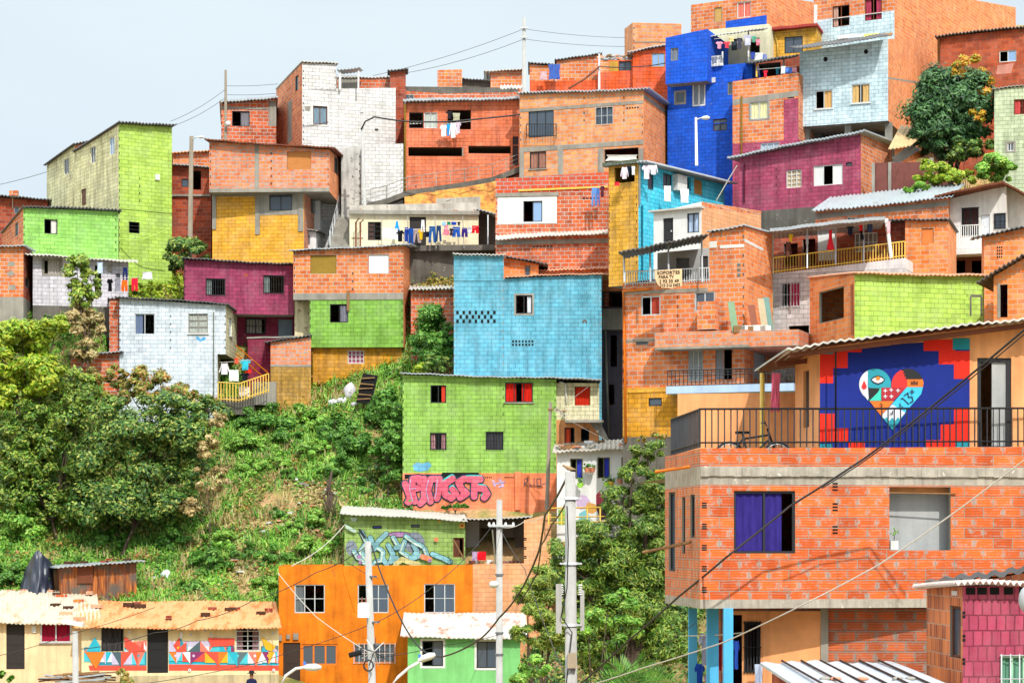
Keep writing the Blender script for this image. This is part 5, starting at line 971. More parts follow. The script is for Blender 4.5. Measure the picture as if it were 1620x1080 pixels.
k = House('', '', (736, 828), 101.5, (822, 820), d=2.5, root=h.root); k.hole('F', (760, 835, 778, 892)); k.panel('F', (737, 824, 758, 890), M['grey'] if 'grey' in M else m_grey, d=.01); k.hole('F', (795, 850, 815, 880)); k.level(930, M['concd']); k.done(roof=M['zincw'], ov=(2.2, .1, .1, .4), rlabel='sagging pale roof edge over the dark open room')
h = House('house', 'peach brick house front with a toothed brick edge, right of the dark open room', (829, 872), 97, (822, 812), d=4, group=G); h.notches('F', [831], 850, 915, .12); h.level(900, M['brickp']); h.done(ext=True, roof=None)
k = House('', '', (748, 850), 96.6, (892, 890), d=3, root=h.root); k.level(1000, M['brickp']); k.done(roof=None)
# orange house
h = House('house', 'bright orange plastered two storey house with white framed windows', (441, 748), 94.6, (895, 893), d=5, group=G)
for r, op in (((466, 924, 514, 969), ()), ((566, 924, 615, 969), (0,)), ((671, 923, 720, 969), (0,))): h.win('F', r, 'alu', 2, 1, open_=op, curt='6c7478' if op == () else None, ccov=.3)
h.win('F', (448, 1016, 475, 1084), 'brown', 0, board='3a2a24', name='door'); h.win('F', (477, 1018, 534, 1052), flat('orange_frame', 'e87a1a', .5), 2, 0, bars=None, fw=.08); h.win('F', (560, 1018, 625, 1048), flat('orange_frame', 'e87a1a', .5), 3, 1, bars='alu', nb=8)
h.bands('F', [(464, 1001, 472, 1011), (453, 1003, 459, 1010), (441, 1004, 446, 1013)], 'conc', .08, 'meter_box'); h.level(1100, m_orangew); h.done(roof=None)
# green cottage with white roof
h = House('house', 'small mint green cottage with a white rust stained roof in front of the orange house', (645, 823), 89.5, (1006, 1008), d=5, zback=.75, group=G)
h.win('F', (668, 1013, 701, 1053), 'dark', 1, surround='white', open_=(0,)); h.win('F', (754, 1014, 787, 1056), 'dark', 1, surround='white'); h.level(1100, m_mint); h.done(roof=rusty('white_roof_rust', 'd8d5ce', 'b86a50', .44, .6), ov=(.35, .1, .3, .35), amp=.02)
# mural cottage
h = House('house', 'cream cottage with a rusty corrugated roof and a colourful triangle mural', (129, 441), 91.6, (990, 991), d=4.5, zback=.85, group=G)
h.win('F', (161, 991, 195, 1029), 'dark', 1, curt='4a4648', ccov=.9, bars='dark', nb=4); h.win('F', (233, 992, 266, 1064), 'dark', 0, board='0e0e12', name='door'); h.win('F', (373, 990, 411, 1029), 'alu', 1, 4, curt='8c6a70', ccov=.6, cside='B', glass=M['black']); h.bands('F', [(284, 999, 289, 1009)], 'white', .07, 'meter_box')
tri = ['f0503c', '20b4cc', 'f07a1a', 'f0b41e', '8c2a6a', '46606a', 'c8c0dc', 'f07a6a', '2a94a8', 'e8e8ec', '4ac4d4', '5a7078']; tm_ = [flat('mural' + c_, c_, .7) for c_ in tri]; ps = []
holes_x = [(159, 197), (232, 267), (372, 412)]
def okx(pts): return all(not any(a < x_ < b2 and (i == 1 or y_ < 1031) for i, (a, b2) in enumerate(holes_x)) for x_, y_ in pts)
ps.append(([(140, 1052), (232, 1052), (232, 1060), (142, 1060)], tm_[0])); ps.append(([(267, 1050), (441, 1052), (441, 1060), (267, 1060)], tm_[0]))
rt = random.Random(11)
ps.insert(0, ([(140, 1030.5), (232, 1030.5), (232, 1053), (150, 1053)], tm_[8])); ps.insert(0, ([(267, 1030.5), (441, 1030.5), (441, 1053), (267, 1053)], tm_[1])); ps.insert(0, ([(267, 1014), (371, 1012), (371, 1030), (267, 1030)], tm_[6])); ps.insert(0, ([(197, 1016), (232, 1012), (232, 1030), (197, 1030)], tm_[7]))
def spans(a, b2, y0, y1, sg_):
    x_ = a
    while x_ < b2 - 4:
        w_ = min(rt.uniform(18, 36), b2 - x_); pk = rt.uniform(.35, .75); yy = y0 + (y1 - y0) * rt.uniform(0, .45) if sg_ < 0 else y1 - (y1 - y0) * rt.uniform(0, .3); bs = y1 if sg_ < 0 else y0; m1, m2, m3 = rt.sample(tm_, 3)
        if sg_ < 0: ps.append(([(x_, bs), (x_ + w_, bs), (x_ + w_, bs - (bs - yy) * .5), (x_, bs - (bs - yy) * .45)], m3)); ps.append(([(x_, bs), (x_ + w_ * pk, yy), (x_ + w_ * pk, bs)], m1)); ps.append(([(x_ + w_ * pk, bs), (x_ + w_ * pk, yy), (x_ + w_, bs)], m2))
        else: ps.append(([(x_, bs), (x_ + w_, bs), (x_ + w_, bs + (yy - bs) * .8), (x_, bs + (yy - bs) * .8)], m3)); ps.append(([(x_, bs), (x_ + w_ * pk, bs), (x_ + w_ * pk, yy)], m1)); ps.append(([(x_ + w_ * pk, bs), (x_ + w_ * pk, yy), (x_ + w_, bs)], m2))
        if rt.random() < .5: cx, cy = x_ + w_ * .5, bs + (6 if sg_ > 0 else -6); ps.append(([(cx + 2.2 * math.cos(t), cy + 2.2 * math.sin(t)) for t in [i * .8 for i in range(8)]], rt.choice(tm_)))
        x_ += w_
for a, b2 in ((133, 159), (197, 232), (267, 371), (413, 441)): spans(a, b2, 1004, 1030, -1)
spans(133, 232, 1030.5, 1056, 1); spans(267, 441, 1030.5, 1056, 1)
ps.append(([(135, 1030.5), (166, 1030.5), (152, 1058)], tm_[2])); ps.append(([(136, 1030), (150, 1007), (159, 1022), (159, 1030)], tm_[1])); ps.append(([(197, 1006), (232, 1029), (205, 1030), (197, 1022)], tm_[0])); ps.append(([(267, 1030), (280, 1030), (267, 1010)], tm_[6])); ps.append(([(277, 1030), (295, 1014), (295, 1030)], tm_[0])); ps.append(([(328, 1008), (371, 1009), (371, 1020), (335, 1022)], tm_[0])); ps.append(([(413, 1006), (436, 1022), (430, 1030), (420, 1026)], tm_[3]))
for x_, y_ in ((146, 998), (155, 997), (205, 999), (302, 1003), (325, 997), (334, 1003), (432, 1001), (433, 1059), (300, 1059)): ps.append(([(x_ + 2.4 * math.cos(t), y_ + 2.4 * math.sin(t)) for t in [i * .7 for i in range(9)]], tm_[9])); ps.append(([(x_ + 1 * math.cos(t), y_ + 1 * math.sin(t)) for t in [i * .9 for i in range(7)]], tm_[5]))
strokes(h.F, ps, 'mural', h.root, 'band of coloured triangles and circles painted along the cottage wall'); h.level(1066, plaster('cream_wall', 'f0dcae', .5)); h.level(1110, plaster('cream_base', 'cdbb94', .9)); h.done(roof=M['rust'], ov=(.5, .2, .3, .1), amp=.022, per=.17); mural_house = h
h = House('house', 'peach cottage with a pale corrugated roof and red curtained window, lower left', (-30, 129), 91.2, (982, 984), d=5.5, zback=1.1, group=G)
h.win('F', (10, 984, 39, 1058), 'conc', 0, board='2a2220', name='door'); h.win('F', (64, 984, 113, 1016), 'alu', 1, curt='a01f3c', ccov=1, sill='conc', fw=.06); h.bands('F', [(50, 989, 57, 1000)], 'white', .07, 'meter_box'); h.level(1110, plaster('peach_wall', 'f2d0a4', .5)); h.done(roof=rusty('cream_zinc', 'd2c8b2', 'a88a66', .42, .6), ov=(.4, .2, .3, .8), amp=.025, per=.18)
h = House('shed', 'rusty brown wooden shed with a tilted metal roof at the foot of the slope', (96, 216), 96.8, (897, 890), d=3, zback=-.05, cat='shed', yaw=-8)
wd, nt, b = newmat('shed_planks'); uvn = N(nt, 'ShaderNodeUVMap').outputs[0]
cc = ramp(nt, noise(nt, uvn, 5, 3, .6, (1.6, .12, 1)), [(.32, C('4a2a1c')), (.48, C('9a5228')), (.62, C('d8823a'))]); cc = mixc(nt, ramp(nt, noise(nt, uvn, 1.2, 4), [(.45, g(0)), (.62, g(1))]), cc, C('6e6258')); nt.links.new(cc, b.inputs['Base Color']); b.inputs['Roughness'].default_value = .85
mw = N(nt, 'ShaderNodeTexWave', i_Scale=2.4); mw.bands_direction = 'X'; nt.links.new(uvn, mw.inputs['Vector']); bp = N(nt, 'ShaderNodeBump', i_Strength=.8, i_Distance=.05); nt.links.new(mw.outputs[0], bp.inputs['Height']); nt.links.new(bp.outputs[0], b.inputs['Normal'])
h.level(960, wd); h.done(roof=M['zinc'], ov=(.5, .2, .3, .3), amp=.03)
mb = MB(); a = h.F; u0, z1 = a.uz(122, 898, .1); u1, z0 = a.uz(147, 922, .1); a.box(mb, u0, u1, z0, z1, .05, .09, M['brown']); mb.build('patch_sheet', h.root)
# ================================================================ the near brick house on the right
m_near = block('brick_near', 'f07434', col2='c44e20', mortar='aa9c8e', bw=.41, rh=.213, ms=.010, smear=.2, smearc='aaa49c', var=.14, dirt=.5, ridge=True, bump=.8)
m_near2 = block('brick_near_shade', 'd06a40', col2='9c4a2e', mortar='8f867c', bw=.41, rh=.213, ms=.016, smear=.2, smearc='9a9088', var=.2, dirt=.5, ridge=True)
m_nears = block('brick_near_side', 'e8854e', col2='d86c38', mortar='a8a098', bw=.30, rh=.213, ms=.012, smear=.24, smearc='b8ac9c', var=.1, dirt=.5, ridge=True)
m_slab = plaster('rough_slab', 'b8b0a2', .8, chip=.3, chipc='e0dcd0', scale=2.5)
h = House('house', 'near brick building with a terrace, rough concrete bands and two big windows', (1108, 1720), 43, (709, 706), 'L', 1052, 3.6, 722, group=None)
h.win('F', (1161, 776, 1258, 875), 'dark', 1, curt='3a3084', ccov=.8, fw=.05, label='wide window with a violet curtain'); h.win('L', (1058, 778, 1068, 903), 'dark', 0); h.win('L', (1079, 786, 1084, 875), 'dark', 0); h.win('L', (1092, 782, 1099, 850), 'dark', 0)
u0, u1, z0, z1 = h.F.rect((1407, 770, 1504, 870)); h.ops['F'].append((u0, u1, z0, z1)); mb = MB(); h.F.box(mb, u0 - .3, u1 + .3, z0 - .3, z1 + .3, -.5, -.45, m_grey); h.F.box(mb, u0 - .3, u1 + .3, z0 - .1, z0 - .02, -.45, -.14, m_grey); mb.build('niche_wall', h.root)
mb = MB(); mb.tube([h.F.pt(u0 - .02, z1 - .12, -.03), h.F.pt(u1 + .1, z1 - .14, .03)], .015, M['wood'], 5); mb.build('curtain_rod', h.root)
for px in (1110,):
    u = h.F.uz(px, 800)[0]
for zi in range(12):
    z = zof(945, 43) + .1 + zi * .426
    if z < zof(765, 43) - .2:
        for k in range(3): h.F.box(h.deco, .03, .13, z + k * .045, z + k * .045 + .028, -.01, .004, M['black'])
for z_ in (758, 790, 826):
    for k in range(3): u, z = h.F.uz(1317, z_ + 8 + k * 5); h.F.box(h.deco, u, u + .11, z, z + .035, -.01, .004, M['black'])
h.level(737, m_near, L=m_nears); h.level(766, m_slab); h.level(948, m_near, L=m_nears); h.level(962, m_slab); h.done(ext=False, roof=None)
ztop = h.zA; zfl = 1.28; Fn = h.F
mb = MB()
for i in range(46):      # lumpy edge of the slab
    u = i * .17; Fn.box(mb, u, u + .175, zof(752, 43) - random.uniform(0, .02), zof(739, 43), -.01, .035 + random.uniform(0, .02), m_slab)
mb.build('slab_edge', h.root)
mb = MB(); mb.poly([Fn.pt(0, zfl, -.1), Fn.pt(h.w, zfl, -.1), Fn.pt(h.w, zfl, -7), Fn.pt(0, zfl, -7)], M['conc']); mb.build('terrace_floor', h.root)
# ground floor under the overhang
k = House('', '', (1142, 1720), 44.2, (962, 962), 'L', 1130, 3, root=h.root); k.hole('F', (1152, 972, 1174, 1085)); k.win('F', (1178, 984, 1202, 1062), 'dark', 0, bars='dark', nb=5, curt='4a3a34', ccov=.5); k.panel('F', (1206, 966, 1298, 1090), m_peach, d=.03); k.bands('F', [(1298, 962, 1310, 1090)], 'conc', .06, 'column'); k.panel('F', (1144, 966, 1206, 1090), m_peach, [(1152, 972, 1174, 1085), (1178, 984, 1202, 1062)], .02)
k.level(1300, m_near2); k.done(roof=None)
blue = plaster('sky_blue_post', '58b8ea', .3); lp = []
for i, (x0, x1, Y) in enumerate(((1090, 1103, 45.6), (1119, 1137, 44.2), (1145, 1160, 42.95))): mb = MB(); a = P(x0, 962, Y); mb.box(a, ((x1 - x0) / FPX * Y, 0, 0), (0, .22, 0), (0, 0, -(a.z + 6)), blue); mb.build('post', h.root)
railing('terrace_rail', [Fn.pt(.0, ztop + .02, -.12), Fn.pt(h.w, h.zB + .02, -.12)], .78, 62, M['dark'], parent=h.root, r=.0135, rr=.022)
railing('terrace_rail', [Fn.pt(.02, ztop + .02, -.12), h.L.pt(.2, h.zD + .02, -.1)], .78, 22, M['dark'], parent=h.root, r=.0135, rr=.022)
line_('cable', 'x', [P(0, 0, 1), P(0, 0, 2)], cat='x') if 0 else None
# peach back wall of the terrace
k = House('', '', (1072, 1290), 47.4, (623, 620), d=.3, root=h.root); k.level(760, m_peach); k.done(ext=False, roof=None)
# mural room
r_ = House('', '', (1297, 1720), 43.85, (549, 495), 'L', 1258, 2.4, 562, root=h.root)
r_.win('L', (1271, 586, 1280, 676), 'brown', 0, board='2e2420', name='door'); r_.win('F', (1546, 566, 1600, 712), 'dark', 0, open_=(0,), name='door_frame', fw=.09); r_.level(780, m_peach); r_.done(ext=False, roof=None)
mb = MB(); u0, u1, z0, z1 = r_.F.rect((1571, 572, 1594, 712)); r_.F.box(mb, u0, u1, z0, z1, -.12, -.08, m_grey); mb.build('door', h.root)
F2 = r_.F; nv, rd, tl = plaster('mural_navy', '1c2f8a', .25), plaster('mural_scarlet', 'f03020', .2), plaster('mural_turquoise', '2a98a8', .2)
def rectp(x0, y0, x1, y1): return [(x0, y0), (x1, y0), (x1, y1), (x0, y1)]
ps = [([(1297, 553), (1534, 536), (1534, 735), (1297, 735)], nv)]
for r in ((1297, 556, 1318, 606), (1318, 549, 1341, 582), (1341, 546, 1363, 557), (1297, 654, 1320, 700), (1320, 677, 1342, 700), (1342, 700, 1368, 735)): ps.append((rectp(*r), rd))
for r in ((1461, 537, 1511, 555), (1485, 555, 1534, 576), (1509, 555, 1534, 599), (1509, 647, 1534, 700), (1488, 671, 1510, 700), (1465, 696, 1511, 735)): ps.append((rectp(*r), rd))
ps.append((rectp(1507, 535, 1534, 553), tl)); ps.append((rectp(1297, 702, 1317, 735), tl)); ps.append((rectp(1511, 697, 1534, 735), tl)); ps.append((rectp(1299, 551, 1318, 560), tl))
col = {c_: flat('heart_' + c_, v, .6) for c_, v in dict(white='e4e4ee', teal='1ea0b4', red='fb2a2a', black='16181c', orange='f0781c', cyan='3cc8f4', mint='3cd8c0', crimson='b82030', gold='e88a20').items()}
def hz(x_, y_): return (1340 + x_ / 6.75, 540 + y_ / 6.75)       # from the enlarged view of the mural
def arc(cx, cy, rx, ry, a0, a1, n=14): return [hz(cx + rx * math.cos(R(a0 + (a1 - a0) * i / n)), cy + ry * math.sin(R(a0 + (a1 - a0) * i / n))) for i in range(n + 1)]
def zp(*p): return [hz(a, b2) for a, b2 in p]
ps += [(arc(298, 460, 170, 170, 90, 243, 16) + zp((220, 500)), col['white']), (zp((220, 312)) + arc(298, 460, 170, 170, 243, 360, 12)[0:] + zp((466, 495), (222, 495)), col['teal']), (zp((140, 520), (220, 495), (222, 632)), col['white']),
       (zp((472, 495)) + arc(645, 462, 172, 172, 180, 262, 8) + zp((640, 330), (640, 495)), col['red']), (zp((570, 303)) + arc(645, 462, 172, 172, 250, 338, 9)[0:] + zp((800, 402), (640, 402), (610, 398), (630, 378), (598, 370), (618, 350), (590, 340), (606, 322)), col['black']),
       (zp((640, 404), (806, 404), (816, 440), (808, 486), (640, 486)), col['orange']), (zp((676, 466), (676, 416), (694, 436), (714, 410), (734, 436), (756, 416), (756, 466)), M['brown']), (zp((224, 497), (362, 497), (362, 632), (230, 632)), col['mint']), (zp((224, 497), (350, 500), (330, 540), (290, 580), (250, 620), (232, 632)), col['black']),
       (zp((366, 493), (632, 491), (500, 628), (366, 628)), col['crimson']), (zp((238, 636), (500, 634), (360, 792)), col['orange']), (zp((636, 488), (808, 488), (790, 560), (600, 780), (440, 712)), col['cyan']), (zp((440, 712), (480, 672), (620, 760), (500, 900), (360, 795)), col['white']), (zp((362, 795), (400, 830), (420, 806), (450, 850), (480, 808), (510, 850), (540, 806), (560, 830), (600, 790), (628, 760), (486, 946)), col['teal'])]
ps.append((arc(180, 482, 27, 30, 0, 360, 12), col['red'])); ps.append((zp((158, 465), (180, 414), (202, 465)), col['red']))
ps.append((zp((248, 408), (280, 376), (328, 362), (376, 376), (404, 408), (376, 444), (328, 460), (280, 444)), col['black'])); ps.append((zp((260, 408), (288, 388), (328, 378), (368, 388), (392, 408), (366, 434), (328, 446), (290, 434)), col['white'])); ps.append((arc(327, 394, 24, 24, 0, 360, 12), col['gold']))
for a, b2 in ((405, 526), (468, 518), (540, 524), (405, 586), (470, 586)): ps.append((zp((a - 20, b2 - 5), (a + 20, b2 - 5), (a + 20, b2 + 5), (a - 20, b2 + 5)), col['white'])); ps.append((zp((a - 5, b2 - 20), (a + 5, b2 - 20), (a + 5, b2 + 20), (a - 5, b2 + 20)), col['white']))
for L in ([(572, 618), (588, 604), (654, 668)], [(606, 578), (646, 548), (652, 596), (690, 590), (700, 640), (668, 654)], [(690, 512), (690, 560)], [(668, 536), (712, 536)], [(560, 660), (562, 690), (590, 700)], [(455, 770), (480, 775), (482, 740)], [(350, 665), (370, 680), (358, 705)]):
    for p_ in fat([hz(*q) for q in L], .75, 6): ps.append((p_, col['black']))
mb = MB()
for i, (p_, m_) in enumerate(ps): F2.ppoly(mb, p_, .003 + .0006 * i, m_)
o = mb.build('mural', h.root); o['label'] = 'navy and red stepped mural with a patchwork heart and the number 13'
mb = MB()
A_, B_ = P(1244, 552, 43.2), P(1720, 492, 43.6); roof_sheet(mb, A_, B_, B_ + Vector((0, 4.6, -.02)), P(1194, 589, 47.6), M['zincw'], th=.04, amp=.02, per=.18); mb.build('roof', h.root)
mb = MB()
for i in range(2): q0 = P(1250 - i * 22, 554 + i * 15, 43.4 + i * 1.6); mb.box(q0 + Vector((0, 0, -.05)), P(1720, 494, 43.7) - P(1246, 554, 43.3), (0, .1, 0), (0, 0, -.1), M['brown'])
a = P(1244, 552, 43.25) + Vector((0, 0, -.012)); mb.poly([a, B_ + Vector((0, .05, -.012)), B_ + Vector((0, 4.6, -.032)), P(1196, 589, 47.5) + Vector((0, 0, -.012))], M['brown']); mb.build('ceiling_boards', h.root)
mb = MB(); mb.tube([P(1206, 716, 46.8), P(1206, 590, 46.8)], .055, M['ypipe'], 8); mb.build('post', h.root)
mb = MB(); mb.tube([F2.pt(F2.uz(1315, 570)[0], zof(555, 43.4), .4), F2.pt(F2.uz(1315, 570)[0], 1.3, .4)], .02, M['dark'], 6); mb.build('post', h.root)
near = h
# bicycle on the terrace
bk = thing('bicycle', 'black bicycle standing on the terrace behind the railing, left of the mural', 'bicycle', (P(1192, 750, 43.7).x, 43.7, zfl + .04)); c0 = ORG[bk.name]
def ring(mb, c, r, t, mat, n=28):
    mb.tube([c + Vector((math.cos(2 * math.pi * i / n) * r, .06 * math.cos(2 * math.pi * i / n), math.sin(2 * math.pi * i / n) * r)) for i in range(n + 1)], t, mat, 6, False)
for sx in (-.49, .49):
    c = c0 + Vector((sx, 0, .32)); mb = MB(); ring(mb, c, .31, .026, M['dark']); w = mb.build('wheel', bk); mb = MB(); ring(mb, c, .275, .01, M['alu'])
    for i in range(12): t = i * math.pi / 6; mb.tube([c, c + Vector((math.cos(t) * .27, 0, math.sin(t) * .27))], .003, M['alu'], 3)
    mb.build('rim', w)
mb = MB(); v = lambda x_, z_: c0 + Vector((x_, 0, z_))
for a, b2 in (((-.49, .32), (-.1, .3)), ((-.49, .32), (-.2, .72)), ((-.1, .3), (-.22, .8)), ((-.2, .7), (.3, .78)), ((-.1, .3), (.32, .68)), ((.28, .92), (.49, .32))): mb.tube([v(*a), v(*b2)], .024, M['dark'], 6)
mb.build('frame', bk); mb = MB(); mb.cbox(v(-.23, .83), .28, .13, .05, M['black']); mb.build('saddle', bk); mb = MB(); mb.tube([v(.28, .9) + Vector((0, 0, .05)), v(.24, 1.02), v(.24, 1.02) + Vector((-.05, .26, .02))], .016, M['dark'], 6); mb.tube([v(.24, 1.02), v(.2, 1.04) + Vector((0, -.26, .0))], .016, M['dark'], 6); mb.build('handlebar', bk)
garment('towel', 'f0708c', 1228, 590, 14, 62, 45.6, 'long pink cloth hanging from the roof beside the mural', name='towel', tilt=-.03)
garment('towel', 'f4f0ec', 1085, 664, 7, 26, 45.5, 'small white cloth draped over the left side railing of the near terrace', name='towel')
# flower pot in the niche
q = h.F.pt(h.F.uz(1419, 866)[0], zof(869, 43), -.2); t = thing('flower_pot', 'white flower pot with a seedling in the bare grey window opening', 'flower pot', q); mb = MB(); mb.cbox(q + Vector((0, 0, .09)), .16, .14, .18, M['white']); mb.build('pot', t); mb = MB(); mb.tube([q + Vector((0, 0, .18)), q + Vector((.02, 0, .4))], .008, M['cable'], 4); mb.build('stem', t); pp, nn = crown_pts([(q.x, q.y, q.z + .36, .07, .07, .12)], 40, .2, 4, .5); leafmesh('leaves', pp, nn, .05, L_['bright'], t)
for i, (a, b2, lb) in enumerate((((1038, 746, 46), (1090, 738, 43.5), 'orange pipe sticking out left of the terrace slab of the near building'), ((1018, 873, 46), (1092, 857, 43.6), 'grey wooden pole sticking out from the side windows of the near building'))): mb = MB(); mb.tube([P(*a), P(*b2)], .035, M['opipe'] if i == 0 else M['wood'], 7); tag(mb.build('pole', loc=P(*a)), lb, 'pole')
# ---------------- bottom right corner house
m_pinkb = block('painted_rose', 'b84a66', bw=.165, rh=.27, ms=.012, var=.06, dirt=.6, bump=.9); m_brickup = block('brick_upright', 'e88444', col2='a8502c', bw=.125, rh=.26, ms=.01, mortar='c8a890', var=.2, dirt=.5)
h = House('house', 'low house at the bottom right corner, rose painted front and upright brick side', (1523, 1700), 37.5, (927, 925), 'L', 1466, 2.2, 929)
h.win('L', (1503, 958, 1520, 1040), 'brown', 0, glass='glass'); h.win('F', (1583, 1036, 1640, 1110), flat('mint_frame', 'a8d8b8', .5), 2, curt='6aa088', ccov=.7, bars='alu', nb=4); h.notches('F', [1525], 960, 1060, .05)
for x_ in (1528, 1546, 1566, 1588, 1612): u, z = h.F.uz(x_, 940); h.F.box(h.deco, u, u + .17, z, z + .13, -.01, .004, M['black'])
h.bands('L', [(1507, 934, 1515, 941)], 'white', .02, 'tile'); h.level(1300, m_pinkb, L=m_brickup); h.done(ext=True, roof=rusty('pink_zinc', 'efe0da', 'c07a68', .3, .6), ov=(.3, .1, .25, .1), amp=.035, per=.11, th=.03)
k = House('', '', (1506, 1700), 39.2, (925, 893), d=2, root=h.root); k.level(980, m_brickup); k.done(ext=False, roof=M['zincd'], ov=(.3, .1, .5, .1), amp=.04, per=.3, th=.1)
h = House('shed', 'low shed roof of bluish white metal sheets weighted with stones, bottom right', (1296, 1500), 35, (1098, 1098), d=4, zback=.2, cat='shed', yaw=-14); h.level(1300, M['brickd']); h.done(roof=rusty('blue_white_sheet', 'c2ccd8', '9a9a94', .3, .4), ov=(.2, .1, .2, .2), amp=.022, per=.45)
e_, b_ = h.f, -h.n
for i in range(6):
    u = .2 + i * .36; q = Vector((h.A.x, h.A.y, h.zA)) + e_ * u; mb = MB(); mb.tube([q + Vector((0, 0, .1)), q + b_ * 4.1 + Vector((0, 0, .32))], .022, M['woodd'], 4); mb.build('batten', h.root)
for i, (x_, y_) in enumerate(((1305, 1072), (1365, 1074), (1440, 1075), (1322, 1069), (1420, 1078))): q = P(x_, y_ + 2, 36.4); q.z = h.zA + .1 + .06; mb = MB(); mb.sphere(q, .07, M['brick' if i % 2 else 'conc'], 7, 5, (1.5, 1, .6)); tag(mb.build('stone', loc=q), 'stone weighing down the bluish white metal sheets at the bottom', 'stone', 'stones on the bluish white shed roof')
# ================================================================ poles, lamps and cables
def pole(label, x0, yt, Y, r, mat, x1=None, yb=None, group=None, name='utility_pole', cat='utility pole'):
    top = P(x0, yt, Y); xb = P(x1 if x1 is not None else x0, 900, Y).x; zb = zof(yb, Y) if yb else ground(xb, Y) - .3
    o = thing(name, label, cat, (xb, Y, zb), group); mb = MB(); mb.tube([(xb, Y, zb), top], [r * 1.15, r * .85], M[mat], 10); mb.build('shaft', o); o['_t'] = 0; del o['_t']; return o, top
def lamp_head(root, p, L_, ang, s=1.):
    mb = MB(); d = Vector((math.cos(ang), 0, math.sin(ang))) * L_; u = Vector((-math.sin(ang), 0, math.cos(ang)))
    vs = []
    for t, w, h_ in ((0, .06, .05), (.25, .13, .1), (.7, .16, .11), (1, .07, .05)):
        c = p + d * t
        for k in range(8): a = 2 * math.pi * k / 8; vs.append(c + Vector((0, 1, 0)) * math.cos(a) * w * s + u * math.sin(a) * h_ * s)
    mb.mesh(vs, [(i * 8 + k, i * 8 + (k + 1) % 8, i * 8 + 8 + (k + 1) % 8, i * 8 + 8 + k) for i in range(3) for k in range(8)] + [tuple(range(8)), tuple(range(24, 32))], M['white'], True); return mb.build('lamp_head', root)
PG = 'utility poles'
A, tA = pole('thick grey concrete pole with transformer and cables, tallest of the front poles', 902, 746, 48, .145, 'post', 906, group=PG)
mb = MB(); mb.cbox(P(884, 962, 48), .13, .25, 1.1, M['post']); mb.cbox(P(921, 965, 48.1), .09, .25, .9, M['post']); mb.build('transformer', A)
for x_, y_ in ((883, 934), (888, 934), (918, 934)):
    mb = MB(); q = P(x_, y_ + 6, 48)
    for k in range(5): mb.tube([q + Vector((0, 0, k * .05)), q + Vector((0, 0, k * .05 + .03))], [.055, .03], M['white'], 8)
    mb.build('insulator', A)
mb = MB(); mb.cbox(P(905, 1044, 47.8), .2, .12, .34, plaster('rust_box', 'b8a890', .6)); mb.build('meter_box', A)
for y_ in (790, 893, 990):
    mb = MB(); q = P(903, y_, 48); mb.tube([q, q + Vector((0, 0, .06))], .165, M['alu'], 10); mb.cbox(q + Vector((0, -.05, .03)), .5, .05, .04, M['alu']); mb.build('clamp', A)
mb = MB(); mb.tube([P(897, 800, 47.83), P(899, 860, 47.8), P(897, 930, 47.8), P(888, 975, 47.8), P(905, 1000, 47.8), P(896, 1080, 47.8)], .014, M['cable'], 5); mb.build('wire', A)
q = tA + Vector((-.02, 0, .0)); bd = MB(); vs = []
for t, r_, dz in ((-.16, .008, .05), (-.1, .02, .06), (-.03, .045, .07), (.04, .05, .085), (.09, .03, .115), (.115, .032, .135), (.14, .02, .14), (.165, .004, .132)):
    for k in range(8): a = 2 * math.pi * k / 8; vs.append(q + Vector((-t, math.cos(a) * r_, dz + math.sin(a) * r_)))
bd.mesh(vs, [(i * 8 + k, i * 8 + (k + 1) % 8, i * 8 + 8 + (k + 1) % 8, i * 8 + 8 + k) for i in range(7) for k in range(8)], plaster('dove', 'a88c6a', .4), True)
tag(bd.build('bird', loc=q), 'small brown bird sitting on top of the tallest front pole', 'bird')
B, tB = pole('slim grey concrete pole with a small crossarm, right of the mint green cottage windows', 790, 790, 78, .13, 'post', 790, group=PG)
mb = MB(); mb.box(P(773, 833, 77.8), (.95, 0, 0), (0, .1, 0), (0, 0, .08), M['alu']); mb.build('crossarm', B)
for x_ in (774, 781, 800, 812): mb = MB(); q = P(x_, 831, 77.85); mb.tube([q, q + Vector((0, 0, .12))], [.06, .03], M['white'], 7); mb.build('insulator', B)
mb = MB(); mb.tube([P(779, 838, 77.8), P(784, 892, 77.9)], .03, M['alu'], 5); mb.build('brace', B); mb = MB(); mb.sphere(P(781, 924, 77.7), .17, M['white'], 9, 7, (1.1, 1, .8)); mb.build('lamp', B)
for y_ in (910, 1002, 1036): mb = MB(); q = P(790, y_, 78); mb.tube([q, q + Vector((0, 0, .07))], .155, M['zincd'], 8); mb.build('clamp', B)
Cp, tC = pole('leaning grey concrete pole with a white transformer can, in front of the orange house', 582, 856, 72, .13, 'post', 596, yb=1320, group=PG)
mb = MB(); q = P(575, 976, 71.7); mb.tube([q, q + Vector((0, 0, .44)), q + Vector((0, 0, .5))], [.2, .2, .12], M['white'], 14); tr = mb.build('transformer', Cp); mb = MB(); mb.tube([q + Vector((-.05, 0, .5)), q + Vector((-.05, 0, .68))], [.04, .02], M['brown'], 6); mb.tube([q + Vector((.08, 0, .5)), q + Vector((.08, 0, .66))], [.04, .02], M['brown'], 6); mb.build('insulator', tr)
for i in range(9):
    a = i * .72; q = P(592, 1030, 71.8); mb = MB(); mb.tube([q, q + Vector((math.cos(a) * .45, -.1, math.sin(a) * .5))], .014, M['white'] if i % 2 else M['dark'], 4); mb.build('wire', Cp)
mb = MB(); mb.tube([P(552, 1036, 71.6), P(572, 1031, 71.6)], .09, M['black'], 8); mb.build('splice_box', Cp)
mb = MB(); c = P(583, 1052, 71.6); mb.tube([c + Vector((math.cos(t) * .16, 0, math.sin(t) * .18)) for t in [i * .5 for i in range(14)]], .03, M['cable'], 5); mb.build('cable_coil', Cp)
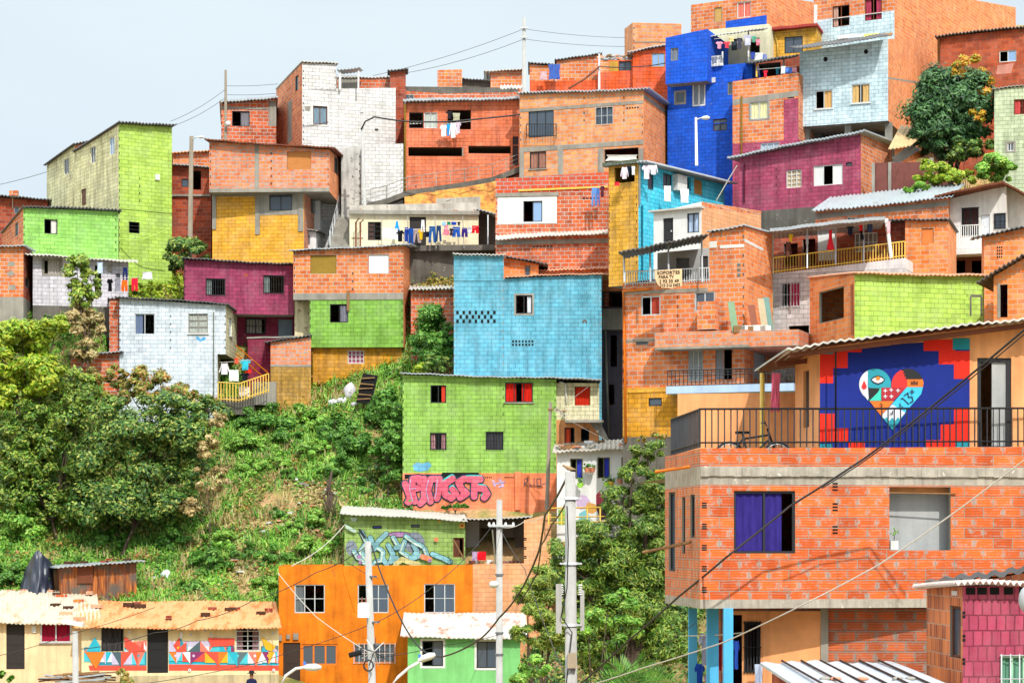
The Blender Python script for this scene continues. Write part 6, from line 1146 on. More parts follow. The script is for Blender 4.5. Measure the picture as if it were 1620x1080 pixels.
for y_ in (913, 985, 1020): mb = MB(); q = P(586 + (y_ - 856) * .06, y_, 72); mb.tube([q, q + Vector((0, 0, .06))], .15, M['zincd'], 8); mb.build('clamp', Cp)
D, tD = pole('tall thin concrete pole on the skyline above the small brick rooftop room', 829, 28, 119, .11, 'post', 829, yb=160, group=PG)
for y_ in (45, 60): mb = MB(); mb.box(P(822, y_, 118.8), (.5, 0, 0), (0, .08, 0), (0, 0, .07), M['alu']); mb.build('crossarm', D)
E, tE = pole('thin wooden pole in front of the small house with the grey blue roof', 357, 111, 121, .08, 'wpole', 357, yb=225, group=PG); mb = MB(); mb.sphere(P(361, 196, 120.7), .16, M['white'], 8, 6); mb.build('lamp', E)
Fp, tF = pole('weathered wooden pole with a street lamp, left of the brick and yellow house', 303, 216, 116, .13, 'wpole', 299, group=PG)
mb = MB(); mb.tube([P(303, 222, 116), P(310, 217, 115.8), P(316, 217, 115.6)], .03, M['alu'], 5); mb.build('lamp_arm', Fp); lamp_head(Fp, P(314, 217, 115.6), .3, 0, .7)
Gp, tG = pole('thin white concrete pole beside the stairs, in front of the tall white house', 572, 171, 116.8, .09, 'post', 577, yb=330, group=PG); mb = MB(); mb.box(P(566, 178, 116.7), (.5, 0, 0), (0, .07, 0), (0, 0, .06), M['alu']); mb.build('crossarm', Gp)
o, _ = pole('thin white metal mast on the orange parapet above the big brick house', 948, 85, 120, .06, 'alu', 948, yb=150, name='mast', cat='mast')
I, tI = pole('slim white street lamp in front of the deep blue house', 1101, 186, 110, .07, 'white', 1102, yb=262, name='street_lamp', cat='street lamp'); mb = MB(); mb.tube([P(1101, 190, 110), P(1108, 187, 109.8), P(1112, 187, 109.6)], .035, M['white'], 6); mb.build('lamp_arm', I); lamp_head(I, P(1110, 187, 109.6), .42, .05)
J, tJ = pole('old wooden pole with tangled wires at the right end of the green house', 871, 636, 101, .09, 'wpole', 865, yb=806, group=PG); mb = MB(); mb.box(P(866, 648, 100.9), (.9, 0, -.1), (0, .07, 0), (0, 0, .07), M['wood']); mb.build('crossarm', J)
for i in range(6): q = P(874 + i * 3, 646 + i * 2.5, 100.8); mb = MB(); mb.tube([q, q + Vector((.12, 0, .12)), q + Vector((.25, 0, -.05))], .012, M['white'] if i % 2 else M['cable'], 4); mb.build('wire', J)
K, tK = pole('short pale pole with a floodlight between the two cottages at the lower left', 119, 998, 84, .13, 'post', 121, group=PG); mb = MB(); mb.box(P(98, 986, 83.8), (.8, 0, -.12), (0, .5, 0), (0, 0, .14), M['white']); mb.build('lamp_head', K)
for i, (x0, y0, pts, ang, lb) in enumerate(((480, 1055, [(440, 1090), (452, 1068), (468, 1057), (482, 1055)], 0, 'curved arm street lamp at the bottom, in front of the orange house door'), (662, 1044, [(612, 1092), (630, 1070), (648, 1055), (664, 1046)], .35, 'curved arm street lamp at the bottom, left of the mint green cottage window'))):
    Y = 62; o = thing('street_lamp', lb, 'street lamp', (P(pts[0][0], 900, Y).x, Y, -10), 'street lamps at the bottom edge'); mb = MB(); mb.tube([(P(pts[0][0], 900, Y).x, Y, -10)] + [P(a, b2, Y) for a, b2 in pts], [.08] + [.045] * 4, M['white'], 7); mb.build('lamp_arm', o); lamp_head(o, P(x0, y0, Y), .52, ang)
    mb = MB(); q = P(x0 + 2, y0 - 4, Y); mb.tube([q, q + Vector((0, 0, .1))], .04, flat('blue_sensor', '2a6ac8', .4), 7); mb.build('light_sensor', o)
o = thing('street_lamp', 'white street lamp head cut by the right edge, above the rose painted house', 'street lamp', (P(1640, 900, 34).x, 34, -10), 'street lamps at the bottom edge'); mb = MB(); mb.tube([(P(1640, 900, 34).x, 34, -10), P(1640, 930, 34)], .05, M['white'], 7); mb.build('lamp_arm', o); mb = MB(); mb.sphere(P(1626, 948, 34), .15, plaster('grey_lamp', 'b8bcc2', .2), 10, 8, (1, 1, 1.5)); mb.build('lamp_head', o)
def wire(label, pts, r, mat=None, sag=.05, name='cable'): return line_(name, label, [P(*q) for q in pts], r, mat, sag, group='cables strung across the view')
pale = flat('pale_cable', 'd8d0c4', .5)
wire('thick black cable crossing the near terrace, from upper right down to the bottom middle', [(1640, 505, 39), (1480, 638, 41), (1370, 723, 41.6), (1250, 800, 42), (1150, 880, 42), (1075, 942, 44), (1000, 1008, 47), (920, 1080, 50)], .022, sag=.01)
wire('second black cable bound to the thick one across the near terrace', [(1640, 512, 38.9), (1480, 644, 40.9), (1370, 727, 41.5), (1300, 772, 41.6)], .013, sag=.01)
wire('thin pale cable crossing in front of the near brick building windows', [(1640, 712, 36), (1513, 808, 37), (1390, 893, 38), (1272, 955, 39), (1146, 1015, 41), (1020, 1055, 44), (930, 1084, 46)], .014, pale, .01)
wire('thin dark cable low in front of the trees, left of the near building', [(1100, 985, 44), (1020, 1040, 47), (950, 1085, 49)], .008, sag=.02)
wire('twisted black cable sagging between the tallest front pole and the leaning pole', [(900, 748, 48), (862, 815, 52), (853, 870, 55), (825, 932, 58), (790, 976, 61), (757, 1012, 64), (700, 1038, 68), (668, 1028, 69), (640, 990, 70), (610, 925, 71), (588, 862, 72)], .028, sag=.06)
wire('second black cable hanging left of the tallest front pole', [(898, 790, 48), (872, 830, 51), (856, 862, 54), (850, 905, 57), (820, 955, 59)], .02, sag=.05)
wire('black cable rising from the orange house to the slim crossarm pole', [(0, 1036, 80), (110, 1003, 80), (245, 960, 79)], .012)
wire('pale and dark cable crossing the mural cottage roof towards the leaning pole', [(128, 1026, 84), (244, 1000, 82), (312, 981, 80), (397, 951, 78), (500, 905, 75), (582, 862, 72)], .016, sag=.1)
wire('thin dark cable across the lower part of the mural wall', [(200, 1084, 80), (369, 1056, 77), (460, 1030, 75), (592, 985, 72)], .012)
wire('thin dark cable from the leaning pole over the orange house up to the dark room', [(592, 985, 72), (700, 915, 75), (776, 835, 78)], .014, sag=.12)
wire('pale rope slanting across the left window of the orange house', [(440, 906, 92), (500, 975, 82), (590, 1035, 72)], .016, pale, .05)
wire('thin cable crossing low from the leaning pole past the mint green cottage', [(592, 1040, 72), (700, 1020, 74), (790, 1003, 78)], .012)
wire('thin cable from the slim crossarm pole down to the tallest pole foot', [(792, 838, 78), (830, 900, 66), (870, 1010, 54), (900, 1075, 48)], .012)
wire('short cable between the slim crossarm pole and the yellow walkway railing', [(795, 834, 78), (830, 824, 86), (868, 812, 94)], .016, pale, .1)
wire('thick dark cable loops from the slender white pole along the salmon house', [(571, 205, 116.7), (578, 192, 116.6), (592, 185, 116.5), (640, 192, 116.4), (700, 193, 116.2), (760, 188, 116.1), (823, 181, 116)], .045, sag=.02)
wire('thin cable in the sky at the far left', [(-20, 296, 118), (74, 272, 118)], .014); wire('thin cable from the lime green house up to the thin wooden pole', [(270, 192, 118), (356, 142, 121)], .012, sag=.15)
wire('second thin cable below the first one, left of the thin wooden pole', [(272, 200, 118), (356, 155, 121)], .012, sag=.15)
wire('upper cable from the thin wooden pole to the brick side of the white house', [(357, 136, 121), (440, 133, 122)], .012); wire('lower cable from the thin wooden pole to the brick side of the white house', [(357, 150, 121), (437, 148, 122)], .012)
wire('long upper cable over the salmon house to the skyline pole', [(590, 120, 124), (829, 46, 119)], .013, sag=.2); wire('long lower cable over the salmon house to the skyline pole', [(640, 116, 124), (829, 62, 119)], .013, sag=.2)
wire('upper cable from the skyline pole to the plain brick tower', [(829, 46, 119), (990, 60, 134)], .012, sag=.1); wire('lower cable from the skyline pole to the plain brick tower', [(829, 62, 119), (990, 74, 134)], .012, sag=.1)
wire('thick brown cable bundle slanting down from the thin white mast', [(900, 140, 118), (925, 125, 119), (948, 106, 120)], .06, M['brown'], 0); wire('dark cable from the thin white mast to the blue house', [(948, 105, 119.8), (1000, 106, 119.5), (1053, 100, 119)], .03, sag=.05)
for i in range(4): wire(['top', 'second', 'third', 'lowest'][i] + ' thin pale wire fanning right from the old wooden pole', [(876, 650, 100.8), (930 + i * 10, 612 + i * 28, 99)], .01, pale, .03)
wire('cable hanging across the lower wall of the lime green house', [(188, 378, 117.7), (225, 379, 117.5), (270, 360, 117.6)], .03, m_lime, .05)
wire('white cable lying over the green slope left of the graffiti house', [(545, 830, 98), (510, 865, 97), (470, 890, 96), (441, 902, 95)], .018, pale, .05)
wire('loop of black cable hanging in front of the graffiti lettering', [(600, 915, 93), (575, 905, 93), (548, 888, 94), (546, 868, 94), (560, 860, 94)], .014, sag=0)
wire('grey pipe slanting up at the corner of the blue house beside the turquoise one', [(1133, 318, 105), (1152, 285, 106), (1166, 262, 107)], .03, M['conc'], 0)
# ================================================================ washing
LG = 'washing on the cream house line'; Yl = 115.8
wire('clothesline across the front of the cream house', [(602, 360, Yl), (690, 362, Yl), (758, 359, Yl)], .012, pale, .05, 'clothesline')
for kd, c_, x_, y_, w_, h2, lb in (('towel', 'f0eef4', 612, 361, 14, 16, 'white sheet at the left end of the cream house clothesline'), ('towel', 'e8e6f0', 624, 362, 11, 17, 'second white sheet on the cream house clothesline'), ('dress', '1e9af0', 628, 350, 9, 15, 'bright blue top above the clothesline of the cream house'), ('shirt', '18181c', 633, 364, 12, 18, 'black shirt between white sheet and blue trousers'),
  ('long_shirt', '1e3c9c', 643, 359, 9, 23, 'dark blue long garment right of the black shirt'), ('trousers', '1c4a9e', 650, 361, 9, 30, 'navy trousers left of the beige trousers'), ('trousers', 'b8a4a4', 659, 362, 15, 22, 'beige grey trousers in front of the dark door'), ('shirt', 'eab81e', 666, 362, 9, 17, 'yellow top in front of the dark door'), ('trousers', 'f2f2f6', 669, 348, 6, 19, 'white leggings hung high in the dark doorway'), ('shirt', '1a1a2a', 676, 366, 11, 9, 'small black garment right of the door'),
  ('trousers', '2c5c9c', 684, 358, 12, 26, 'blue jeans right of the door'), ('trousers', '24406e', 694, 357, 9, 25, 'darker slim jeans beside the blue jeans'), ('dress', 'f08aa0', 706, 356, 13, 16, 'pink blouse on the clothesline'), ('shirt', '3a2a3c', 714, 361, 7, 12, 'dark small garment right of the pink blouse'), ('shorts', '2a5cb8', 722, 359, 13, 16, 'blue shorts on the clothesline'), ('shorts', '3c2a80', 735, 360, 10, 15, 'purple shorts on the clothesline'), ('towel', 'd8e0f4', 743, 359, 6, 10, 'pale small cloth beside the purple shorts'), ('shorts', 'e01c2c', 752, 357, 12, 12, 'red shorts at the right end of the clothesline'),
  ('towel', '1c8a6c', 710, 351, 6, 5, 'tiny green cloth on the upper string'), ('towel', '2a4ab8', 718, 351, 8, 5, 'tiny blue cloth on the upper string'), ('towel', '8ab4e8', 702, 351, 6, 6, 'tiny pale blue cloth on the upper string'), ('shirt', '2a3a4a', 726, 351, 6, 6, 'tiny dark cloth at the right of the upper string')): garment(kd, c_, x_, y_, w_, h2, Yl + random.uniform(-.1, .1), lb, LG)
for x_ in (604, 645, 690, 734): mb = MB(); mb.tube([P(x_, 393, Yl + .1), P(x_ - 2 * (x_ > 680), 342, Yl + .1)], .025, M['conc'], 5); tag(mb.build('clothesline_post', loc=P(x_, 393, Yl)), {604: 'leftmost', 645: 'second', 690: 'third', 734: 'rightmost'}[x_] + ' thin post of the clothesline before the cream house', 'post')
for kd, c_, x_, y_, w_, h2, Y, lb, gr in (('shirt', 'eef0f6', 702, 197, 13, 19, 119.8, 'white shirt on the salmon house window line, leftmost', 'w'), ('towel', '2aa0e8', 710, 195, 6, 20, 119.8, 'bright blue cloth on the salmon house line', 'w'), ('long_shirt', 'f4f2f6', 717, 194, 13, 24, 119.7, 'white long sleeved shirt hung at the salmon house opening', 'w'), ('shirt', 'd8c8d8', 725, 193, 9, 18, 119.8, 'pale lilac shirt on the salmon house line, rightmost', 'w'), ('shirt', '2c2a30', 711, 176, 11, 12, 120, 'black cloth high in the salmon house opening', 'w'), ('towel', 'b8b89a', 722, 179, 11, 12, 120, 'khaki cloth high in the salmon house opening', 'w'),
  ('towel', 'e0dcd4', 984, 245, 50, 10, 116.3, 'long off white awning cloth in the ground floor opening of the big brick house', 'a'), ('towel', 'd8b0b4', 860, 113, 11, 14, 122.4, 'pink striped towel on the rooftop line', 'r'), ('towel', '4a68b8', 877, 102, 18, 24, 122.4, 'large blue patterned blanket on the rooftop line', 'r'),
  ('shirt', 'f0a0b8', 1138, 66, 11, 11, 118.6, 'pink shirt at the left of the blue house terrace line', 't'), ('shirt', 'e0485a', 1150, 66, 11, 10, 118.6, 'red shirt on the blue house terrace line', 't'), ('towel', 'f4e0a0', 1157, 58, 8, 8, 118.6, 'pale yellow cloth on the blue house terrace line', 't'), ('shirt', '4a4a5c', 1170, 60, 11, 18, 118.6, 'dark grey shirt on the blue house terrace line', 't'), ('shirt', 'c8c8e0', 1183, 55, 15, 17, 118.4, 'pale lilac shirt on the blue house terrace line', 't'), ('shirt', '58a890', 1193, 57, 9, 10, 118.4, 'green cloth on the blue house terrace line', 't'), ('shirt', 'f08aa0', 1199, 62, 9, 10, 118.4, 'rose cloth at the right of the blue house terrace line', 't'), ('shirt', '3a50a8', 1191, 82, 9, 12, 118.3, 'blue cloth hung low on the blue house terrace', 't'), ('towel', 'e8ecf8', 1201, 84, 12, 11, 118.3, 'white towel hung low on the blue house terrace', 't'), ('shorts', '7888c8', 1210, 86, 7, 8, 118.3, 'small light blue shorts hung low on the blue house terrace', 't'),
  ('shirt', 'e02c44', 1211, 111, 8, 11, 116.5, 'red shirt on the brick roof deck line', 'd'), ('shirt', '1c5a6a', 1230, 106, 8, 12, 116.5, 'dark teal shirt on the brick roof deck line', 'd'), ('towel', 'eef2fa', 1239, 105, 7, 12, 116.3, 'white towel on the brick roof deck line', 'd'), ('towel', '5a8ae8', 1248, 107, 11, 9, 116.3, 'blue towel on the brick roof deck line', 'd'), ('towel', 'f0a8b8', 1257, 107, 8, 8, 116.3, 'pink towel on the brick roof deck line', 'd'),
  ('long_shirt', 'ecdce8', 988, 264, 13, 19, 105.7, 'pinkish white shirt in the mustard house top opening', 'm'), ('shirt', '1c2838', 995, 262, 9, 14, 105.9, 'dark shirt in the mustard house top opening', 'm'), ('towel', 'f0f0f4', 1002, 263, 5, 14, 105.8, 'narrow white cloth in the mustard house top opening', 'm'), ('towel', 'e82c40', 976, 288, 8, 6, 105.7, 'red cloth lying over the mustard wall opening', 'm'), ('shirt', 'f2e4f0', 1023, 261, 15, 22, 105.6, 'white shirt outside the turquoise wall, leftmost', 'm'), ('long_shirt', 'eee8f4', 1034, 261, 15, 15, 105.6, 'white long sleeved shirt outside the turquoise wall', 'm'), ('towel', 'f4f0e8', 1056, 294, 11, 25, 107, 'long white towel under the left turquoise window', 'm'), ('towel', 'f2f2f4', 1083, 299, 13, 22, 107, 'broad white towel under the right turquoise window', 'm'),
  ('trousers', '6a9ae0', 940, 297, 9, 29, 110.3, 'light blue jeans hanging beside the mustard wall', 'j'), ('trousers', '4a78c8', 946, 298, 6, 27, 110.3, 'narrow blue trousers beside the light blue jeans', 'j'), ('shirt', '5a2c3c', 953, 294, 8, 18, 110.3, 'dark red garment hanging beside the mustard wall', 'j'),
  ('towel', 'c8dcf4', 158, 415, 9, 18, 111.6, 'pale blue cloth on the lilac white house wall', 'l'), ('shirt', '141418', 174, 441, 10, 20, 111.4, 'black shirt before the lilac white house', 'l'), ('towel', '9a9aa8', 186, 441, 9, 20, 111.4, 'grey cloth before the lilac white house', 'l'), ('trousers', '1a2a5c', 198, 423, 8, 20, 111.2, 'navy trousers at the right corner of the lilac white house', 'l'), ('shorts', 'f4691e', 197, 443, 10, 18, 111, 'orange shorts right of the lilac white house', 'l'), ('shorts', 'f02440', 213, 440, 11, 20, 110.8, 'bright red shorts hanging right of the orange ones', 'l'), ('towel', 'f2f2f4', 233, 430, 16, 12, 113.2, 'white sheet spread on the grass below the lime green house', 'l'),
  ('shirt', 'e8d02c', 1251, 370, 8, 12, 96, 'yellow shirt on the long balcony, left end', 'b'), ('long_shirt', '6a4438', 1247, 382, 11, 24, 96.1, 'brown garment on the long balcony, left end', 'b'), ('shirt', 'd8d4dc', 1277, 372, 8, 14, 96.3, 'pale shirt on the long balcony beside the first post', 'b'), ('dress', 'e83040', 1314, 364, 12, 32, 96, 'long red dress on the balcony before the cream panel', 'b'), ('shirt', '22304a', 1345, 356, 12, 16, 95.9, 'navy shirt on the long balcony', 'b'), ('shirt', 'e02838', 1362, 353, 8, 12, 95.8, 'red shirt on the long balcony near its right end', 'b'), ('shirt', '20242c', 1364, 363, 9, 16, 95.9, 'black shirt under the red one on the long balcony', 'b'), ('towel', '3a4a6a', 1376, 352, 9, 16, 95.8, 'slate blue cloth on the long balcony', 'b'), ('towel', 'f0b8c0', 1406, 350, 5, 20, 95.6, 'narrow pink cloth at the right post of the long balcony', 'b'),
  ('long_shirt', 'f4eef2', 355, 574, 17, 18, 110.2, 'white shirt on the porch line, leftmost', 'p'), ('towel', 'f2f4f2', 370, 585, 15, 18, 110.2, 'white towel on the porch line', 'p'), ('shirt', '3cc4dc', 388, 568, 17, 17, 110.2, 'turquoise shirt on the porch line', 'p'), ('towel', 'e83828', 393, 583, 10, 7, 110.3, 'small red cloth on the porch line', 'p'), ('shirt', '20242c', 387, 590, 15, 12, 110.4, 'black and white shirt low on the porch line', 'p'), ('towel', 'f0e0e0', 387, 611, 18, 16, 110.9, 'white cloth draped behind the yellow porch railing', 'p'), ('towel', 'f05a3c', 374, 566, 7, 9, 110.2, 'small orange red cloth high on the porch line', 'p'),
  ('towel', 'b8a0c0', 752, 872, 11, 15, 99, 'lilac towel over the sill of the dark open room', 'o'), ('towel', 'f01c28', 762, 872, 14, 14, 99, 'bright red towel over the sill of the dark open room', 'o'),
  ('shirt', 'd8d4ec', 1117, 1000, 24, 52, 44.6, 'white lilac shirt on a hanger between the blue posts', 'n'), ('shirt', '2448a8', 1107, 1048, 16, 40, 44.8, 'blue shirt hanging at the left blue post', 'n'), ('shirt', 'c8a8c8', 1119, 1066, 12, 30, 44.7, 'pale purple cloth below the white lilac shirt', 'n'), ('shirt', 'd83040', 1139, 1010, 13, 50, 44.3, 'red and blue shirt between the blue posts', 'n'), ('shirt', '2a50b0', 1165, 1012, 10, 46, 43.6, 'blue shirt right of the blue posts', 'n'), ('towel', 'b8c4dc', 1200, 1050, 12, 40, 43.8, 'pale cloth by the dark barred door of the near building', 'n')):
    garment(kd, c_, x_, y_, w_, h2, Y, lb, {'w': 'washing at the salmon house', 'r': None, 'a': None, 't': 'washing on the blue house terrace', 'd': 'washing on the brick roof deck', 'm': 'washing at the mustard and turquoise house', 'j': 'washing beside the mustard wall', 'l': 'washing at the lilac white house', 'b': 'washing on the long balcony', 'p': 'washing on the small porch', 'o': 'towels at the dark room', 'n': 'washing under the near building'}[gr])
for pts, lb in (([(1130, 62, 118.6), (1215, 52, 118.4)], 'clothesline on the blue house terrace'), ([(347, 573, 110.2), (400, 569, 110.2)], 'clothesline over the small porch'), ([(1200, 110, 116.5), (1262, 104, 116.3)], 'clothesline on the brick roof deck'), ([(1238, 368, 96.1), (1410, 350, 95.7)], 'clothesline along the long balcony'), ([(930, 298, 110.3), (962, 292, 110.3)], 'short clothesline beside the mustard wall'), ([(1088, 1005, 44.8), (1175, 1000, 43.6)], 'clothesline between the blue posts'), ([(168, 440, 111.3), (222, 438, 110.8)], 'clothesline right of the lilac white house'), ([(698, 196, 119.8), (746, 192, 119.8)], 'clothesline at the salmon house opening')): wire(lb, pts, .012, pale, .02, 'clothesline')
# ================================================================ things lying about
mb = MB(); q = P(563, 636, 110); mb.box(q, (.75, .2, -.1), (0, .35, 0), (.35, .1, 1.5), M['black']); t = thing('bed_frame', 'burnt dark bed frame leaning against the ochre ground floor wall', 'bed frame', q); mb.build('box_spring', t)
mb = MB()
for i in range(5): mb.box(q + Vector((.05 + .06 * i, -.03, .12 + .27 * i)), (.68, .18, .05 - .1 * (i % 2)), (0, .03, 0), (0, 0, .06), M['wood'])
mb.build('slats', t)
def bag(x_, y_, Y, r, c_, lb, sq=(1, .8, .8), gr='rubbish bags on the slope'):
    Y = onground(x_, y_ + 10); r *= .8
    q = P(x_, y_, Y); mb = MB(); mb.sphere((0, 0, 0), r, cloth(c_), 12, 9, sq); mb.v = [(q.x + a * (1 + .15 * math.sin(b2 * 9 + d * 7)), q.y + b2, q.z + d * (1 + .12 * math.sin(a * 11))) for a, b2, d in mb.v]; tag(mb.build('rubbish_bag', loc=q), lb, 'bag', gr)
for a in ((553, 622, 110, .5, 'd8d4dc', 'tall pale rubbish bag beside the burnt bed frame', (.8, .7, 1.4)), (541, 634, 110, .32, 'e4e4e8', 'small white rubbish bag left of the tall pale one'), (526, 637, 110.2, .3, 'f0f0f2', 'white rag bundle below the ochre wall'), (262, 913, 98, .38, 'e0e6ec', 'large white sack on the slope behind the wooden shed', (.8, .7, 1.2)), (246, 915, 98, .25, 'f0f2f6', 'small white plastic bag left of the large white sack'), (240, 928, 97.5, .22, '8ac8d8', 'pale blue plastic bag beside the wooden shed'), (560, 640, 109.6, .22, 'cfcad6', 'crumpled grey bag at the foot of the bed frame')): bag(*a)
# black tarp
o2 = []; mb = MB(); n = 14; vs = []
for j in range(10):
    for i in range(n + 1):
        t = i / n; v_ = j / 9; x_ = 62 + (t - .5) * (44 + 14 * v_) - 4 * v_; y_ = 873 + v_ * 66 + 26 * (abs(t - .5) * 2) ** 2.2 * (1 - v_) + 3 * math.sin(t * 11) * (1 - v_); Y = 97 + 1.2 * (abs(t - .5) * 2) ** 1.5 - .9 * v_ + .14 * math.sin(i * 2.1 + v_ * 2) + .08 * math.sin(i * 4.7 + j); vs.append(P(x_, y_, Y))
q_ = n + 1; mb.mesh(vs, [(j * q_ + i, j * q_ + i + 1, (j + 1) * q_ + i + 1, (j + 1) * q_ + i) for j in range(9) for i in range(n)], flat('black_tarp', '2e3444', .35), True); tag(mb.build('tarp', loc=P(60, 935, 97)), 'crumpled black plastic tarp draped over a heap left of the wooden shed', 'tarp')
# bricks and stones weighing the cottage roofs
rr_ = random.Random(5)
def on_roof(x_, y_, H0, dz=.09):
    """point of the roof plane of house H0 seen at a pixel"""
    A_ = Vector((H0.A.x, H0.A.y, H0.zA)); B_ = Vector((H0.B.x, H0.B.y, H0.zB)); D_ = Vector((H0.D.x, H0.D.y, H0.zD)); nn = (B_ - A_).cross(D_ - A_); d = Vector(((x_ - 810) / FPX, 1, (HOR - y_) / FPX)); return d * (A_.dot(nn) / d.dot(nn)) + Vector((0, 0, dz))
hm = mural_house; seen = 0
for x_, y_ in ((204, 961), (216, 960), (221, 963), (267, 981), (336, 967), (365, 968), (371, 967), (413, 974), (425, 970), (325, 977)):
    q = on_roof(x_, y_, hm, .14); mb = MB(); mb.cbox(q, rr_.uniform(.3, .55), .25, rr_.uniform(.12, .2), M['brickd' if rr_.random() < .6 else 'woodd'], rr_.uniform(0, 3)); tag(mb.build('roof_weight', loc=q), 'brick or wood scrap on the rusty roof of the mural cottage', 'roof weight', 'scraps on the rusty cottage roof')
hp_ = [o_ for o_ in [h] if 0]
for x_, y_ in ((12, 937), (43, 936), (62, 936), (70, 935), (78, 937), (90, 942), (124, 952), (96, 945), (88, 959), (108, 963), (104, 972), (143, 939), (154, 960), (126, 980)):
    zz = .85; Y = 91.2 + 5.5 * (984 - y_) / 46; q = P(x_, y_, Y); q.z += .05; mb = MB(); mb.cbox(q, rr_.uniform(.35, .6), .28, rr_.uniform(.14, .2), M[rr_.choice(['brick', 'brickr', 'clay', 'woodd'])], rr_.uniform(0, 3)); tag(mb.build('roof_weight', loc=q), 'orange brick lying on the pale roof of the peach cottage', 'roof weight', 'bricks on the pale cottage roof')
for x_, y_ in ((108, 889), (120, 889), (133, 888), (165, 887), (172, 884), (201, 884)):
    q = P(x_, y_, 97.0); q.z -= .02; mb = MB(); mb.cbox(q, rr_.uniform(.2, .4), .25, rr_.uniform(.08, .16), M[rr_.choice(['brickd', 'woodd'])], rr_.uniform(0, 3)); tag(mb.build('roof_weight', loc=q), 'dark brick piece on the tilted roof of the wooden shed', 'roof weight', 'pieces on the shed roof')
q = P(800, 855, 99); 
for i, (x0, y0, x1, y1) in enumerate(((868, 864, 950, 836),)): mb = MB(); a = P(x0, y0, 94); b2 = P(x1, y1, 95); mb.box(a, b2 - a, (0, .3, 0), (0, 0, -.25), m_coral); tag(mb.build('plank', loc=a), 'long orange painted beam slanting in front of the walkway railing', 'beam')
mb = MB(); mb.mesh([P(717, 880, 98.6), P(720, 848, 99), P(723, 848, 99), P(740, 880, 98.4)], [(0, 1, 2, 3)], M['wood']); 
mb = MB(); mb.tube([P(717, 853, 98.8), P(734, 884, 98.3)], .05, M['wood'], 5); tag(mb.build('plank', loc=P(734, 884, 98.3)), 'thin wooden stick leaning at the edge of the graffiti wall', 'stick')
mb = MB()
for i in range(26): q = P(random.uniform(745, 825), 893 + random.uniform(-3, 0), 98.6 + random.uniform(-.2, .6)); mb.cbox(q, random.uniform(.1, .4), .2, random.uniform(.1, .35), random.choice([M['plast'], M['wood'], M['conc'], M['brown'], M['brickd']]), random.uniform(0, 3))
tag(mb.build('clutter', loc=P(780, 893, 99)), 'household clutter along the sill of the dark open room', 'clutter', kind='stuff')
mb = MB()
for i in range(40): q = P(random.uniform(60, 130), random.uniform(1066, 1080), 88 + random.uniform(-1, 1)); mb.box(q, (random.uniform(.5, 2), .1, random.uniform(-.2, .2)), (0, .1, 0), (0, 0, .06), random.choice([M['wood'], M['woodd'], M['zinc']]))
tag(mb.build('plank_pile', loc=P(90, 1075, 88)), 'pile of loose planks and sheets below the peach cottage', 'planks', kind='stuff')
mb = MB(); mb.mesh([P(1410, 250, 112), P(1455, 218, 114), P(1462, 222, 114), P(1418, 254, 112), P(1408, 258, 111.9), P(1450, 232, 113.8), P(1457, 236, 113.8), P(1417, 262, 111.9)], [(0, 1, 2, 3), (4, 5, 6, 7)], M['zincw'])
roof_sheet(mb, P(1405, 238, 111), P(1440, 232, 111), P(1470, 206, 114), P(1425, 200, 114), rusty('tan_sheet', 'd8b888', 'a87848', .4)); tag(mb.build('metal_sheets', loc=P(1420, 250, 112)), 'tan corrugated sheets lying on the slope left of the mango tree', 'metal sheets')
# ================================================================ person under the mural wall
ph_ = thing('person', 'person in a dark hat and dark top below the right window of the mural wall', 'person', (P(398, 1080, 90).x, 90, ground(P(398, 1080, 90).x, 90)))
px_, gz = ORG[ph_.name].x, zof(1063, 90) - 1.66
J_ = {'pelvis': (0, 0, .88, .14), 'chest': (0, 0, 1.2, .16), 'neck': (0, 0, 1.4, .055), 'jaw': (0, -.02, 1.48, .075), 'head': (0, 0, 1.57, .1), 'crown': (0, .01, 1.63, .07),
      'ls': (-.17, 0, 1.32, .06), 'le': (-.22, -.06, 1.06, .042), 'lw': (-.08, -.26, 1.14, .03), 'rs': (.17, 0, 1.32, .06), 're': (.23, -.05, 1.06, .042), 'rw': (.1, -.26, 1.12, .03),
      'lh': (-.09, 0, .82, .09), 'lk': (-.1, -.02, .46, .06), 'la': (-.1, .02, .08, .04), 'lt': (-.1, -.14, .03, .03), 'rh': (.09, 0, .82, .09), 'rk': (.1, -.02, .46, .06), 'ra': (.1, .02, .08, .04), 'rt': (.1, -.14, .03, .03)}
Ed = [('pelvis', 'chest'), ('chest', 'neck'), ('neck', 'jaw'), ('jaw', 'head'), ('head', 'crown'), ('chest', 'ls'), ('ls', 'le'), ('le', 'lw'), ('chest', 'rs'), ('rs', 're'), ('re', 'rw'), ('pelvis', 'lh'), ('lh', 'lk'), ('lk', 'la'), ('la', 'lt'), ('pelvis', 'rh'), ('rh', 'rk'), ('rk', 'ra'), ('ra', 'rt')]
for s_, w_ in ((-1, 'lw'), (1, 'rw')):
    wx, wy, wz, _ = J_[w_]
    for k in range(4): J_[w_ + str(k)] = (wx - s_ * .02 + s_ * .018 * k, wy - .07, wz + .01 * k, .011); J_[w_ + 't' + str(k)] = (wx - s_ * .03 + s_ * .018 * k, wy - .12, wz - .01, .009); Ed += [(w_, w_ + str(k)), (w_ + str(k), w_ + 't' + str(k))]
    J_[w_ + 'th'] = (wx - s_ * .04, wy - .03, wz + .03, .012); Ed.append((w_, w_ + 'th'))
nm = list(J_); me = bpy.data.meshes.new('body'); me.from_pydata([J_[k][:3] for k in nm], [(nm.index(a), nm.index(b2)) for a, b2 in Ed], [])
bo = bpy.data.objects.new('body_tmp', me); sc.collection.objects.link(bo); sk = bo.modifiers.new('s', 'SKIN'); bo.modifiers.new('d', 'SUBSURF').levels = 1
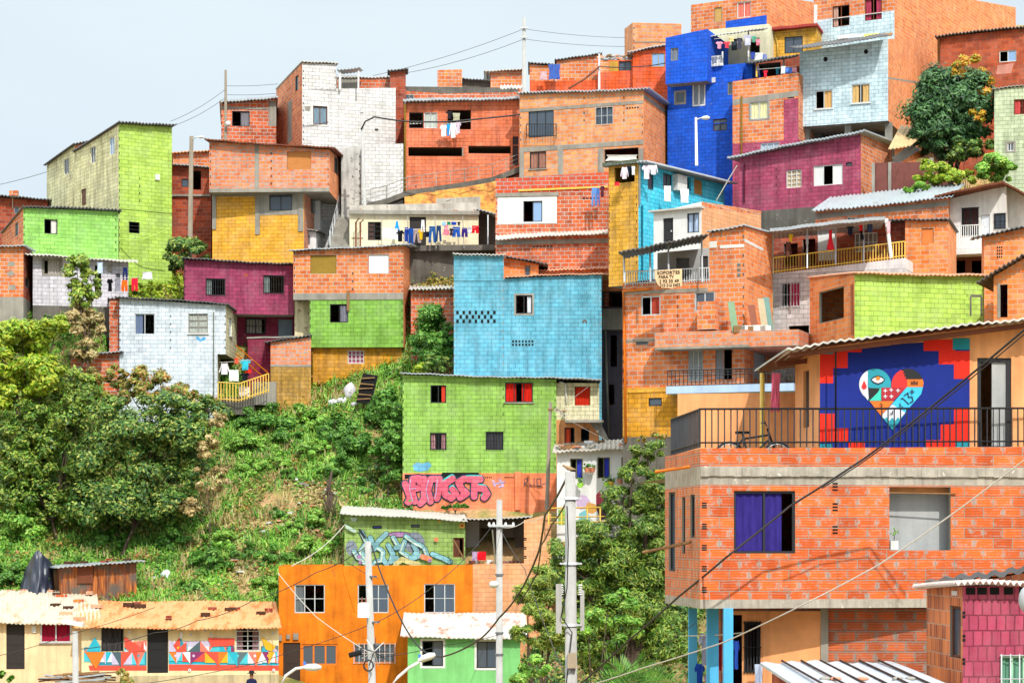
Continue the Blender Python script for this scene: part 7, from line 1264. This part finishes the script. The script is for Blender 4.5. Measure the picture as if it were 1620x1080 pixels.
for i, k in enumerate(nm): me.skin_vertices[0].data[i].radius = (J_[k][3],) * 2
me.skin_vertices[0].data[0].use_root = True; me2 = bpy.data.meshes.new_from_object(bo.evaluated_get(bpy.context.evaluated_depsgraph_get())); bpy.data.objects.remove(bo)
skin = flat('skin', 'a8704e', .6); top = cloth('232848'); tro = cloth('3a3a44'); me2.materials.clear(); [me2.materials.append(m_) for m_ in (skin, top, tro)]
for p_ in me2.polygons:
    z = p_.center.z; ax = abs(p_.center.x); p_.material_index = 2 if .1 < z < .92 else (1 if .92 <= z < 1.4 and p_.center.y > -.17 else 0)
o = bpy.data.objects.new('body', me2); sc.collection.objects.link(o); o.parent = ph_; o.location = Vector((px_, 90, gz)) - ORG[ph_.name]; ORG[o.name] = ORG[ph_.name]
mb = MB(); c = Vector((px_, 90, gz + 1.62)); mb.tube([c, c + Vector((0, 0, .02))], .19, M['black'], 14); mb.tube([c + Vector((0, 0, .02)), c + Vector((0, 0, .1)), c + Vector((0, 0, .13))], [.12, .11, .06], M['black'], 12); mb.build('hat', ph_)
mb = MB()
for s_ in (-.035, .035): mb.sphere((px_ + s_, 89.9, gz + 1.57), .013, M['black'], 6, 5)
mb.sphere((px_, 89.885, gz + 1.545), .017, skin, 6, 5); mb.build('face', ph_)
# ================================================================ plants
SG = 'bushes on the green slope'
gtree('tree', 'lime green broad tree at the left edge below the brick house', 50, 650, 104, [(35, 535, 48, 34), (90, 515, 30, 18), (0, 575, 36, 50), (62, 585, 44, 36), (20, 625, 40, 34), (8, 520, 30, 20)], 24000, .27, L_['lime'], trunk=.16)
gtree('tree', 'thin spindly tree with yellow green leaves, in front of the lilac white house', 148, 600, 108.5, [(122, 428, 24, 36), (145, 445, 18, 26), (128, 470, 24, 20), (112, 455, 14, 18)], 3000, .26, L_['olive'], trunk=.09)
gtree('shrub', 'dry tangled vine hanging under the spindly tree', 122, 540, 108.8, [(122, 505, 24, 34), (150, 520, 20, 40), (135, 550, 22, 28)], 3600, .26, L_['dry'], cat='vine', trunk=.05)
gtree('tree', 'olive green tree with thin leaves, right of the lime green one', 100, 690, 105.5, [(105, 590, 40, 28), (70, 620, 36, 34), (130, 612, 30, 26), (90, 660, 40, 34)], 9000, .23, L_['olive'], trunk=.1)
gtree('tree', 'large dark spreading bush tree in the middle of the green slope', 190, 800, 102, [(210, 690, 60, 40), (285, 690, 50, 44), (330, 650, 36, 26), (240, 750, 44, 40), (155, 720, 40, 40), (180, 655, 46, 26), (265, 640, 44, 26), (300, 740, 26, 34), (200, 790, 56, 40), (140, 790, 40, 36), (265, 800, 40, 34)], 60000, .2, L_['dark'], trunk=.1, sr=.38, sub=13)
gtree('tree', 'olive leafy tree mass left of the large dark one, leaning over the slope', 95, 790, 103.5, [(110, 670, 44, 34), (70, 700, 34, 34), (20, 690, 40, 40), (30, 740, 40, 40), (50, 660, 34, 30), (0, 790, 40, 40), (140, 630, 40, 26), (60, 740, 30, 30), (125, 745, 30, 30), (60, 790, 40, 36), (110, 800, 34, 30)], 40000, .2, L_['deep'], trunk=.1, sr=.34, sub=12)
gtree('tree', 'reddish tipped tree crown directly below the bluish white house', 240, 720, 106, [(170, 592, 40, 18), (225, 598, 46, 22), (280, 622, 40, 20), (205, 622, 56, 20), (325, 640, 34, 16)], 15000, .2, L_['mix'], trunk=.1, sr=.36, sub=12)
gtree('shrub', 'dry brown vines hanging down the right side of the dark tree', 335, 790, 101, [(330, 700, 18, 34), (345, 660, 20, 22), (322, 745, 14, 40), (348, 760, 16, 34), (300, 800, 22, 24)], 5600, .2, L_['dry'], cat='vines', trunk=.03, sr=.3, sub=9)
gtree('shrub', 'tall full bush filling the corner left of the large green house', 612, 770, 104.6, [(612, 640, 22, 24), (620, 680, 18, 26), (608, 715, 22, 24), (618, 745, 18, 18)], 14000, .19, L_['mid'], cat='shrub', trunk=.05, sr=.4, sub=10)
gtree('tree', 'full leafy tree between the brick house and the sky blue house', 684, 600, 110.6, [(682, 505, 28, 26), (668, 535, 24, 26), (700, 540, 22, 30), (682, 560, 32, 24)], 15000, .2, L_['mid'], trunk=.08, sr=.4, sub=11)
gtree('shrub', 'yellow green tall grass clump at the left edge of the slope', 40, 730, 104, [(45, 700, 16, 34), (20, 720, 20, 30)], 2400, .2, L_['mix'], cat='grass clump', trunk=.02)
for i, (x_, y_, Y, rx, rz, lf, lb) in enumerate(((430, 665, 106.5, 34, 26, 'mid', 'rounded mid green bush under the small red brick annex'), (478, 660, 106.8, 30, 24, 'bright', 'bright bush left of the long weedy patch under the ochre wall'), (530, 672, 106.4, 30, 36, 'mid', 'tall green bush below the rubbish bags'), (560, 700, 105.5, 30, 30, 'mid', 'leafy bush left of the bare path by the green house'), (492, 710, 105, 34, 20, 'bright', 'bright low bush in the middle of the slope'), (398, 735, 104, 24, 20, 'bright', 'small bright bush right of the dark spreading tree'), (436, 730, 104.3, 24, 20, 'bright', 'bright bush above the bare earth patch'), (455, 750, 103.6, 16, 12, 'mid', 'tiny bush at the top of the bare earth patch'),
    (462, 833, 101, 16, 16, 'bright', 'small round bush on the lower slope, left of the graffiti house'), (505, 820, 101.3, 18, 14, 'bright', 'low bush near the corner of the graffiti house'), (440, 812, 101.6, 14, 12, 'mid', 'little bush among the rubble on the slope'), (390, 870, 99.5, 26, 18, 'mid', 'low spreading bush above the rusty cottage roof'), (330, 890, 99, 34, 26, 'mid', 'dense bush behind the mural cottage roof'), (300, 925, 98, 28, 18, 'mid', 'low bush behind the pale cottage roof end'), (490, 870, 98.8, 30, 20, 'bright', 'bright bush left of the orange house roof corner'), (420, 915, 97.6, 22, 20, 'bright', 'bright bush at the left wall of the orange house'),
    (400, 665, 107, 30, 24, 'mid', 'leafy bush right below the porch of the bluish white house'), (385, 700, 106, 26, 24, 'bright', 'bright bush between the porch and the bare earth'), (455, 690, 106, 30, 22, 'mid', 'mid green bush under the annex, lower one'), (500, 665, 106.8, 28, 24, 'bright', 'bright bush under the yellow drain pipe'), (545, 735, 105, 26, 26, 'mid', 'green bush beside the bare path, lower one'), (520, 735, 105, 22, 20, 'bright', 'bright bush above the dead stump'), (420, 700, 106, 22, 22, 'bright', 'small bright bush in the upper middle of the slope'), (578, 770, 104, 18, 16, 'mid', 'green bush behind the graffiti house roof'), (350, 850, 100, 28, 22, 'bright', 'bright bush left of the straw coloured strip'), (440, 880, 99, 26, 20, 'mid', 'green bush above the left corner of the orange house'), (510, 850, 100, 24, 18, 'bright', 'bright bush left of the graffiti wall corner'), (468, 915, 98, 24, 14, 'mid', 'green bush touching the orange house parapet'), (600, 790, 104, 20, 12, 'mid', 'low green bush above the white sheet roof'), (606, 645, 107.6, 30, 40, 'mid', 'tall dark bush with yellow flowers at the corner of the green house'), (614, 705, 106, 24, 36, 'mid', 'dark bush against the left wall of the green house'), (600, 745, 105, 26, 22, 'dark', 'shaded bush at the foot of the green house'), (347, 632, 109.5, 11, 20, 'lime', 'small yellow green bush at the left end of the porch railing'), (170, 850, 100, 34, 22, 'mid', 'fern like bush in the shade of the dark tree'), (30, 820, 100.5, 40, 46, 'bright', 'light green bush at the left edge of the slope'), (15, 900, 98.5, 30, 44, 'mid', 'green bush at the left edge beside the black tarp'), (100, 800, 101, 40, 30, 'dark', 'dark shaded bush under the spreading tree'), (280, 850, 99.8, 36, 26, 'mid', 'green bush right of the fern like one'), (225, 815, 101, 44, 34, 'dark', 'shaded bush behind the wooden shed'), (150, 790, 101, 44, 40, 'dark', 'big shaded bush under the dark tree, left part'), (215, 770, 101, 44, 44, 'dark', 'big shaded bush under the dark tree, middle part'), (60, 770, 102, 40, 44, 'mid', 'big bush under the olive leafy trees at the left'), (280, 790, 101, 34, 40, 'dark', 'big shaded bush under the dark tree, right part'), (10, 740, 103, 34, 44, 'mid', 'tall bush under the lime green tree at the left edge'),
    (720, 800, 103.4, 24, 4, 'mid', 'low weeds along the foot of the graffiti plinth'), (295, 395, 114.8, 34, 44, 'dark', 'dark green bush right of the lime green house'), (240, 455, 113, 44, 12, 'lime', 'yellow green grass tuft above the bluish white house roof'), (672, 425, 115.5, 16, 18, 'bright', 'light green bush below the laundry house'), (700, 420, 115.6, 18, 22, 'mix', 'brownish green bush below the laundry house, right one'), (690, 575, 109, 30, 14, 'dark', 'low dark bush beside the sky blue house foot'), (665, 580, 109, 14, 10, 'lime', 'yellow flowering low bush by the green house roof'))):
    Y = min(onground(x_, y_ + rz * .9), {682: 111.5, 690: 109, 665: 109, 295: 114.8, 240: 113.5}.get(x_, 200)) if rz > 5 else Y
    gtree('shrub', lb, x_, y_ + rz, Y, [(x_, y_, rx * .85, rz * .95), (x_ - rx * .55, y_ + rz * .35, rx * .55, rz * .7), (x_ + rx * .55, y_ + rz * .3, rx * .55, rz * .7)], int(2200 + rx * rz * 4.5), .185, L_[lf], cat='shrub', trunk=.05, group=SG, sub=7)
# right side
mg = gtree('tree', 'round dark mango tree with orange young leaves on top, upper right', 1505, 262, 112.5, [(1500, 150, 48, 42), (1462, 188, 30, 32), (1535, 150, 36, 46), (1500, 200, 52, 32), (1545, 195, 26, 34), (1480, 130, 30, 24), (1510, 165, 50, 50), (1505, 232, 50, 22), (1460, 215, 26, 20)], 38000, .3, L_['mango'], trunk=.2, aspect=.34, shell=.6, sr=.45, sub=13)
p_, n_ = crown_pts([blob(1532, 106, 111.6, 28, 20), blob(1556, 128, 111.6, 16, 26), blob(1516, 114, 111.2, 12, 10), blob(1548, 180, 111, 12, 14)], 3000, .7, 9, .3); leafmesh('young_leaves', p_, n_, .3, L_['orange'], mg, aspect=.34)
for x_, y_, Y, rx, rz, lf, lb in ((1478, 270, 106.5, 34, 22, 'lime', 'light green shrub before the rusty fence, left one'), (1515, 278, 106, 28, 16, 'lime', 'light green shrub before the rusty fence, middle one'), (1575, 265, 106, 36, 26, 'bright', 'airy light green shrub beside the pale green house'), (1530, 232, 111, 40, 22, 'dark', 'dark shrub at the foot of the mango tree'), (1450, 296, 105.5, 18, 10, 'bright', 'small pale shrub at the top of the zinc roof')):
    gtree('shrub', lb, x_, y_ + rz, Y, [(x_, y_, rx * .8, rz * .9), (x_ - rx * .6, y_ + rz * .3, rx * .5, rz * .6), (x_ + rx * .6, y_ + rz * .1, rx * .5, rz * .7)], 9000, .19, L_[lf], cat='shrub', trunk=.05, group='shrubs around the mango tree', sub=9, sr=.34)
gtree('tree', 'large feathery green tree left of the near brick building', 1010, 1080, 74, [(1025, 715, 30, 22), (1000, 745, 26, 24), (1035, 770, 34, 34), (985, 800, 42, 34), (1020, 840, 50, 40), (940, 850, 48, 32), (975, 890, 54, 40), (895, 880, 34, 28), (1035, 900, 40, 44), (925, 915, 40, 30), (1000, 960, 60, 50), (930, 990, 50, 50), (1050, 1010, 40, 60), (1040, 820, 26, 60)], 85000, .19, L_['deep'], trunk=.2, aspect=.24, sub=15, sr=.36)
gtree('tree', 'dark green tree standing behind the tallest front pole', 940, 1080, 80, [(950, 900, 70, 60), (1020, 940, 56, 60), (1010, 860, 40, 50), (900, 930, 44, 40), (1060, 1000, 40, 60), (950, 1000, 80, 60)], 30000, .24, L_['dark'], trunk=.2, sub=11, sr=.42)
gtree('tree', 'drooping green tree in front of the mint green cottage end', 850, 1080, 66, [(855, 915, 30, 24), (835, 950, 24, 24), (868, 960, 30, 28), (835, 1000, 26, 18), (880, 1000, 30, 30)], 20000, .17, L_['olive'], trunk=.1, aspect=.25, sub=12, sr=.4)
gtree('tree', 'bright leafy young tree at the bottom between the two front poles', 960, 1090, 58, [(985, 950, 26, 18), (960, 975, 34, 22), (1000, 990, 26, 20), (930, 985, 26, 18), (960, 1020, 40, 18), (850, 1050, 40, 18), (830, 1070, 24, 18)], 13000, .15, L_['bright'], trunk=.07, sub=8, sr=.42)
# palm
pr = thing('palm', 'dark fan of palm fronds at the bottom, left of the blue posts', 'palm', (P(1000, 900, 55).x, 55, -10)); mb = MB(); c = P(1000, 1085, 55); mb.tube([(c.x, 55, -10), c], [.14, .1], M['wpole'], 8); mb.build('trunk', pr)
for k in range(11):
    a = math.pi * (k + .5) / 11; L0 = random.uniform(.9, 1.3); pts = [c + Vector((math.cos(a) * L0 * t, -.35 * t * math.sin(k * 2), math.sin(a) * L0 * t * .95 - .35 * t * t)) for t in [i / 9 for i in range(10)]]; mb = MB(); mb.tube(pts, .01, L_['dark'], 4)
    for i in range(1, 10):
        for s_ in (-1, 1):
            for q2 in (0, .5):
                if i == 9 and q2: continue
                b0 = pts[i].lerp(pts[min(i + 1, 9)], q2); d = (pts[i] - pts[i - 1]).normalized(); sd = Vector((-d.z, .25 * s_, d.x)) * s_; e = b0 + (sd + d * .8).normalized() * .3; mb.poly([b0, (b0 + e) / 2 + d * .02, e, (b0 + e) / 2 - d * .02], L_['mid'])
    mb.build('frond', pr)
gtree('shrub', 'small orange green potted looking bush in front of the mural wall', 196, 1095, 86, [(196, 1072, 16, 12), (190, 1062, 8, 8)], 1200, .18, L_['mix'], cat='shrub', trunk=.04)
gtree('shrub', 'low weeds at the lower left corner below the peach cottage door', 10, 1090, 86, [(8, 1068, 18, 8)], 700, .2, L_['mid'], cat='shrub', trunk=.03)
gtree('shrub', 'red flowering shrub growing on the junk roofs under the ochre wall', 1040, 700, 91, [(1040, 690, 14, 10), (1015, 694, 10, 6)], 800, .16, L_['mix'], cat='shrub', trunk=.03)
# weeds and ground cover over the whole slope
def cover(name, label, n, xr, yr, size, mat, dens=None, h_=.28, clump=26):
    ps_ = []; ns = []; nc = n // clump
    while len(ps_) < nc:
        px, Y = random.uniform(*xr), random.uniform(*yr); x = (px - 810) / FPX * Y
        if dens and random.random() > dens(px, Y): continue
        ps_.append((x, Y, ground(x, Y) + .03))
    c = np.array(ps_); i = np.repeat(np.arange(nc), clump); r = rng.uniform(.12, .5, nc)[i]; hh = (rng.uniform(.4, 1.5, nc) * h_)[i]
    off = rng.normal(size=(len(i), 3)) * np.stack([r, r * .8, r * 0], 1) * .7; q = c[i] + off; up = np.abs(rng.normal(size=len(i))) * hh * .6
    q[:, 2] = [ground(a, b2) for a, b2 in q[:, :2]]; q[:, 2] += up; nn = rng.normal(size=q.shape) * .55 + np.array([0, -.45, .8]); nn /= np.linalg.norm(nn, axis=1)[:, None]
    o = leafmesh(name, q, nn, size, mat); tag(o, label, None, kind='stuff'); return o
def bare(px, Y):
    py = HOR - ground((px - 810) / FPX * Y, Y) * FPX / Y; d = 1.
    for cx, cy, rx, ry in ((470, 788, 84, 32), (385, 900, 38, 54), (592, 715, 16, 70), (410, 830, 60, 20), (430, 765, 40, 20), (335, 790, 20, 40), (500, 850, 36, 14)):
        k = ((px - cx) / rx) ** 2 + ((py - cy) / ry) ** 2
        if k < 1: d = min(d, .05 + .6 * k * k)
    return d
def pat(px, Y, s_, ph, c): return math.sin(px * s_ + ph + 1.7 * math.sin(Y * .9)) * math.sin(Y * 1.25 + px * s_ * .6 + ph * 2) > c
cover('weeds', 'tangled green weeds covering the slope between the houses', 80000, (-60, 660), (95.5, 116), .19, L_['mid'], lambda a, b2: bare(a, b2) * (1 if pat(a, b2, .05, 0, -.1) else .45), .34)
cover('weeds', 'bright new weeds and ground cover on the slope', 110000, (-60, 650), (95.5, 114), .16, L_['bright'], lambda a, b2: bare(a, b2) * (1 if pat(a, b2, .043, 2, -.4) else .3) * (1 if a > 300 else .7), .22)
cover('weeds', 'yellowish leafy weeds in patches on the slope', 42000, (-60, 650), (95.5, 114), .18, L_['mix'], lambda a, b2: bare(a, b2) * (1 if pat(a, b2, .06, 4, .15) else .06), .3)
cover('grass', 'dry straw coloured grass and twigs on the bare parts of the slope', 24000, (200, 640), (96, 114), .17, L_['dry'], lambda a, b2: max(1.05 - bare(a, b2), .8 if pat(a, b2, .05, 1, .45) else 0), .12, 14)
def blades(name, label, n, xr, yr, size, mat, dens):
    ps_ = []
    while len(ps_) < n // 16:
        px, Y = random.uniform(*xr), random.uniform(*yr)
        if random.random() < dens(px, Y): x = (px - 810) / FPX * Y; ps_.append((x, Y, ground(x, Y)))
    c = np.repeat(np.array(ps_), 16, 0); c[:, :2] += rng.normal(size=(len(c), 2)) * .22; c[:, 2] = [ground(a, b2) for a, b2 in c[:, :2]]; c[:, 2] += size * .4
    nn = rng.normal(size=c.shape) * .5 + np.array([0, -1, .2]); nn /= np.linalg.norm(nn, axis=1)[:, None]; o = leafmesh(name, c, nn, size, mat, aspect=.1, fold=.1, axis=(0, 0, 1)); tag(o, label, None, kind='stuff')
blades('grass', 'long green grass blades standing in tufts on the slope', 12000, (-60, 650), (96, 114), .62, L_['bright'], lambda a, b2: bare(a, b2) * (1 if pat(a, b2, .07, 3, 0) else .15))
blades('grass', 'dry yellow stalks and twigs standing among the weeds', 3500, (60, 640), (96, 113), .7, L_['dry'], lambda a, b2: 1 if pat(a, b2, .05, 1, .1) else .2)
cover('grass', 'yellow green grass above the bluish white house', 9000, (195, 300), (112, 121), .22, L_['lime'], None, .25)
cover('grass', 'rough grass on the slope under the laundry house', 8000, (640, 790), (112.5, 118.5), .2, L_['mix'], None, .3)
cover('grass', 'ochre dry grass on the ground behind the ramp', 500, (780, 800), (119.9, 120.3), .2, L_['dry'], None, .25)
cover('weeds', 'scrub around the mango tree', 9000, (1380, 1580), (107, 120), .2, L_['mix'], None, .3)
cover('weeds', 'dark undergrowth below the trees beside the near building', 26000, (820, 1120), (66, 96), .24, L_['dark'], None, .6)
cover('weeds', 'scrub on the bank right of the lime green wall', 16000, (1150, 1900), (84, 108), .24, L_['mix'], None, .4)
# litter and stones of the bare patch
mb = MB()
for i in range(260):
    px, Y = random.gauss(465, 60), random.uniform(98, 106); x = (px - 810) / FPX * Y
    if random.random() < bare(px, Y) * 1.1 or i < 120: continue
    q = Vector((x, Y, ground(x, Y) + .12)); mb.cbox(q, random.uniform(.08, .5), random.uniform(.06, .2), random.uniform(.04, .12), random.choice([M['wood'], M['conc'], M['clay'], M['plast'], M['brick']]), random.uniform(0, 3))
tag(mb.build('rubble', loc=P(465, 800, 103)), 'broken brick, stones and litter on the bare earth of the slope', None, kind='stuff')
tr = thing('tree_stump', 'dead grey tree stump with hanging roots above the graffiti house', 'tree stump', P(523, 800, 103.2)); mb = MB()
Ys = 103.2
for i in range(9):
    x0 = 516 + i * 1.8; mb.tube([P(521, 772 + i % 3 * 4, Ys - .2), P(x0 + random.uniform(-5, 5), 786, Ys - .5), P(x0 + random.uniform(-8, 10), 800, Ys - .7), P(x0 + random.uniform(-12, 14), 812, Ys - .8)], [.06, .05, .035, .02], M['bark'], 5)
mb.tube([P(522, 800, Ys), P(520, 772, Ys), P(525, 745, Ys + .2)], [.13, .12, .05], M['bark'], 7); mb.tube([P(521, 768, Ys), P(512, 752, Ys)], [.06, .02], M['bark'], 5)
mb.build('trunk', tr)
